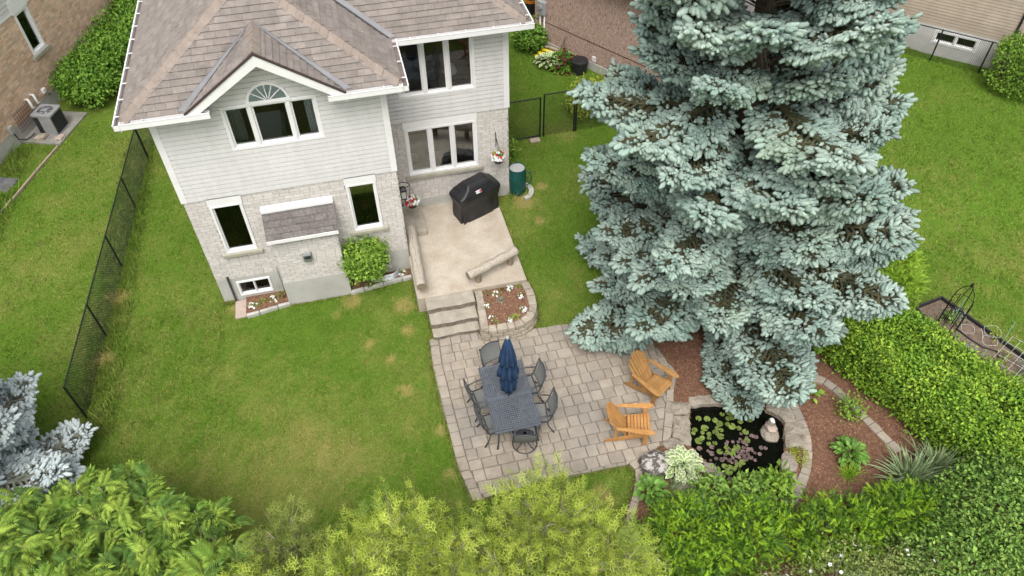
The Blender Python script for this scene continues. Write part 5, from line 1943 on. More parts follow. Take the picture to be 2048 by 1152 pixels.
# fountain stone in the pond
ft = empty('fountain_stone', (11.93, -6.95, -0.1), 'stone fountain of stacked rocks topped with white quartz standing in the pond', 'fountain')
r = random.Random(4)


def lumpy(mb, c, rad, seed, n=10, m_=7):
    r_ = random.Random(seed)
    i0 = len(mb.v)
    for i in range(m_ + 1):
        ph = pi * i / m_
        for k in range(n):
            th = 2 * pi * k / n
            f = 1 + r_.uniform(-.13, .13)
            mb.v.append((c[0] + rad[0] * f * sin(ph) * cos(th), c[1] + rad[1] * f * sin(ph) * sin(th), c[2] + rad[2] * f * cos(ph)))
    for i in range(m_):
        for k in range(n):
            mb.f.append((i0 + i * n + k, i0 + (i + 1) * n + k, i0 + (i + 1) * n + (k + 1) % n, i0 + i * n + (k + 1) % n))
            mb.m.append(0)
    return mb


lumpy(MB(), (-0.02, -0.06, 0.05), (0.2, 0.24, 0.1), 1).build('base_rock', 'flat_rock', ft)
lumpy(MB(), (0, 0.0, 0.2), (0.125, 0.15, 0.1), 2).build('middle_rock', 'pink_rock', ft)
lumpy(MB(), (0.0, 0.04, 0.32), (0.085, 0.09, 0.07), 3).build('top_rock', 'flat_rock', ft)
lumpy(MB(), (0.01, 0.05, 0.39), (0.055, 0.075, 0.04), 5, 8, 5).build('quartz_cap', 'label_white', ft)
# lily pads
pdm = []
for mat in ('pad_green', 'pad_purple'):
    mb = MB()
    n = 14
    mb.poly([(0, 0, 0)] + [(cos(0.25 + (2 * pi - 0.5) * k / n) * (1 + .04 * sin(3 * k)), sin(0.25 + (2 * pi - 0.5) * k / n), 0.05 * sin(k * 1.1)) for k in range(n + 1)])
    pdm.append(mb.mesh('lily_pad', mat))
padr = random.Random(9)
n1 = n2 = 0
tries = 0
spots = []
while (n1 < 42 or n2 < 46) and tries < 6000:
    tries += 1
    g_ = n1 < 42
    if g_:
        cx, cy, sx, sy = padr.choice([(10.9, -6.5, .33, .2), (10.55, -6.7, .12, .14), (11.3, -6.65, .14, .2), (10.85, -7.2, .1, .05), (10.75, -7.6, .12, .05)])
    else:
        cx, cy, sx, sy = padr.choice([(11.2, -7.15, .25, .16), (10.75, -7.3, .25, .25), (11.1, -7.45, .2, .12)])
    x, y = padr.gauss(cx, sx), padr.gauss(cy, sy)
    if not inside(np.array(x), np.array(y), [(ccx + (a - ccx) * .93, ccy + (b - ccy) * .93) for a, b in POND]):
        continue
    rr = padr.uniform(0.05, 0.092) if g_ else padr.uniform(0.03, 0.062)
    if any((x - a) ** 2 + (y - b) ** 2 < (0.72 * (rr + c)) ** 2 for a, b, c in spots):
        continue
    if (x - 11.93) ** 2 + (y + 7.0) ** 2 < 0.09:
        continue
    spots.append((x, y, rr))
    o = bpy.data.objects.new('lily_pad', pdm[0 if g_ else 1])
    o.location = (x, y, -0.062 + 0.004 * (len(spots) % 5))
    o.scale = (rr, rr, rr)
    o.rotation_euler = (padr.uniform(-.06, .06), padr.uniform(-.06, .06), padr.uniform(0, 6.28))
    if g_:
        put(o, None, 'round green lily pad floating on the dark pond', 'lily pad', 'green lily pads')
        n1 += 1
    else:
        put(o, None, 'small purple-brown lily leaf floating on the dark pond', 'lily pad', 'purple lily leaves')
        n2 += 1

# moss patch and curved paver edging
ms = [(12.05, -7.55), (12.47, -7.66), (12.44, -7.85), (12.2, -7.98), (12.05, -8.05), (12.03, -7.75)]
er = smooth_path([(11.55, -8.78), (12.01, -8.44), (12.45, -7.9), (12.72, -7.30), (12.80, -6.75), (12.84, -6.25), (13.02, -5.95), (13.40, -5.88), (13.74, -6.18), (13.90, -6.76), (14.05, -7.36), (14.25, -8.2)], 2)
eb = empty('curved_edging', (13, -7, 0), 'curved single row of tan paving blocks around the mulch peninsula by the pond', 'edging')
ring_stones(er, 0.2, -0.03, 0.075, 0.23, 'edging_block', 'paver', eb, 71, side=1, jit=0.006, bevel=0.01)
el = smooth_path([(8.58, -7.02), (8.68, -7.26), (8.45, -7.66), (8.2, -8.02), (7.95, -8.4), (7.76, -8.8), (7.6, -9.4)], 2)
eb = empty('garden_edging', (8.3, -8, 0), 'row of tan paving blocks between the lawn and the yew bed', 'edging')
ring_stones(el, 0.17, -0.03, 0.07, 0.24, 'edging_block', 'paver', eb, 72, side=1, jit=0.006, bevel=0.01)

# ================================================================== fences
def fence(name, p0, p1, h, nposts, label, group='black chain link fences', zf=0.0, gate=False, mesh_sp=0.075, wire=0.0028):
    p0, p1 = Vector((*p0, zf)), Vector((*p1, zf))
    e = empty(name, p0, label, 'gate' if gate else 'fence', group)
    d = p1 - p0
    L_ = d.length
    u = d.normalized()
    up = Vector((0, 0, 1))
    hs_ = h - 0.05

    def pt(s, z):
        return u * s + up * z
    for k in range(nposts):
        s = L_ * k / (nposts - 1)
        MB().tube([pt(s, 0), pt(s, h + 0.02)], 0.026, 8).build('post', 'black_metal', e)
    MB().tube([pt(0, h), pt(L_, h)], 0.02, 6).build('top_rail', 'black_metal', e)
    if gate:
        MB().tube([pt(0, 0.06), pt(L_, 0.06)], 0.02, 6).build('bottom_rail', 'black_metal', e)
    V, F = [], []
    k = 0
    s = -hs_
    nrm = u.cross(up)
    while s < L_:
        for sg in (1, -1):
            a_s, a_z, b_s, b_z = (s, 0.03, s + hs_, 0.03 + hs_) if sg > 0 else (s + hs_, 0.03, s, 0.03 + hs_)
            if a_s > b_s:
                a_s, a_z, b_s, b_z = b_s, b_z, a_s, a_z
            if b_s <= 0 or a_s >= L_:
                continue
            m_ = (b_z - a_z) / (b_s - a_s)
            if a_s < 0:
                a_z += -a_s * m_
                a_s = 0
            if b_s > L_:
                b_z += (L_ - b_s) * m_
                b_s = L_
            A, B = pt(a_s, a_z) + nrm * 0.003 * sg, pt(b_s, b_z) + nrm * 0.003 * sg
            dd = (B - A)
            if dd.length < 0.02:
                continue
            dd.normalize()
            w1 = nrm * wire * 1.2
            w2 = dd.cross(nrm) * wire
            i = len(V)
            for Q in (A, B):
                V += [tuple(Q + w1), tuple(Q - w1 * .5 + w2), tuple(Q - w1 * .5 - w2)]
            F += [[i, i + 1, i + 4, i + 3], [i + 1, i + 2, i + 5, i + 4], [i + 2, i, i + 3, i + 5]]
        s += mesh_sp
    obj('chain_link', npmesh('chain_link', V, F, 'black_metal'), e, kind='stuff')
    return e


fence('chain_link_fence', (-2.47, 6.9), (-3.02, -2.9), 1.2, 5, 'long black chain link fence along the side of the back lawn', mesh_sp=0.085, wire=0.0042)
fence('chain_link_fence', (-2.47, 6.96), (-2.2, 13.5), 1.2, 4, 'black chain link fence running back beside the house wall')
fence('garden_gate', (8.26, 4.36), (9.66, 4.40), 1.42, 2, 'black chain link garden gate beside the house corner', zf=0.44, gate=True)
fence('chain_link_fence', (9.78, 4.41), (10.78, 4.44), 1.5, 2, 'short black chain link fence panel next to the garden gate', zf=0.44)
fence('chain_link_fence', (10.84, 4.44), (14.5, 4.55), 1.5, 4, 'black chain link fence panel running behind the spruce', zf=0.44)
fence('chain_link_fence', (23.1, 6.5), (26.4, 3.1), 1.15, 4, 'black chain link fence in front of the beige house', zf=0.44)
MB().box(9.3, 9.62, 4.15, 4.33, 0.42, 0.50).build('gate_stone', 'pink_rock', None, 'small flat stone on the ground under the garden gate', 'stone', bevel=0.015)

# ================================================================== neighbour houses
# tan brick house beyond the side fence
nl = empty('brick_house', tuple(NBL.P(4, -3, 0)), 'neighbouring tan brick house beyond the side lawn', 'house')
ZS = 3.3
NW = (3.42, 4.14, 1.78, 3.22)
mb = MB().wbox(NBL, -4, 14, -0.25, 0, -0.3, 0.5)
setp(mb.build('foundation', 'concrete'), nl)
mb = MB()
solid(mb, NBL, -4, 14, 0.5, ZS, [NW], -0.2, 0)
nbw = setp(mb.build('brick_wall', 'tan_mortar'), nl)
bricks(NBL, -0.5, 9.0, 0.5, ZS, [NW, (3.4, 4.16, 3.2, 3.32)], nbw, 'tan_brick', L=0.24, Hc=0.08, limit=280, prefer=lambda q: abs(q[0] - 2.6) + abs(q[1] - 1.9) * 1.3, seed=9)
mb = MB()
mb.wbox(NBL, -4, 14, -0.2, 0.0, ZS, 5.6)
nsw = setp(mb.build('siding_wall', 'siding'), nl)
siding(NBL, -1, 9, ZS, 5.4, [], nsw, expo=0.14)
setp(MB().wbox(NBL, -4, 14, 0, 0.03, ZS - 0.06, ZS + 0.02).build('band_trim', 'white_trim'), nl)
wn = window(NBL, NW, [0, 1], nl, fr=0.09, sill=0.12)
setp(MB().wbox(NBL, 3.36, 4.2, 0.0, 0.05, 3.2, 3.62).build('window_header', 'white_trim'), nl)
setp(MB().wbox(NBL, 2, 6, -2.5, -2.4, 0.2, 5).wbox(NBL, 2, 6, -2.4, -0.2, 0.9, 1.0).wbox(NBL, 2, 2.1, -2.4, -.2, 1, 5).wbox(NBL, 5.9, 6, -2.4, -.2, 1, 5).build('room_wall', 'dark_room'), nl)
# side walls and roof
c0_, c1_ = NBL.P(-4, 0, 0), NBL.P(14, 0, 0)
b0_, b1_ = NBL.P(-4, -9, 0), NBL.P(14, -9, 0)
mb = MB()
for a, b in ((c0_, b0_), (b0_, b1_), (b1_, c1_)):
    d = (b - a).normalized() * 0.0
    nrm = Vector(((b - a).y, -(b - a).x, 0)).normalized() * 0.1
    mb.hexa([a - nrm, b - nrm, b + nrm, a + nrm] + [q + Vector((0, 0, 5.6)) for q in (a - nrm, b - nrm, b + nrm, a + nrm)])
setp(mb.build('outer_wall', 'tan_brick'), nl)
zz = 5.6
A, B, C_, D = NBL.P(-4.4, 0.4, zz), NBL.P(14.4, 0.4, zz), NBL.P(14.4, -9.4, zz), NBL.P(-4.4, -9.4, zz)
r1, r2 = NBL.P(0.5, -4.5, zz + 3), NBL.P(9.5, -4.5, zz + 3)
setp(MB().poly([A, B, r2, r1]).poly([B, C_, r2]).poly([C_, D, r1, r2]).poly([D, A, r1]).poly([D, C_, B, A]).build('roof', 'shingle'), nl)
# pipes, meter, lattice on that wall
mb = MB()
for s in (2.12, 2.42):
    mb.tube([NBL.P(s, 0.0, 0.95), NBL.P(s, 0.12, 0.97), NBL.P(s, 0.13, 0.66), NBL.P(s + .1, 0.16, 0.6)], 0.045, 10)
mb.build('vent_pipes', 'pvc', None, 'white plastic vent pipes bent out of the tan brick wall', 'pipe', smooth=True)
MB().wbox(NBL, 2.95, 3.12, 0, 0.1, 0.65, 0.82).build('dryer_vent', 'pvc', None, 'small white vent hood on the tan brick wall by the bush', 'vent', bevel=0.02)
e = empty('disconnect_box', tuple(NBL.P(0.98, 0.03, 0.5)), 'grey electric box with a cable on the foundation by the air conditioner', 'electric box')
setp(MB().wbox(NBL, 0.88, 1.06, 0, 0.09, 0.46, 0.72).build('box', 'meter_grey', bevel=0.01), e)
setp(MB().tube([NBL.P(0.97, 0.05, 0.46), NBL.P(1.0, 0.08, 0.2), NBL.P(1.2, 0.2, 0.08), NBL.P(1.45, 0.35, 0.15)], 0.018, 6).build('cable', 'black_plastic'), e)
mb = MB()
for k in range(8):
    mb.tube([NBL.P(1.3 + .11 * k, 0.06, 0.25), NBL.P(1.3 + .11 * k, 0.06, 0.95)], 0.008, 4)
for k in range(6):
    mb.tube([NBL.P(1.28, 0.065, 0.28 + .12 * k), NBL.P(2.1, 0.065, 0.28 + .12 * k)], 0.008, 4)
mb.build('wire_trellis', 'stake_rust', None, 'rusty wire trellis against the tan brick foundation', 'trellis')
MB().prism([(a, b) for a, b in PAD], -0.03, 0.05).build('concrete_pad', 'pad_dirty', None, 'weathered concrete pad under the air conditioner', 'pad', bevel=0.01)
for k, (s, d, w_, h_, lb) in enumerate(((-1.0, 0.55, 0.62, .8, 'dark flat paving stone in the grass beside the tan brick house'),)):
    q = [tuple(NBL.P(s + a * w_ / 2, d + b * h_ / 2, 0))[:2] for a, b in ((-1, -1), (1, -1), (1, 1), (-1, 1))]
    rock(q, -0.03, 0.045, lb, 'flashing', 80, 'paving_stone', 'stone', None, 0.03, 0.0)
rock([tuple(NBL.P(1.15 + a, 0.45 + b, 0))[:2] for a, b in ((0, 0), (.3, .05), (.35, .3), (.05, .3))], 0, .16, 'tan rock at the foundation beside the air conditioner', 'wall_stone', 81, 'garden_rock', 'rock', None, .03, .04)
rock([tuple(NBL.P(1.25 + a, 1.12 + b, 0))[:2] for a, b in ((0, 0), (.3, .05), (.28, .2), (.03, .18))], 0, .12, 'small pale rock at the pad edge by the air conditioner', 'pink_rock', 82, 'garden_rock', 'rock', None, .02, .03)
# border timber along that strip
e = empty('timber_edging', tuple(NBL.P(-1, 1.4, 0)), 'low old timber edging along the neighbouring lawn', 'edging')
for k in range(4):
    s = 1.0 - k * 1.35
    setp(MB().bar(NBL.P(s, 1.33, 0.02), NBL.P(s - 1.3, 1.33 + .02 * (k % 2), 0.02), 0.06, 0.09).build('timber', 'wood_old'), e)
# air conditioner
ac = empty('air_conditioner', tuple(NBL.P(1.85, 0.78, 0.05)), 'grey air conditioner unit with black coil sides on a concrete pad', 'air conditioner', rz=NBL.rz)
hw = 0.33


def ring4(h, z, r_=0.07):
    o = []
    for cx, cy, a0 in ((1, 1, 0), (-1, 1, 90), (-1, -1, 180), (1, -1, 270)):
        for q in range(4):
            a = radians(a0 + q * 30)
            o.append((cx * (h - r_) + r_ * cos(a), cy * (h - r_) + r_ * sin(a), z))
    return o


MB().prism(ring4(hw - .015, 0.05), 0.05, 0.68, top=ring4(hw - .015, 0.68)).build('coil', 'ac_dark', ac)
mb = MB()
for k in range(9):
    z = 0.08 + k * 0.07
    pts = ring4(hw, z)
    mb.tube(pts + [pts[0]], 0.006, 4, caps=False)
for p in ring4(hw, 0):
    mb.tube([(p[0], p[1], 0.05), (p[0], p[1], 0.68)], 0.005, 4)
mb.build('wire_guard', 'ac_dark', ac)
MB().prism(ring4(hw + .01, 0.0), 0.0, 0.05, top=ring4(hw + .01, 0.05)).build('base_pan', 'ac_grey', ac)
mb = MB()
o1, o2 = ring4(hw + .015, 0.68), ring4(hw + .015, 0.74)
n = len(o1)
inn_ = [(0.25 * cos(2 * pi * (k + .5) / n), 0.25 * sin(2 * pi * (k + .5) / n), 0.75) for k in range(n)]
mb.v = o1 + o2 + inn_
for k in range(n):
    j = (k + 1) % n
    mb.f += [(k, j, n + j, n + k), (n + k, n + j, 2 * n + j, 2 * n + k)]
mb.m = [0] * len(mb.f)
mb.build('top_cover', 'ac_grey', ac)
MB().lathe([(0.0, 0.69), (0.24, 0.69), (0.245, 0.7)], n=20).build('fan_well', 'ac_dark', ac)
mb = MB()
for rr in (0.09, 0.14, 0.19, 0.235):
    mb.tube([(rr * cos(2 * pi * k / 24), rr * sin(2 * pi * k / 24), 0.755) for k in range(25)], 0.005, 4, caps=False)
for k in range(8):
    a = 2 * pi * k / 8
    mb.tube([(0.03 * cos(a), 0.03 * sin(a), 0.757), (0.25 * cos(a), 0.25 * sin(a), 0.752)], 0.005, 4)
mb.build('fan_guard', 'ac_grey', ac)
MB().lathe([(0.0, 0.74), (0.075, 0.745), (0.07, 0.765), (0.0, 0.77)], n=16).build('motor_cap', 'ac_grey', ac)
mb = MB()
for k in range(5):
    a = 2 * pi * k / 5
    mb.poly([(0.05 * cos(a), 0.05 * sin(a), 0.715), (0.22 * cos(a - .3), 0.22 * sin(a - .3), 0.725), (0.22 * cos(a + .3), 0.22 * sin(a + .3), 0.70)])
mb.build('fan_blades', 'ac_grey', ac)
MB().box(-hw - .012, -hw + 0.05, -hw + .02, 0.1, 0.05, 0.68).build('service_panel', 'ac_grey', ac)

# pinkish stucco-brick bungalow behind the spruce
NBR = Wl((11.0, 10.1), (0.537, -0.843))
GZB = 0.44
nr = empty('brick_bungalow', tuple(NBR.P(4, -3, GZB)), 'neighbouring pinkish rough brick bungalow behind the spruce', 'house')
setp(MB().wbox(NBR, 0, 9, -0.3, 0.03, 0.1, 0.72).build('foundation', 'concrete'), nr)
setp(MB().wbox(NBR, 0, 9, -0.25, 0, 0.72, 3.8).wbox(NBR, 0, 0.25, -8, -0.25, 0.1, 3.8).wbox(NBR, 8.75, 9, -8, -.25, .1, 3.8).wbox(NBR, 0, 9, -8.2, -8, .1, 3.8).build('brick_wall', 'pink_brick'), nr)
setp(MB().wbox(NBR, -0.0, 9, 0.0, 0.012, 1.43, 1.445).build('brick_joint', 'shingle_edge'), nr)
zz = 3.8
A, B, C_, D = NBR.P(-.5, .3, zz), NBR.P(9.5, .3, zz), NBR.P(9.5, -8.6, zz), NBR.P(-.5, -8.6, zz)
r1, r2 = NBR.P(3.6, -4, zz + 2), NBR.P(5.4, -4, zz + 2)
nrr = setp(MB().poly([A, B, r2, r1]).poly([B, C_, r2]).poly([C_, D, r1, r2]).poly([D, A, r1]).build('roof', 'shingle_grey'), nr)
setp(MB().wbox(NBR, -.5, 9.5, .3, .4, 3.68, 3.82).wbox(NBR, -.5, 9.5, -.0, .3, 3.76, 3.79).build('gutter', 'white_trim'), nrr)
mt = empty('electric_meter', tuple(NBR.P(0.42, 0.05, 1.6)), 'grey electric meter box with two conduits on the pinkish brick wall', 'meter')
setp(MB().wbox(NBR, 0.24, 0.58, 0, 0.16, 1.72, 2.2).build('box', 'meter_grey', bevel=0.015), mt)
mb = MB()
c_ = NBR.P(0.40, 0.16, 2.0)
mb.tube([c_, c_ + NBR.n * 0.06], 0.075, 14)
setp(mb.build('dial', 'ac_grey'), mt)
for s in (0.33, 0.52):
    setp(MB().tube([NBR.P(s, 0.07, 1.72), NBR.P(s, 0.07, 0.66)], 0.03, 8).build('conduit', 'pvc', smooth=True), mt)
MB().wbox(NBR, 2.72, 2.88, 0, 0.04, 0.78, 0.98).build('wall_vent', 'pvc', None, 'small white vent plate on the pinkish brick wall above the peony', 'vent', bevel=0.01)
e = empty('outdoor_socket', tuple(NBR.P(3.64, 0.03, 1.1)), 'grey outdoor socket box with a hanging cable on the pinkish brick', 'socket')
setp(MB().wbox(NBR, 3.57, 3.7, 0, 0.07, 1.02, 1.24).build('box', 'meter_grey', bevel=0.01), e)
setp(MB().tube([NBR.P(3.63, 0.05, 1.02), NBR.P(3.66, 0.08, 0.85), NBR.P(3.62, 0.09, 0.7), NBR.P(3.66, 0.1, 0.62)], 0.012, 6).build('cable', 'black_plastic'), e)
# yellow corrugated extension pipes, black bins, planks against that wall
for k in range(4):
    lb = ['yellow plastic splash pipe, lowest of the stack at the pinkish wall', 'second yellow splash pipe from the lawn at the pinkish wall', 'third yellow splash pipe from the lawn at the pinkish wall', 'brown splash pipe topmost of the stack at the pinkish wall'][k]
    a, b = NBR.P(0.72, 0.75 - .17 * k, GZB + 0.06 + .055 * k), NBR.P(1.45, 0.62 - .15 * k, GZB + 0.06 + .055 * k)
    pts = [a + (b - a) * (i / 10) + Vector((0, 0, 0.035 * sin(pi * i / 10))) for i in range(11)]
    mb = MB().tube(pts, [0.055 + 0.008 * (i % 2) for i in range(11)], 8)
    mb.build('drain_pipe', 'yellow_plastic' if k < 3 else 'wood_old', None, lb, 'pipe', 'splash pipes by the bungalow', smooth=True)
MB().bar(NBR.P(1.3, 0.25, GZB + .1), NBR.P(1.5, 0.05, 1.3), 0.09, 0.03).build('leaning_board', 'wood_old', None, 'short weathered board leaning on the pinkish brick wall', 'board')
for s, d, r_, h_, lb in ((2.5, 0.42, 0.3, 0.5, 'round black composter with a lid beside the dark red peony'), (3.95, 0.45, 0.3, 0.42, 'round black bin half hidden by the spruce branch tip')):
    p = NBR.P(s, d, GZB)
    e = empty('black_bin', tuple(p), lb, 'bin', 'black bins at the bungalow wall')
    MB().lathe([(r_ * .85, 0), (r_, h_ * .8), (r_ * 1.03, h_ * .82), (r_ * 1.03, h_ * .86)], n=22).build('body', 'black_plastic', e)
    MB().lathe([(r_ * 1.0, h_ * .86), (r_ * .98, h_ * .92), (r_ * .8, h_ * .97), (r_ * .3, h_), (0.01, h_)], n=22).build('lid', 'black_plastic', e)
MB().tube([tuple(NBR.P(4.3, .5, GZB)), tuple(NBR.P(4.3, .5, GZB + .95))], 0.03, 8).build('fence_post', 'black_metal', None, 'short black post beside the black bin at the bungalow', 'post')
e = empty('waste_bin', (11.45, 12.4, GZB), 'dark bin with an orange band behind the bungalow corner', 'bin')
MB().lathe([(0.2, 0), (0.25, 0.7), (0.27, 0.72), (0.27, 0.78), (0.05, 0.82)], n=16).build('body', 'black_plastic', e)
MB().lathe([(0.235, 0.45), (0.25, 0.45), (0.258, 0.58), (0.24, 0.58)], n=16).build('band', 'orange_band', e)
e = empty('recycling_bin', (-2.75, 14.6, 0), 'dark blue bin beside the house eave', 'bin')
MB().hexa([(-.22, -.25, 0), (.22, -.25, 0), (.22, .25, 0), (-.22, .25, 0), (-.28, -.33, 1.0), (.28, -.33, 1.0), (.28, .33, 1.0), (-.28, .33, 1.0)]).build('body', 'blue_bin', e, bevel=0.02)
MB().hexa([(-.3, -.36, 1.0), (.3, -.36, 1.0), (.3, .36, 1.0), (-.3, .36, 1.0), (-.27, -.3, 1.08), (.27, -.3, 1.08), (.27, .3, 1.06), (-.27, .3, 1.06)]).build('lid', 'blue_bin', e, bevel=0.02)

# beige house far beyond the lawn
NB2 = Wl((24.5, 5.8), (0.7, -0.71))
n2_ = empty('beige_house', tuple(NB2.P(1, -3, GZB)), 'beige sided house beyond the lawn with a wide basement window', 'house')
BW2 = (-0.14, 1.33, 0.84, 1.34)
mb = MB()
solid(mb, NB2, -8, 2.6, 0.2, 1.46, [BW2], -0.25, 0.02)
setp(mb.build('foundation', 'foundation_white'), n2_)
s2 = setp(MB().wbox(NB2, -8, 2.6, -0.25, 0, 1.46, 4.2).wbox(NB2, 2.35, 2.6, -8, -.25, .2, 4.2).wbox(NB2, -8, -7.75, -8, -.25, .2, 4.2).wbox(NB2, -8, 2.6, -8.2, -8, .2, 4.2).build('siding_wall', 'beige_siding'), n2_)
siding(NB2, -3, 2.5, 1.46, 4.0, [], s2, expo=0.105, mat='beige_siding')
setp(MB().wbox(NB2, 2.5, 2.64, -0.1, 0.035, 1.46, 4.2).build('corner_trim', 'white_trim'), n2_)
window(NB2, BW2, [0, 0.5, 1], n2_, fr=0.09, sash=0.03)
setp(MB().wbox(NB2, -1, 2.2, -2, -1.9, 0.2, 1.46).wbox(NB2, -1, 2.2, -1.9, -.25, .3, .35).wbox(NB2, -1, 2.2, -1.9, -.25, 1.44, 1.5).build('room_wall', 'dark_room'), n2_)
setp(MB().tube([NB2.P(2.2, 0.06, 4.2), NB2.P(2.2, 0.06, 1.6)], 0.04, 6).build('downspout', 'black_plastic'), n2_)
zz = 4.2
A, B, C_, D = NB2.P(-8.5, .5, zz), NB2.P(3.1, .5, zz), NB2.P(3.1, -8.6, zz), NB2.P(-8.5, -8.6, zz)
r1, r2 = NB2.P(-4.4, -4, zz + 2), NB2.P(-1, -4, zz + 2)
setp(MB().poly([A, B, r2, r1]).poly([B, C_, r2]).poly([C_, D, r1, r2]).poly([D, A, r1]).poly([D, C_, B, A]).build('roof', 'shingle_grey'), n2_)

# ================================================================== things seen through the windows
def soft_box(mb, c, h, n=1):
    return mb.box(c[0] - h[0], c[0] + h[0], c[1] - h[1], c[1] + h[1], c[2] - h[2], c[2] + h[2])


def curtain(x0, x1, y, z0, z1, mat, label):
    V, F = [], []
    n = 26
    for k in range(n + 1):
        x = x0 + (x1 - x0) * k / n
        yy = y + 0.03 * sin(k * 1.5)
        V += [(x, yy, z0), (x, yy, z1)]
    for k in range(n):
        F.append([2 * k, 2 * k + 2, 2 * k + 3, 2 * k + 1])
    obj('curtain', npmesh('curtain', V, F, mat, smooth=True), None, label, 'curtain', 'bedroom curtains')


curtain(1.5, 1.8, 0.3, 3.56, 5.6, 'curtain_grey', 'dark grey curtain behind the bedroom side pane')
curtain(3.14, 3.4, 0.28, 3.56, 5.62, 'curtain_white', 'white curtain behind the bedroom side pane')
bd = empty('bed', (2.12, 1.25, 3.52), 'white covered bed behind the upper bedroom window', 'bed')
MB().box(-0.35, 0.35, -0.9, 1.0, 0.05, 0.5).build('mattress', 'curtain_white', bd, bevel=0.08)
MB().box(-0.37, 0.37, -0.5, 1.0, 0.3, 0.56).build('duvet', 'pillow', bd, bevel=0.09)
sf = empty('sofa', (5.9, 3.0, 0.78), 'tan sofa with pale cushions behind the lower triple window', 'sofa')
MB().box(-0.75, 0.75, -0.45, 0.45, 0.08, 0.42).build('seat', 'sofa_tan', sf, bevel=0.06)
MB().box(-0.75, 0.75, 0.3, 0.55, 0.3, 0.85).build('backrest', 'sofa_tan', sf, bevel=0.07)
MB().box(-0.95, -0.74, -0.45, 0.55, 0.08, 0.62).build('armrest', 'sofa_tan', sf, bevel=0.06)
for x in (-0.45, 0.25):
    MB().obox((x, 0.12, 0.55), (0.22, 0.03, 0), (0, 0.05, 0.1), (-.02, 0.16, -0.08)).build('cushion', 'pillow', sf, bevel=0.04)
sf = empty('sofa', (6.75, 2.75, 0.78), 'dark grey sofa behind the lower triple window', 'sofa')
MB().box(-0.45, 0.45, -0.5, 0.45, 0.08, 0.44).build('seat', 'sofa_dark', sf, bevel=0.06)
MB().box(-0.45, 0.45, -0.6, -0.38, 0.3, 0.8).build('backrest', 'sofa_dark', sf, bevel=0.07)
MB().box(0.3, 0.5, -0.6, 0.45, 0.1, 0.62).build('armrest', 'sofa_dark', sf, bevel=0.05)
MB().box(5.0, 7.8, 2.2, 5, 0.781, 0.79).build('rug', 'sofa_tan', None, 'beige rug under the sofas behind the lower triple window', 'rug')
tl = empty('table_lamp', (6.75, 2.75, 4.05), 'lamp with a cream shade behind the upper triple window', 'lamp')
MB().lathe([(0.08, -0.53), (0.08, -0.5), (0.02, -0.48), (0.02, 0.1)], n=12).build('stand', 'pink_rock', tl)
MB().lathe([(0.18, 0.08), (0.1, 0.28), (0.09, 0.28)], n=18).build('lamp_shade', 'pillow', tl)
MB().box(5.3, 7.3, 3.0, 3.8, 3.52, 4.1).build('dark_dresser', 'sofa_dark', None, 'dark cabinet inside the upper triple window', 'cabinet')


# ================================================================== vegetation
def shoot_t(n=6, star=0.8):
    """a spruce shoot: a blunt spindle of needles along +Y, unit length, unit radius"""
    V = []
    for i, (y, r_) in enumerate(((0.0, 0.35), (0.25, 0.95), (0.66, 1.0), (0.92, 0.78))):
        for k in range(n):
            a = 2 * pi * (k + 0.5 * (i % 2)) / n
            rr = r_ * (1.0 if k % 2 else star)
            V.append((rr * cos(a), y, rr * sin(a)))
    V.append((0, 1.06, 0))
    F = []
    for i in range(3):
        for k in range(n):
            j = (k + 1) % n
            F += [(i * n + k, (i + 1) * n + k, (i + 1) * n + j), (i * n + k, (i + 1) * n + j, i * n + j)]
    for k in range(n):
        F.append((3 * n + k, 4 * n, 3 * n + (k + 1) % n))
    return tmpl(V, F)


SHOOT = shoot_t()


def stick_t(n=5):
    V = [(cos(2 * pi * k / n), y, sin(2 * pi * k / n)) for y in (0, 1) for k in range(n)]
    F = []
    for k in range(n):
        j = (k + 1) % n
        F += [(k, n + k, n + j), (k, n + j, j)]
    return tmpl(V, F)


STICK = stick_t(4)


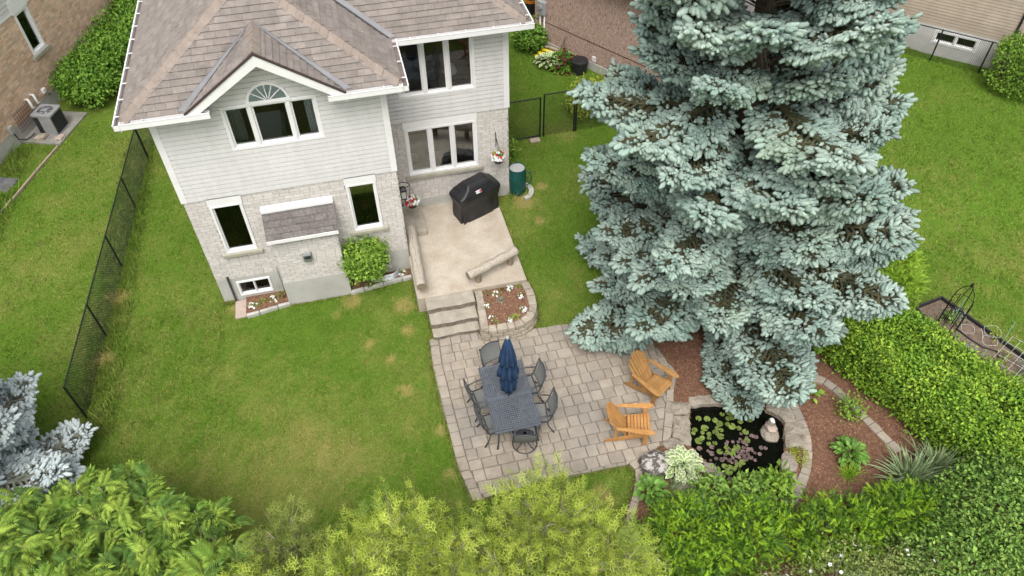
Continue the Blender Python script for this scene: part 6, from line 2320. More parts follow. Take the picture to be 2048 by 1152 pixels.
def spruce_branch(Lb, seed):
    r = np.random.default_rng(seed)
    sh_p, sh_d, sh_s = [], [], []
    st_p, st_d, st_r = [], [], []        # old needles
    wd_p, wd_d, wd_r = [], [], []        # wood

    def stem(p, q, rad, lst):
        lst[0].append(p)
        lst[1].append(q - p)
        lst[2].append(rad)
    n = 14
    sag = r.uniform(0.05, 0.11)
    pts = []
    for i in range(n + 1):
        t_ = i / n
        pts.append(np.array([0.10 * Lb * sin(1.6 * t_ + seed) * t_ * 0.5, t_ * Lb, -sag * Lb * sin(pi * min(1, t_ * 0.85)) + 0.03 * Lb * max(0, t_ - 0.75) * 4]))
    for i in range(n):
        rad = 0.03 * (Lb / 4) * (1 - i / n) + 0.008
        stem(pts[i], pts[i + 1], rad, (wd_p, wd_d, wd_r))
        if i / n > 0.3:
            stem(pts[i], pts[i + 1], 0.035, (st_p, st_d, st_r))

    def add_shoot(p, d, s=1.0):
        d = d / np.linalg.norm(d)
        sh_p.append(p)
        sh_d.append(d)
        sh_s.append(s * r.uniform(0.8, 1.2))

    def twig(p, d, ln, depth):
        """a lateral: droops, carries side twiglets with shoots"""
        d = d / np.linalg.norm(d)
        m = max(2, int(ln / 0.085))
        q = p.copy()
        dd = d.copy()
        for k in range(m):
            f = (k + 1) / m
            dd = dd + np.array([0, 0, -0.05 - 0.05 * f]) + r.normal(0, 0.05, 3)
            dd /= np.linalg.norm(dd)
            q2 = q + dd * ln / m
            if depth == 0:
                stem(q, q2, 0.006, (wd_p, wd_d, wd_r))
            stem(q, q2, 0.032 if depth == 0 else 0.022, (st_p, st_d, st_r))
            sidev = np.cross(dd, [0, 0, 1.0])
            sidev /= max(np.linalg.norm(sidev), 1e-6)
            if depth == 0:
                for sg in (-1, 1):
                    if f > 0.22 and r.random() < 0.82:
                        l2 = (0.10 + 0.20 * (1 - f)) * r.uniform(0.7, 1.25)
                        twig(q2, dd * 0.75 + sidev * sg * 0.8 + np.array([0, 0, r.uniform(-0.25, 0.25)]), l2, 1)
                if f > 0.45 and r.random() < 0.75:
                    add_shoot(q2, dd * 0.7 + np.array([r.normal(0, .2), r.normal(0, .2), 0.75]), 0.85)
            else:
                for sg in (-1, 1):
                    if r.random() < 0.5:
                        add_shoot(q2, dd * 0.85 + sidev * sg * 0.8 + np.array([0, 0, r.uniform(-0.15, 0.4)]), 0.92)
            q = q2
        add_shoot(q, dd + np.array([0, 0, 0.12]), 1.12)
    k = 0
    t_ = 0.24
    while t_ < 0.985:
        i = min(int(t_ * n), n - 1)
        f = t_ * n - i
        p = pts[i] * (1 - f) + pts[i + 1] * f
        ax = pts[i + 1] - pts[i]
        ax /= np.linalg.norm(ax)
        ln = (0.34 * Lb * (1 - t_) ** 0.75 + 0.14) * r.uniform(0.8, 1.15) * min(1.0, 0.45 + (t_ - 0.2) * 2.2)
        ln = min(ln, 1.05)
        for sg in (-1, 1):
            sv = np.array([sg, 0, 0.0])
            twig(p, ax * r.uniform(0.6, 0.9) + sv * 0.85 + np.array([0, 0, r.uniform(-0.22, 0.1)]), ln, 0)
        if r.random() < 0.55:
            twig(p, ax * 0.8 + np.array([r.normal(0, .25), 0, -0.65]), ln * 0.6, 0)
        if r.random() < 0.5 and t_ > 0.4:
            twig(p, ax * 0.85 + np.array([r.normal(0, .3), 0, 0.35]), ln * 0.45, 0)
        t_ += 0.135 / Lb * r.uniform(0.9, 1.1)
        k += 1
    twig(pts[-1], pts[-1] - pts[-2], 0.22, 1)

    def frames(p, d, rad, lng=None):
        p, d = np.array(p), np.array(d)
        rad = np.array(rad)
        ln = np.linalg.norm(d, axis=1) if lng is None else lng
        nn = np.tile(np.array([[0.13, 0.21, 1.0]]), (len(p), 1))
        return orient(d, nn, np.stack([rad, ln, rad], -1)), p
    s = np.array(sh_s)
    A = scat(SHOOT, *frames(sh_p, sh_d, 0.041 * s, 0.145 * s))
    B = scat(STICK, *frames(st_p, st_d, st_r))
    C = scat(STICK, *frames(wd_p, wd_d, wd_r))
    V, F, M = join([(A[0], A[1], A[2]), (B[0], B[1], B[2] + 1), (C[0], C[1], C[2] + 2)])
    return V, F, M


BR = {}
for Lb, ns in ((4.3, 2), (3.5, 3), (2.7, 2), (1.9, 2), (1.1, 1)):
    BR[Lb] = []
    for q in range(ns):
        V, F, M = spruce_branch(Lb, int(Lb * 10) + q * 7)
        BR[Lb].append(npmesh('branch', V, F, ['spruce_shoot', 'spruce_old', 'bark'], M))


def spruce(loc, H, R0, z0, dz, per, label, seed, pale=False, power=1.6, limit=295, gap=None, low=0.84, bias=()):
    r = random.Random(seed)
    e = empty('blue_spruce', loc, label, 'tree')
    tr = MB()
    pts = [(0.03 * sin(k), 0.03 * cos(k * 1.3), H * k / 12) for k in range(13)]
    tr.tube(pts, [0.02 + 0.24 * (H / 16) * (1 - k / 12) for k in range(13)], 12)
    tr.build('trunk', 'bark', e, smooth=True)
    # bare dead twigs inside the crown
    cr = MB()
    for k in range(130 if not pale else 40):
        z = z0 + (H * 0.5 - z0) * r.random()
        a = r.uniform(0, 2 * pi)
        rr = R0 * (1 - (z / H) ** power) * r.uniform(0.35, 0.62)
        p1 = Vector((rr * cos(a), rr * sin(a), z - 0.1 + r.uniform(-.15, .2)))
        p0 = Vector((0.1 * cos(a), 0.1 * sin(a), z))
        cr.tube([p0, (p0 + p1) / 2 + Vector((0, 0, r.uniform(-.05, .1))), p1], [0.016, 0.012, 0.004], 4)
        for q in range(4):
            s = p0 + (p1 - p0) * r.uniform(0.4, 0.95)
            cr.tube([s, s + Vector((r.uniform(-.3, .3), r.uniform(-.3, .3), r.uniform(-.25, .2)))], [0.006, 0.002], 3)
    crown = cr.build('crown', 'dead_twig', e)
    z = z0
    n = 0
    a0 = 0
    lens = sorted(BR)
    while z < H - 0.25 and n < limit:
        R = R0 * (1 - (z / H) ** power)
        R *= min(1.0, low + (1 - low) * (z - z0) / 2.2)
        m = max(4, int(round(per * (0.6 + 0.4 * R / R0))))
        a0 += r.uniform(0.3, 1.2)
        for k in range(m):
            a = a0 + 2 * pi * (k + r.uniform(-.22, .22)) / m
            zz_ = z + r.uniform(-0.5, 0.5) * dz
            Ln = max(0.5, R * r.uniform(0.74, 1.12))
            for b_az, b_w, b_z, b_f in bias:
                if zz_ < b_z and abs((a - b_az + pi) % (2 * pi) - pi) < b_w:
                    Ln = b_f * r.uniform(0.92, 1.03)
            Ln = min(Ln, 4.2)
            key = min(lens, key=lambda q: abs(q - Ln))
            me_ = BR[key][(n * 7 + int(a * 5)) % len(BR[key])]
            o = bpy.data.objects.new('branch', me_)
            sc_ = Ln / key
            o.scale = (sc_ * r.uniform(.92, 1.08), sc_, sc_ * r.uniform(.9, 1.1))
            f = zz_ / H
            el = radians(-9 + 46 * f ** 0.9 + r.uniform(-7, 7))
            if zz_ < 1.6:
                el = radians(-3 + r.uniform(-5, 5))
            if any(g_[0] < zz_ < g_[1] and abs((a - g_[2] + pi) % (2 * pi) - pi) < g_[3] for g_ in gap or ()):
                continue
            d = Vector((cos(a) * cos(el), sin(a) * cos(el), sin(el)))
            x = d.cross(Vector((0, 0, 1))).normalized()
            zx = x.cross(d)
            tw = r.uniform(-.22, .22)
            xx = x * cos(tw) + zx * sin(tw)
            zx = xx.cross(d)
            o.rotation_euler = Matrix((xx, d, zx)).transposed().to_euler()
            o.location = (0.06 * cos(a), 0.06 * sin(a), zz_)
            put(o, crown)
            if pale:
                for sl, mt_ in zip(o.material_slots, ('spruce_shoot_pale', 'spruce_old_pale', 'bark')):
                    sl.link = 'OBJECT'
                    sl.material = MATS[mt_]
            n += 1
        z += dz * (1 + 0.6 * (z / H)) * (0.62 if z < 2.0 else 1.0)
    return e


BT = spruce((12.35, -3.4, 0), 17.5, 4.0, 1.0, 0.46, 7.2, 'huge blue spruce tree standing over the pond and patio', 3, power=1.2, gap=((1.5, 3.0, radians(-132), 0.2), (0.0, 1.4, radians(224), 0.38), (0.0, 1.35, radians(190), 0.35)), bias=((radians(-100), 0.55, 1.9, 3.2), (radians(190), 0.24, 2.0, 3.9), (radians(222), 0.32, 2.1, 2.7), (radians(20), 0.9, 2.2, 3.0), (radians(-44), 0.52, 2.4, 2.55)))
BT.rotation_euler = (0, radians(-6.0), 0)
spruce((-5.25, -4.9, 0), 6.6, 3.0, 0.6, 0.36, 7, 'smaller silvery blue spruce at the end of the chain link fence', 8, pale=True, power=1.25)


def clump_points(r, c, rad, n, per, lump, zmin=-0.25, cl=0.11, shell=0.30, k=3.2, radial=0.55):
    """clustered points over a lumpy ellipsoid: positions and outward directions"""
    nc = max(1, n // per)
    d = unit(r.normal(size=(nc * 3, 3)))
    d = d[d[:, 2] > zmin][:nc]
    nc = len(d)
    LP = Lump(int(r.integers(1e6)), k, 10)
    f = (1 + lump * LP(d)) * (1 - shell * r.random(nc) ** 2.2)
    cc = np.array(c) + d * np.array(rad) * f[:, None]
    off = r.normal(size=(nc, per, 3)) * cl
    P_ = (cc[:, None] + off).reshape(-1, 3)
    D = unit((np.repeat(d, per, 0) * 0.9 + off.reshape(-1, 3) / cl * radial))
    return P_, D


def foliage(r, P_, D, T, size, upb=0.35, tang=0.6, ax_out=0.4, sj=(0.65, 1.35), old=0.0):
    n = len(P_)
    nn = unit(D + np.array([0, 0, upb]) + r.normal(0, 0.35, (n, 3)))
    ax = unit(D * ax_out + r.normal(0, tang, (n, 3)) + np.array([0, 0, 0.1]))
    V, F, M = scat(T, orient(ax, nn, size * r.uniform(*sj, n)), P_)
    if old:                    # a share of last year's darker leaves
        M = np.repeat((r.random(n) < old).astype(int), len(T[1]))
    return V, F, M


def stems(e, r, n, rad, h, mat, base=0.1, thick=0.012, z0=0.0):
    mb = MB()
    for k in range(n):
        a = r.uniform(0, 2 * pi)
        q = r.uniform(0.2, 0.8)
        mb.tube([(base * cos(a) * .4, base * sin(a) * .4, z0), (rad[0] * .35 * q * cos(a), rad[1] * .35 * q * sin(a), z0 + h * .45), (rad[0] * .8 * q * cos(a), rad[1] * .8 * q * sin(a), z0 + h * r.uniform(.65, .92))], [thick, thick * .7, thick * .3], 5)
    return mb.build('stems', mat, e)


def bush(name, loc, rad, zc, n, size, mat, label, cat, group=None, seed=0, lump=0.16, per=22, cl=0.1, T=LEAF, core=True, k=3.2, zmin=-0.3, shell=0.3, nst=14, upb=0.35, ax_out=0.4, rz=0.0, radial=0.55, old=0.0):
    r = np.random.default_rng(seed)
    e = empty(name, loc, label, cat, group, rz)
    P_, D = clump_points(r, (0, 0, zc), rad, n, per, lump, zmin, cl, shell, k, radial)
    keep = P_[:, 2] > 0.02
    V, F, M = foliage(r, P_[keep], D[keep], T, size, upb, 0.6, ax_out, old=old)
    obj('foliage', npmesh('foliage', V, F, mat, M), e)
    stems(e, r, nst, rad, zc + rad[2] * 0.6, 'bark')
    return e


def spray_t(seed=1):
    """a wispy cedar spray along +Y: thin threads that fork and droop"""
    r = np.random.default_rng(seed)
    V, F = [], []

    def thread(p, d, ln, wd_, lvl):
        d = np.array(d, float)
        d /= np.linalg.norm(d)
        n = (3, 2, 1)[lvl]
        q = np.array(p, float)
        for k in range(n):
            x = np.cross(d, [0.2, 0.1, 1.0])
            x /= max(np.linalg.norm(x), 1e-6)
            w0, w1 = wd_ * (1 - k / n * .5), wd_ * (1 - (k + 1) / n * .5)
            q2 = q + d * ln / n
            i = len(V)
            V.extend([tuple(q - x * w0), tuple(q + x * w0), tuple(q2 + x * w1), tuple(q2 - x * w1)])
            F.extend([(i, i + 1, i + 2), (i, i + 2, i + 3)])
            if lvl < 2:
                for sg in (-1, 1):
                    a_ = radians(r.uniform(32, 52))
                    dd = d * cos(a_) + x * sg * sin(a_) + np.array([0, 0, r.uniform(-.25, .15)])
                    thread(q2 - d * ln / n * r.uniform(.1, .6), dd, ln * r.uniform(.36, .52), wd_ * .85, lvl + 1)
            q = q2
            d = d + np.array([0, 0, -.10]) + r.normal(0, .08, 3)
            d /= np.linalg.norm(d)
    thread((0, 0, 0), (0, 1, 0), 1.0, 0.028, 0)
    return tmpl(V, F)


SPRAY = spray_t()


def cedar(loc, H, R, n_limb, label, mat, seed, per=20, wood='pale_twig', z0=1.0, group='golden cedars along the back of the lawn', zmin=0.2, lean=(0, 0), size=0.18):
    r = np.random.default_rng(seed)
    e = empty('golden_cedar', loc, label, 'tree', group)
    mb = MB()
    mb.tube([(0, 0, 0), (lean[0] * .5, lean[1] * .5, H * .5), (lean[0], lean[1], H * 0.9)], [0.08, 0.05, 0.015], 8)
    mb.build('trunk', 'bark', e, smooth=True)
    P_, D, AX = [], [], []
    lb = MB()
    ga = 2.399
    n_limb = int(n_limb * 0.84)
    for k in range(n_limb):
        f = (k + 0.5) / n_limb
        z = z0 + (H * 0.90 - z0) * f
        prof = (1 - ((z / H) ** 1.25)) ** 0.85
        a = k * ga + r.normal(0, .25)
        ln = R * prof * r.uniform(0.5, 1.3) + 0.10
        tz_ = min(ln * r.uniform(0.35, 0.85) + 0.1, H - z + .15)
        cx, cy = lean[0] * z / H, lean[1] * z / H
        p0 = np.array([cx, cy, z])
        p2 = p0 + np.array([cos(a) * ln, sin(a) * ln, tz_])
        p1 = p0 * .5 + p2 * .5 + np.array([cos(a) * .12 * ln, sin(a) * .12 * ln, -0.12 * ln])
        lb.tube([p0, p1, p2], [0.016, 0.010, 0.003], 4)
        for q in range(2):
            s0 = p1 * .6 + p2 * .4
            lb.tube([s0, s0 + r.normal(0, .14, 3) + (p2 - p1) * .5], [0.006, 0.002], 3)
        m = max(5, int(0.66 * per * (0.45 + ln)))
        t_ = 1 - 0.72 * r.random(m) ** 1.5
        pos = (1 - t_)[:, None] ** 2 * p0 + (2 * t_ * (1 - t_))[:, None] * p1 + (t_ ** 2)[:, None] * p2
        out = np.array([cos(a), sin(a), 0.55])
        pos = pos + r.normal(0, 0.12, (m, 3))
        ax = unit(out * 0.6 + np.array([0, 0, 0.45]) + r.normal(0, 0.6, (m, 3)))
        P_.append(pos)
        AX.append(ax)
        D.append(unit(np.cross(ax, r.normal(size=(m, 3))) + np.array([0, 0, 0.5])))
    # leader
    m = 40
    t_ = r.random(m)
    P_.append(np.stack([lean[0] * (.8 + .2 * t_) + r.normal(0, .06, m), lean[1] * (.8 + .2 * t_) + r.normal(0, .06, m), H * (.82 + .16 * t_)], -1))
    AX.append(unit(np.array([0, 0, 1.0]) + r.normal(0, .5, (m, 3))))
    D.append(unit(r.normal(size=(m, 3))))
    P_, AX, D = map(np.concatenate, (P_, AX, D))
    V, F, M = scat(SPRAY, orient(AX, D, size * r.uniform(0.65, 1.3, len(P_))), P_)
    M = np.repeat((r.random(len(P_)) < 0.28).astype(int), len(SPRAY[1]))
    obj('crown', npmesh('crown', V, F, [mat, 'cedar_old'], M), e)
    lb.build('limbs', wood, e)
    return e


cedar((6.05, -9.15, 0), 3.3, 1.35, 150, 'broad golden cedar with pale bare twigs at the patio corner', 'cedar', 1, per=24)
cedar((6.95, -9.95, 0), 2.9, 1.2, 90, 'golden cedar next to the yew bed edging', 'cedar', 2, per=22)
cedar((5.2, -9.8, 0), 2.9, 1.2, 90, 'golden cedar pressed between the two broadest cedars', 'cedar', 22, per=22)
cedar((3.6, -8.95, 0), 3.2, 1.25, 130, 'golden cedar with several pointed tops facing the lawn centre', 'cedar', 3, per=22)
cedar((4.4, -9.3, 0), 2.9, 1.1, 80, 'lower golden cedar touching the patio end', 'cedar', 4, per=22)
cedar((1.75, -8.35, 0), 2.9, 0.7, 70, 'thin olive green cedar beside the sumac', 'cedar_olive', 5, per=20)
cedar((2.8, -9.45, 0), 3.2, 1.3, 110, 'brightest yellow cedar in front of the olive cedar', 'cedar', 6, per=24)
cedar((1.35, -9.4, 0), 3.1, 1.2, 80, 'yellow-green cedar half under the sumac leaves', 'cedar', 7, per=22)


def pinnate_t(pairs=11):
    V, F = [], []
    for k in range(pairs):
        f = (k + 1) / (pairs + 1)
        y = 0.15 + 0.8 * f
        z = 0.10 * sin(pi * f) - 0.30 * f * f
        ll = 0.30 * (0.65 + 0.6 * sin(pi * (0.15 + 0.7 * f)))
        for sg in (-1, 1):
            i = len(V)
            a = radians(68 - 25 * f)
            dx, dy = sg * sin(a) * ll, cos(a) * ll
            px, py = -dy * .115, dx * .115
            V += [(0, y, z), (dx * .45 + px, y + dy * .45 + py, z + .02), (dx, y + dy, z - .09), (dx * .45 - px, y + dy * .45 - py, z + .02)]
            F += [(i, i + 1, i + 2), (i, i + 2, i + 3)]
    i = len(V)
    V += [(-.008, 0, 0), (.008, 0, 0), (.006, .55, .07), (-.006, .55, .07), (0, .98, -.2)]
    F += [(i, i + 1, i + 2), (i, i + 2, i + 3), (i + 3, i + 2, i + 4)]
    V += [(0, .93, -.17), (-.06, 1.06, -.22), (0, 1.22, -.32), (.06, 1.06, -.22)]
    i += 5
    F += [(i, i + 1, i + 2), (i, i + 2, i + 3)]
    return tmpl(V, F)


PINN = pinnate_t()


def sumac(loc, tips, label, seed, group):
    r = np.random.default_rng(seed)
    e = empty('sumac', loc, label, 'shrub', group)
    P_, AX, NN = [], [], []
    mb = MB()
    for tx, ty, tz_, s in tips:
        tip = np.array([tx - loc[0], ty - loc[1], tz_])
        base = np.array([r.normal(0, .2), r.normal(0, .2), 0])
        mid = base * .4 + tip * .6 + np.array([0, 0, -.2])
        mb.tube([base, mid, tip], [0.022, 0.016, 0.008], 5)
        m = int(r.integers(7, 11))
        for k in range(m):
            a = k * 2.4 + r.normal(0, .2)
            el = radians(r.uniform(-25, 50))
            d = np.array([cos(a) * cos(el), sin(a) * cos(el), sin(el)])
            P_.append(tip + (mid - tip) * 0.035 * k + r.normal(0, .03, 3))
            AX.append(d)
            NN.append(np.array([r.normal(0, .15), r.normal(0, .15), 1.0]))
    P_, AX, NN = map(np.array, (P_, AX, NN))
    V, F, M = scat(PINN, orient(AX, NN, 0.37 * r.uniform(0.5, 1.2, len(P_))), P_)
    M = np.repeat((r.random(len(P_)) < 0.3).astype(int), len(PINN[1]))
    obj('foliage', npmesh('foliage', V, F, ['sumac_leaf', 'sumac_old'], M), e)
    mb.build('stems', 'pale_twig', e)


sr = random.Random(3)


def tips_in(cx, cy, rx, ry, zt, n):
    o = []
    while len(o) < n:
        x, y = sr.uniform(-1, 1), sr.uniform(-1, 1)
        if x * x + y * y > 1:
            continue
        h = zt - 0.75 * (x * x + y * y) + sr.uniform(-.45, .2)
        o.append((cx + x * rx, cy + y * ry, h, 1))
    return o


SG = 'sumac shrubs at the lawn corner'
sumac((-1.5, -6.75, 0), tips_in(-1.5, -6.7, 1.1, 0.85, 2.5, 44), 'leafy sumac shrub in front of the silvery spruce', 1, SG)
sumac((-2.7, -6.9, 0), tips_in(-2.7, -6.9, 1.0, 0.9, 2.55, 42), 'leafy sumac shrub partly below the silvery spruce branches', 2, SG)
sumac((-0.2, -7.5, 0), tips_in(-0.2, -7.5, 1.0, 0.75, 2.35, 36), 'leafy sumac shrub reaching over the lawn edge', 3, SG)
sumac((0.75, -8.35, 0), tips_in(0.75, -8.35, 0.75, 0.55, 2.35, 24), 'leafy sumac shrub touching the olive cedar', 4, SG)
sumac((-1.6, -8.1, 0), tips_in(-1.6, -8.1, 1.2, 0.75, 2.5, 42), 'leafy sumac shrub at the middle of the thicket', 5, SG)


def yew_t():
    """a short fat needle shoot along +Y, drooping at the tip"""
    V, F = [], []
    for k in range(6):
        y = 0.05 + 0.15 * k
        z = -0.10 * (k / 6) ** 2
        L_ = 0.36 * (1 - 0.4 * k / 6)
        for sg in (-1, 1):
            i = len(V)
            a = radians(58 - 4 * k)
            dx, dy = sg * sin(a) * L_, cos(a) * L_
            V += [(0, y - .05, z), (0, y + .075, z), (dx, y + dy, z + .06)]
            F += [(i, i + 1, i + 2)]
    i = len(V)
    V += [(-.05, 0, 0), (.05, 0, 0), (0, 1.08, -.12)]
    F += [(i, i + 1, i + 2)]
    return tmpl(V, F)


YEW = yew_t()
YG = 'spreading yews by the pond'
for k, (x, y, rx, ry, h, n, lb) in enumerate([(8.95, -9.05, 1.0, 0.75, 0.95, 4200, 'bright green spreading yew below the variegated hosta'), (10.15, -9.3, 0.85, 0.65, 0.95, 3300, 'bright green spreading yew below the pond foot'),
                                              (11.75, -9.7, 0.95, 0.68, 1.0, 3700, 'bright green spreading yew beside the mulch bed and hosta'), (13.1, -9.75, 0.85, 0.62, 1.05, 3300, 'bright green yew in front of the striped ornamental grass'), (8.6, -9.9, 1.0, .7, .9, 3000, 'bright green yew behind the rose shoots at the edging')]):
    bush('yew', (x, y, 0), (rx, ry, 0.62), h - 0.55, n, 0.12, ['yew_needle', 'yew_old'], lb, 'shrub', YG, 100 + k, old=0.45, lump=0.36, per=26, cl=0.075, radial=1.1, T=YEW, k=8, upb=0.6, ax_out=1.8, zmin=-0.1, shell=0.5)

# clipped hedge: leaves over a long rounded box, in lumps
def hedge(name, p0, p1, wd_, h, n, size, mat, label, seed, group=None, z0=0.0, lump=0.1, zf=None):
    r = np.random.default_rng(seed)
    p0, p1 = np.array(p0, float), np.array(p1, float)
    L_ = np.linalg.norm(p1 - p0)
    u = (p1 - p0) / L_
    v = np.array([-u[1], u[0]])
    c = (p0 + p1) / 2
    e = empty(name, (c[0], c[1], z0), label, 'hedge', group, atan2(u[1], u[0]))
    per = 16
    nc = n // per
    s = r.uniform(-L_ / 2, L_ / 2, nc)
    th = r.uniform(-0.55, pi + 0.55, nc)
    ex = 0.62
    cy, cz = np.sign(np.cos(th)) * np.abs(np.cos(th)) ** ex, np.sign(np.sin(th)) * np.abs(np.sin(th)) ** ex
    q = np.stack([s, cy, cz], -1)
    f = (1 + lump * Lump(seed + 9, 1.4, 12)(q) + 0.5 * lump * Lump(seed + 19, 4, 12)(q)) * (1 - 0.22 * r.random(nc) ** 2)
    endf = np.sqrt(np.clip(1 - (np.abs(s) / (L_ / 2)) ** 8, 0.05, 1))
    pos = np.stack([s, cy * wd_ / 2 * f * endf, h * 0.45 + cz * h * 0.55 * f * (0.6 + 0.4 * endf)], -1)
    d = unit(np.stack([0 * s, np.cos(th) / wd_, np.sin(th) / h], -1))
    off = r.normal(size=(nc, per, 3)) * 0.075
    P_ = (pos[:, None] + off).reshape(-1, 3)
    D = unit(np.repeat(d, per, 0) * .9 + off.reshape(-1, 3) / 0.065 * .5)
    k_ = P_[:, 2] > 0.02
    V, F, M = foliage(r, P_[k_], D[k_], LEAF, size, 0.5, old=0.33)
    obj('foliage', npmesh('foliage', V, F, mat, M), e)
    mb = MB()
    m = int(L_ / 0.22)
    for k in range(m):
        x = -L_ / 2 + L_ * (k + .5) / m
        for q in range(3):
            mb.tube([(x, 0, 0), (x + r.normal(0, .1), r.normal(0, wd_ * .15), h * .4), (x + r.normal(0, .2), r.normal(0, wd_ * .28), h * .85)], [0.014, 0.01, 0.004], 4)
    mb.build('stems', 'bark', e)
    return e


hedge('clipped_hedge', (14.5, -4.25), (17.0, -10.8), 1.8, 1.5, 80000, 0.08, ['hedge_leaf', 'hedge_old'], 'long bright yellow-green clipped hedge beside the mulch bed', 5)
hedge('clipped_hedge', (25.0, 3.6), (30.0, -0.6), 1.9, 1.75, 30000, 0.085, ['bush_leaf', 'hedge_old'], 'rounded dark green hedge in front of the beige house', 6, z0=0.44, lump=0.14)
# ground cover along the hedge foot
for k in range(9):
    f = k / 8
    bush('ground_cover_plant', (14.45 + f * 0.55 + 0.1 * sin(k * 2), -5.1 - f * 2.6, 0.02), (0.2, 0.2, 0.14), 0.06, 110, 0.10, 'bush_leaf', 'round-leaved ground cover plant at the foot of the long hedge', 'plant', 'ground cover at the hedge foot', 300 + k, per=6, nst=4)
# round bush at the fireplace wall
bush('round_bush', (3.72, -0.42, 0.05), (0.5, 0.42, 0.52), 1.0, 4200, 0.085, 'bush_leaf', 'round light green bush beside the fireplace bump-out', 'bush', None, 31, lump=0.18, per=16, zmin=-0.8)
# neighbours' shrubs
for k, (s, d, rx, ry, h, n, lb) in enumerate([(3.9, 1.1, 0.9, 0.95, 1.2, 6500, 'leafy dark green shrub beside the air conditioner pad'), (5.3, 1.25, 1.0, 1.05, 1.4, 6500, 'leafy dark green shrub under the tan house window'), (6.9, 1.2, 1.0, 1.0, 1.45, 6000, 'leafy dark green shrub behind the fence opposite the eave'), (8.5, 1.0, 1.0, 1.0, 1.5, 5000, 'leafy dark green shrub farthest along the tan brick wall')]):
    p = NBL.P(s, d, 0)
    bush('leafy_shrub', tuple(p), (rx, ry, h * .55), h * .5, n, 0.13, 'dark_leaf', lb, 'shrub', 'shrubs along the tan brick house', 200 + k, lump=0.2, per=14, cl=0.13)
bush('leafy_shrub', (10.75, 9.75, GZB), (0.5, 0.5, 0.42), 0.4, 1500, 0.13, 'dark_leaf', 'small green shrub at the bungalow corner by the meter', 'shrub', None, 210, per=10)
bush('yellow_shrub', (11.75, 5.35, GZB), (0.85, 0.7, 0.55), 0.5, 3800, 0.085, 'yellow_leaf', 'yellow-green shrub behind the chain link panel', 'shrub', None, 211, per=12, lump=.25)
bush('yellow_shrub', (12.6, 4.95, GZB), (0.7, 0.6, 0.5), 0.45, 2500, 0.085, 'yellow_leaf', 'yellow-green shrub against the spruce branches', 'shrub', None, 212, per=12, lump=.25)
pe = NBR.P(1.95, 0.6, GZB)
flower_plant('peony', tuple(pe), 0.52, 0.62, 420, [('petal_dark', 26)], 'dark red peony bush in bloom at the bungalow wall', 'flower', None, 'dark_leaf', 0.15, 0.085, 77, face=(-.4, -.6, .6))

# right foreground shrubs
bush('garden_shrub', (14.9, -10.15, 0), (1.35, 1.0, 0.85), 0.75, 11000, 0.085, ['shrub_leaf', 'shrub_old'], 'loose mid-green shrub at the end of the long hedge', 'shrub', None, 220, lump=.3, per=14, cl=0.12, old=0.35, k=6)
bush('garden_shrub', (13.6, -11.0, 0), (1.2, 0.9, 0.8), 0.7, 8000, 0.08, ['shrub_leaf', 'shrub_old'], 'loose mid-green shrub behind the white rose bush', 'shrub', None, 221, lump=.3, per=14, cl=0.12, old=0.35, k=6)


def rose(loc, rad, h, n, label, seed, fl=14):
    r = np.random.default_rng(seed)
    e = empty('rose_bush', loc, label, 'rose bush', 'rose bushes at the garden end')
    P_, D = clump_points(r, (0, 0, h * .5), (rad[0], rad[1], h * .55), n, 9, .3, -.2, 0.09, .5, 5)
    V, F, M = foliage(r, P_, D, LEAF, 0.062, 0.5)
    obj('foliage', npmesh('foliage', V, F, 'rose_leaf', M), e)
    stems(e, r, 26, rad, h * 1.05, 'pale_twig', thick=0.008)
    d = unit(r.normal(size=(fl, 3)) + np.array([0, 0, 1.2]))
    pos = np.array([0, 0, h * .5]) + d * np.array([rad[0], rad[1], h * .6])
    ax = unit(np.cross(d, r.normal(size=(fl, 3))))
    V, F, M = scat(PET, orient(ax, d, 0.032 * r.uniform(.7, 1.3, fl)), pos)
    obj('blossoms', npmesh('blossoms', V, F, 'petal_white', M), e)


rose((9.7, -10.75, 0), (1.1, .6), 1.35, 2600, 'straggly white rose bush below the yews at the garden end', 1)
rose((11.35, -10.55, 0), (.95, .6), 1.35, 2400, 'straggly white rose bush with bare twigs beside the mid-green shrub', 2)
rose((12.4, -10.75, 0), (.8, .55), 1.3, 1800, 'straggly white rose bush between yew and mid-green shrub', 3)
rose((7.75, -9.75, 0), (.5, .5), 1.3, 900, 'small white rose bush at the garden edging beside the cedar', 4, 6)


# hostas and perennials
def hosta_leaf_t(margin):
    V, F, M = [], [], []
    ny_ = 5
    cols = (-1, -0.62, 0, 0.62, 1)
    for i in range(ny_ + 1):
        f = i / ny_
        wv = 0.31 * (sin(pi * min(1, f * 0.92 + 0.06)) ** 0.75) * (1 - 0.25 * f)
        if i == ny_:
            wv = 0.01
        z = 0.22 * sin(pi * f * 0.75) - 0.18 * f * f
        for c in cols:
            V.append((c * wv, f, z + 0.13 * abs(c) * (1 - .7 * f) + 0.02 * sin(9 * f + c)))
    for i in range(ny_):
        for j in range(4):
            a = i * 5 + j
            F += [(a, a + 1, a + 6), (a, a + 6, a + 5)]
            mm = 1 if (margin and (j in (0, 3) or i == ny_ - 1)) else 0
            M += [mm, mm]
    return tmpl(V, F, M)


HL_ = {True: hosta_leaf_t(True), False: hosta_leaf_t(False)}


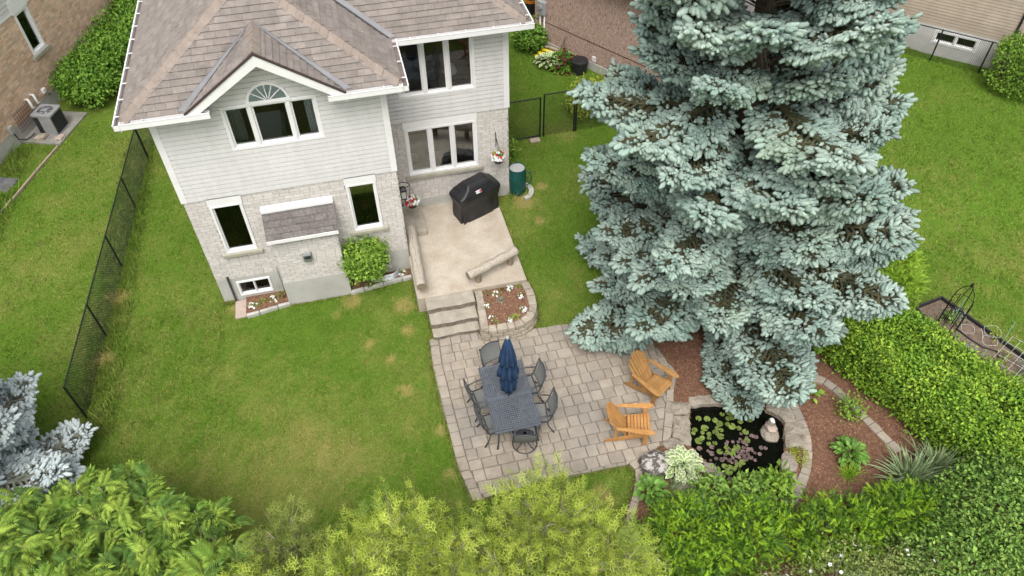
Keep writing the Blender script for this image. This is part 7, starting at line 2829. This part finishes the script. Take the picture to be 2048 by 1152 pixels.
def hosta(loc, n, size, h, label, mats, seed, margin=False, group='hostas around the pond', name='hosta', cat='hosta'):
    r = np.random.default_rng(seed)
    e = empty(name, loc, label, cat, group)
    k = np.arange(n)
    a = k * 2.4 + r.normal(0, .25, n)
    f = k / n
    el = np.radians(-8 + 48 * f + r.normal(0, 6, n))
    d = np.stack([np.cos(a) * np.cos(el), np.sin(a) * np.cos(el), np.sin(el)], -1)
    P_ = np.stack([np.cos(a) * size * 1.4 * (1 - f) ** .55, np.sin(a) * size * 1.4 * (1 - f) ** .55, h * (0.4 + 0.6 * f ** .7)], -1)
    nn = np.array([0, 0, 1.0]) + 0.25 * np.stack([-np.cos(a), -np.sin(a), 0 * a], -1) + r.normal(0, .12, (n, 3))
    s = size * r.uniform(.8, 1.15, n)
    V, F, M = scat(HL_[margin], orient(d, nn, s), P_)
    obj('leaves', npmesh('leaves', V, F, mats, M, smooth=False), e)
    mb = MB()
    for q in range(min(n, 24)):
        mb.tube([(0, 0, -0.03), tuple(P_[q])], 0.006, 4)
    mb.build('stalks', mats[0], e)


hosta((9.62, -7.42, 0.03), 120, 0.21, 0.27, 'variegated hosta with cream leaf margins beside the pond', ['hosta_mid', 'hosta_cream'], 1, True)
hosta((13.25, -7.98, 0.03), 70, 0.185, 0.24, 'broad-leaved green hosta in the mulch peninsula', ['hosta_green'], 2)
hosta((8.78, -7.78, 0.03), 62, 0.18, 0.22, 'green hosta beside the garden edging below the pink stone', ['hosta_green'], 3)
hosta(tuple(NBR.P(1.45, 0.85, GZB)), 60, 0.24, 0.3, 'cream edged hosta beside the dark red peony', ['hosta_mid', 'hosta_cream'], 4, True)
hosta((13.22, -6.28, 0.03), 16, 0.16, 0.12, 'small green perennial at the tip of the mulch peninsula', ['bush_leaf'], 5, name='small_perennial', cat='plant', group=None)
bush('small_shrub', (13.82, -6.98, 0.03), (0.22, 0.22, 0.2), 0.18, 420, 0.07, 'bush_leaf', 'small green shrub growing over the curved edging', 'shrub', None, 230, per=7, nst=6)
bush('leafy_perennial', (11.22, -8.42, 0.0), (0.30, 0.26, 0.28), 0.3, 420, 0.15, 'bush_leaf', 'bright leafy perennial at the pond end beside the flat rocks', 'plant', None, 231, per=8, nst=9)
bush('leafy_perennial', (9.95, -8.15, 0.0), (0.36, 0.3, 0.26), 0.26, 520, 0.11, 'shrub_leaf', 'leafy green perennial below the sloping boulder', 'plant', None, 232, per=8, nst=9)
bush('leafy_perennial', (10.6, -8.35, 0.0), (0.42, 0.28, 0.3), 0.3, 560, 0.11, 'shrub_leaf', 'leafy green perennial hanging over the pond foot', 'plant', None, 233, per=8, nst=9)
bush('leafy_perennial', (14.35, -5.1, 0.0), (0.4, 0.4, 0.3), 0.35, 380, 0.16, 'bush_leaf', 'broad-leaved perennial at the hedge corner under the spruce', 'plant', None, 234, per=8, nst=9)


def blades(name, loc, n, ln, wd_, mat, label, seed, spread=0.9, cat='grass plant', droop=0.75, group=None):
    r = np.random.default_rng(seed)
    e = empty(name, loc, label, cat, group)
    V, F = [], []
    for k in range(n):
        a = r.uniform(0, 2 * pi)
        el = r.uniform(radians(90 - 70 * spread), radians(88))
        L_ = ln * r.uniform(.6, 1.15)
        p = np.array([r.normal(0, ln * .07), r.normal(0, ln * .07), 0])
        d = np.array([cos(a) * cos(el), sin(a) * cos(el), sin(el)])
        x = np.array([-sin(a), cos(a), 0])
        ns_ = 6
        i = len(V)
        for q in range(ns_ + 1):
            w_ = wd_ * (1 - (q / ns_) ** 2) * (0.6 + 0.4 * min(1, q))
            V += [p - x * w_, p + x * w_]
            p = p + d * L_ / ns_
            d = d + np.array([0, 0, -droop / ns_ * (0.6 + q * .35)])
            d /= np.linalg.norm(d)
            if p[2] < 0.02:
                p[2] = 0.02
        for q in range(ns_):
            b = i + 2 * q
            F += [(b, b + 1, b + 3), (b, b + 3, b + 2)]
    obj('blades', npmesh('blades', V, F, mat), e)
    MB().lathe([(0.05 + ln * .06, 0), (0.03 + ln * .03, 0.06), (0.01, 0.1)], n=8).build('root_crown', mat, e)
    return e


blades('ornamental_grass', (14.1, -8.85, 0.02), 170, 0.95, 0.021, 'grass_tall', 'striped ornamental grass clump at the end of the curved edging', 1)
blades('ornamental_grass', (14.75, -8.75, 0.02), 130, 0.9, 0.020, 'grass_tall', 'striped ornamental grass clump against the long hedge', 2)
blades('fine_grass', (13.0, -8.42, 0.02), 130, 0.42, 0.005, 'yew_needle', 'small fine green grass tuft below the broad-leaved hosta', 3)
blades('fine_grass', (9.3, -7.75, 0.02), 90, 0.45, 0.005, 'grass_tall', 'fine grass tuft between two hostas', 4)
blades('fine_grass', (10.95, -8.05, 0.02), 40, 0.35, 0.006, 'grass_tall', 'small grassy tuft at the water edge', 5)

bush('moss_patch', (12.2, -7.78, 0.03), (0.2, 0.24, 0.05), 0.02, 900, 0.035, 'yellow_leaf', 'yellow-green moss patch between pond rocks and curved edging', 'moss', None, 250, per=10, cl=0.04, nst=3)

# ================================================================== vegetable garden beyond the hedge
vb = empty('raised_bed', (18.3, -6.9, 0), 'raised vegetable bed with black plastic boards beyond the hedge', 'raised bed')
setp(MB().prism(VEG, -0.05, 0.13).build('soil', 'soil'), vb)
for a, b in zip(VEG, VEG[1:] + VEG[:1]):
    setp(MB().bar((*a, 0.1), (*b, 0.1), 0.05, 0.24, up=(0, 0, 1)).build('board', 'black_plastic'), vb)
ob = empty('garden_obelisk', (17.42, -5.38, 0.12), 'black wire garden obelisk with a pointed domed top', 'trellis')
mb = MB()
for k in range(8):
    a = 2 * pi * k / 8 + 0.3
    rr = 0.24
    mb.tube([(rr * cos(a), rr * sin(a), 0), (rr * cos(a), rr * sin(a), 0.95), (rr * .92 * cos(a), rr * .92 * sin(a), 1.15), (rr * .62 * cos(a), rr * .62 * sin(a), 1.36), (0.03 * cos(a), 0.03 * sin(a), 1.5)] if k % 2 == 0 else [(rr * cos(a), rr * sin(a), 0), (rr * cos(a), rr * sin(a), 1.0)], 0.011, 5)
mb.build('uprights', 'black_metal', ob)
for z in (0.1, 0.5, 0.98):
    MB().tube([(0.24 * cos(2 * pi * k / 24), 0.24 * sin(2 * pi * k / 24), z) for k in range(25)], 0.010, 5, caps=False).build('hoop', 'black_metal', ob)
MB().tube([(0, 0, 1.48), (0, 0, 1.54), (0, 0, 1.57), (0, 0, 1.62)], [0.02, 0.035, 0.03, 0.006], 8).build('finial', 'black_metal', ob)
for k, (x, y, h, tl_, lb) in enumerate([(18.42, -6.15, .75, .06, 'pale green garden stake at the net corner by the lawn'), (17.35, -6.65, .6, .1, 'pale green garden stake at the net corner by the hedge'), (17.6, -5.3, .95, .03, 'pale green garden stake beside the obelisk')]):
    MB().tube([(x, y, 0.1), (x + tl_ * .5, y + tl_, h + .1)], 0.012, 6).build('garden_stake', 'stake_green', None, lb, 'stake', 'stakes in the vegetable bed')
for k, (x, y, h) in enumerate([(16.35, -3.2, .9), (15.75, -3.9, .5)]):
    MB().tube([(x, y, 0), (x + .1, y + .05, h)], 0.012, 6).build('rusty_rod', 'stake_rust', None, ['tall rusty rod standing in the lawn beside the asparagus', 'short rusty rod standing beside the spruce tips'][k], 'rod', 'rusty rods')
nt_ = MB()
for k in range(7):
    f = k / 6
    a = Vector((17.4, -6.75, .12)).lerp(Vector((18.45, -6.25, .5)), f)
    pts = [a + Vector((.33, -1.0, 0)) * t_ * 1.5 + Vector((0, 0, 0.12 * sin(pi * t_) - .1 * (t_ > .9))) for t_ in (0, .15, .3, .45, .6, .75, .9, 1)]
    nt_.tube(pts, 0.004, 4)
for k in range(9):
    t_ = k / 8
    a = Vector((17.4, -6.75, .12)) + Vector((.33, -1.0, 0)) * t_ * 1.5 + Vector((0, 0, 0.12 * sin(pi * t_)))
    b = Vector((18.45, -6.25, .5)) + Vector((.33, -1.0, 0)) * t_ * 1.5 + Vector((0, 0, 0.12 * sin(pi * t_)))
    nt_.tube([a, (a + b) / 2 - Vector((0, 0, .03)), b], 0.003, 3)
nt_.build('garden_net', 'net_white', None, 'white plant net stretched over the vegetable bed', 'net')
mb = MB()
for cx, cy, rr, z in ((18.25, -5.9, .2, .35), (18.05, -6.1, .18, .3), (17.85, -5.6, .16, .22)):
    mb.tube([(cx + rr * cos(2 * pi * k / 20), cy + rr * sin(2 * pi * k / 20), z + .03 * sin(k)) for k in range(21)], 0.0035, 4, caps=False)
mb.tube([(18.05, -5.75, .35), (18.1, -5.9, .15)], 0.006, 4)
mb.build('plant_rings', 'net_white', None, 'loose pale wire plant support rings in the vegetable bed', 'plant support')
MB().tube([(17.65, -5.5, .15), (17.75, -5.85, .16), (17.9, -6.15, .15), (18.15, -6.35, .15), (18.05, -6.5, .15), (17.95, -6.7, .15)], 0.016, 6).build('soaker_hose', 'black_plastic', None, 'black soaker hose snaking over the vegetable soil', 'hose', smooth=True)
for k, (x, y, r_, n, mt_, lb) in enumerate([(17.6, -5.15, .16, 120, 'shrub_leaf', 'young plant inside the obelisk'), (17.95, -5.2, .16, 90, 'grass_blue', 'grey-green seedling beside the obelisk at the board'), (17.3, -6.3, .2, 130, 'grass_blue', 'grey-green herb at the hedge side of the bed'), (17.6, -6.75, .22, 170, 'bush_leaf', 'bushy bean plant below the net corner'),
                                            (18.1, -6.55, .12, 60, 'yellow_leaf', 'pale yellow squash plant beside the hose'), (18.35, -6.0, .12, 50, 'yellow_leaf', 'pale yellow squash plant at the lawn board'), (18.4, -7.1, .25, 200, 'grass_blue', 'onion-like grey-green plants under the net'), (18.15, -7.5, .25, 200, 'bush_leaf', 'leafy row plants under the net'), (17.9, -7.3, .18, 110, 'bush_leaf', 'small leafy plant near the hedge under the net')]):
    bush('vegetable_plant', (x, y, 0.13), (r_, r_, r_ * .8), r_ * .5, n, 0.075, mt_, lb, 'plant', 'vegetable plants', 400 + k, per=6, nst=4, cl=.05)
bush('asparagus_fern', (16.75, -4.1, 0), (0.5, 0.42, 0.45), 0.45, 1500, 0.15, 'hedge_leaf', 'feathery light green asparagus behind the hedge', 'plant', None, 240, per=8, T=YEW, lump=.25, ax_out=1.2)
bush('asparagus_fern', (17.15, -3.45, 0), (0.45, 0.4, 0.42), 0.42, 1300, 0.15, 'hedge_leaf', 'feathery light green asparagus farther out on the lawn', 'plant', None, 241, per=8, T=YEW, lump=.25, ax_out=1.2)
blades('ornamental_grass', (16.3, -3.85, 0.0), 170, 0.75, 0.008, 'grass_blue', 'blue-grey grass clump between spruce tips and asparagus', 6)
for k in range(5):
    bush('bed_weed', (8.15 + 0.1 * k, 2.6 + 0.35 * k, 0.44), (0.15, 0.18, 0.2), 0.15, 90, 0.1, 'bush_leaf', 'leafy weed growing along the house corner behind the rain barrel', 'weed', 'weeds behind the rain barrel', 500 + k, per=6, nst=4)
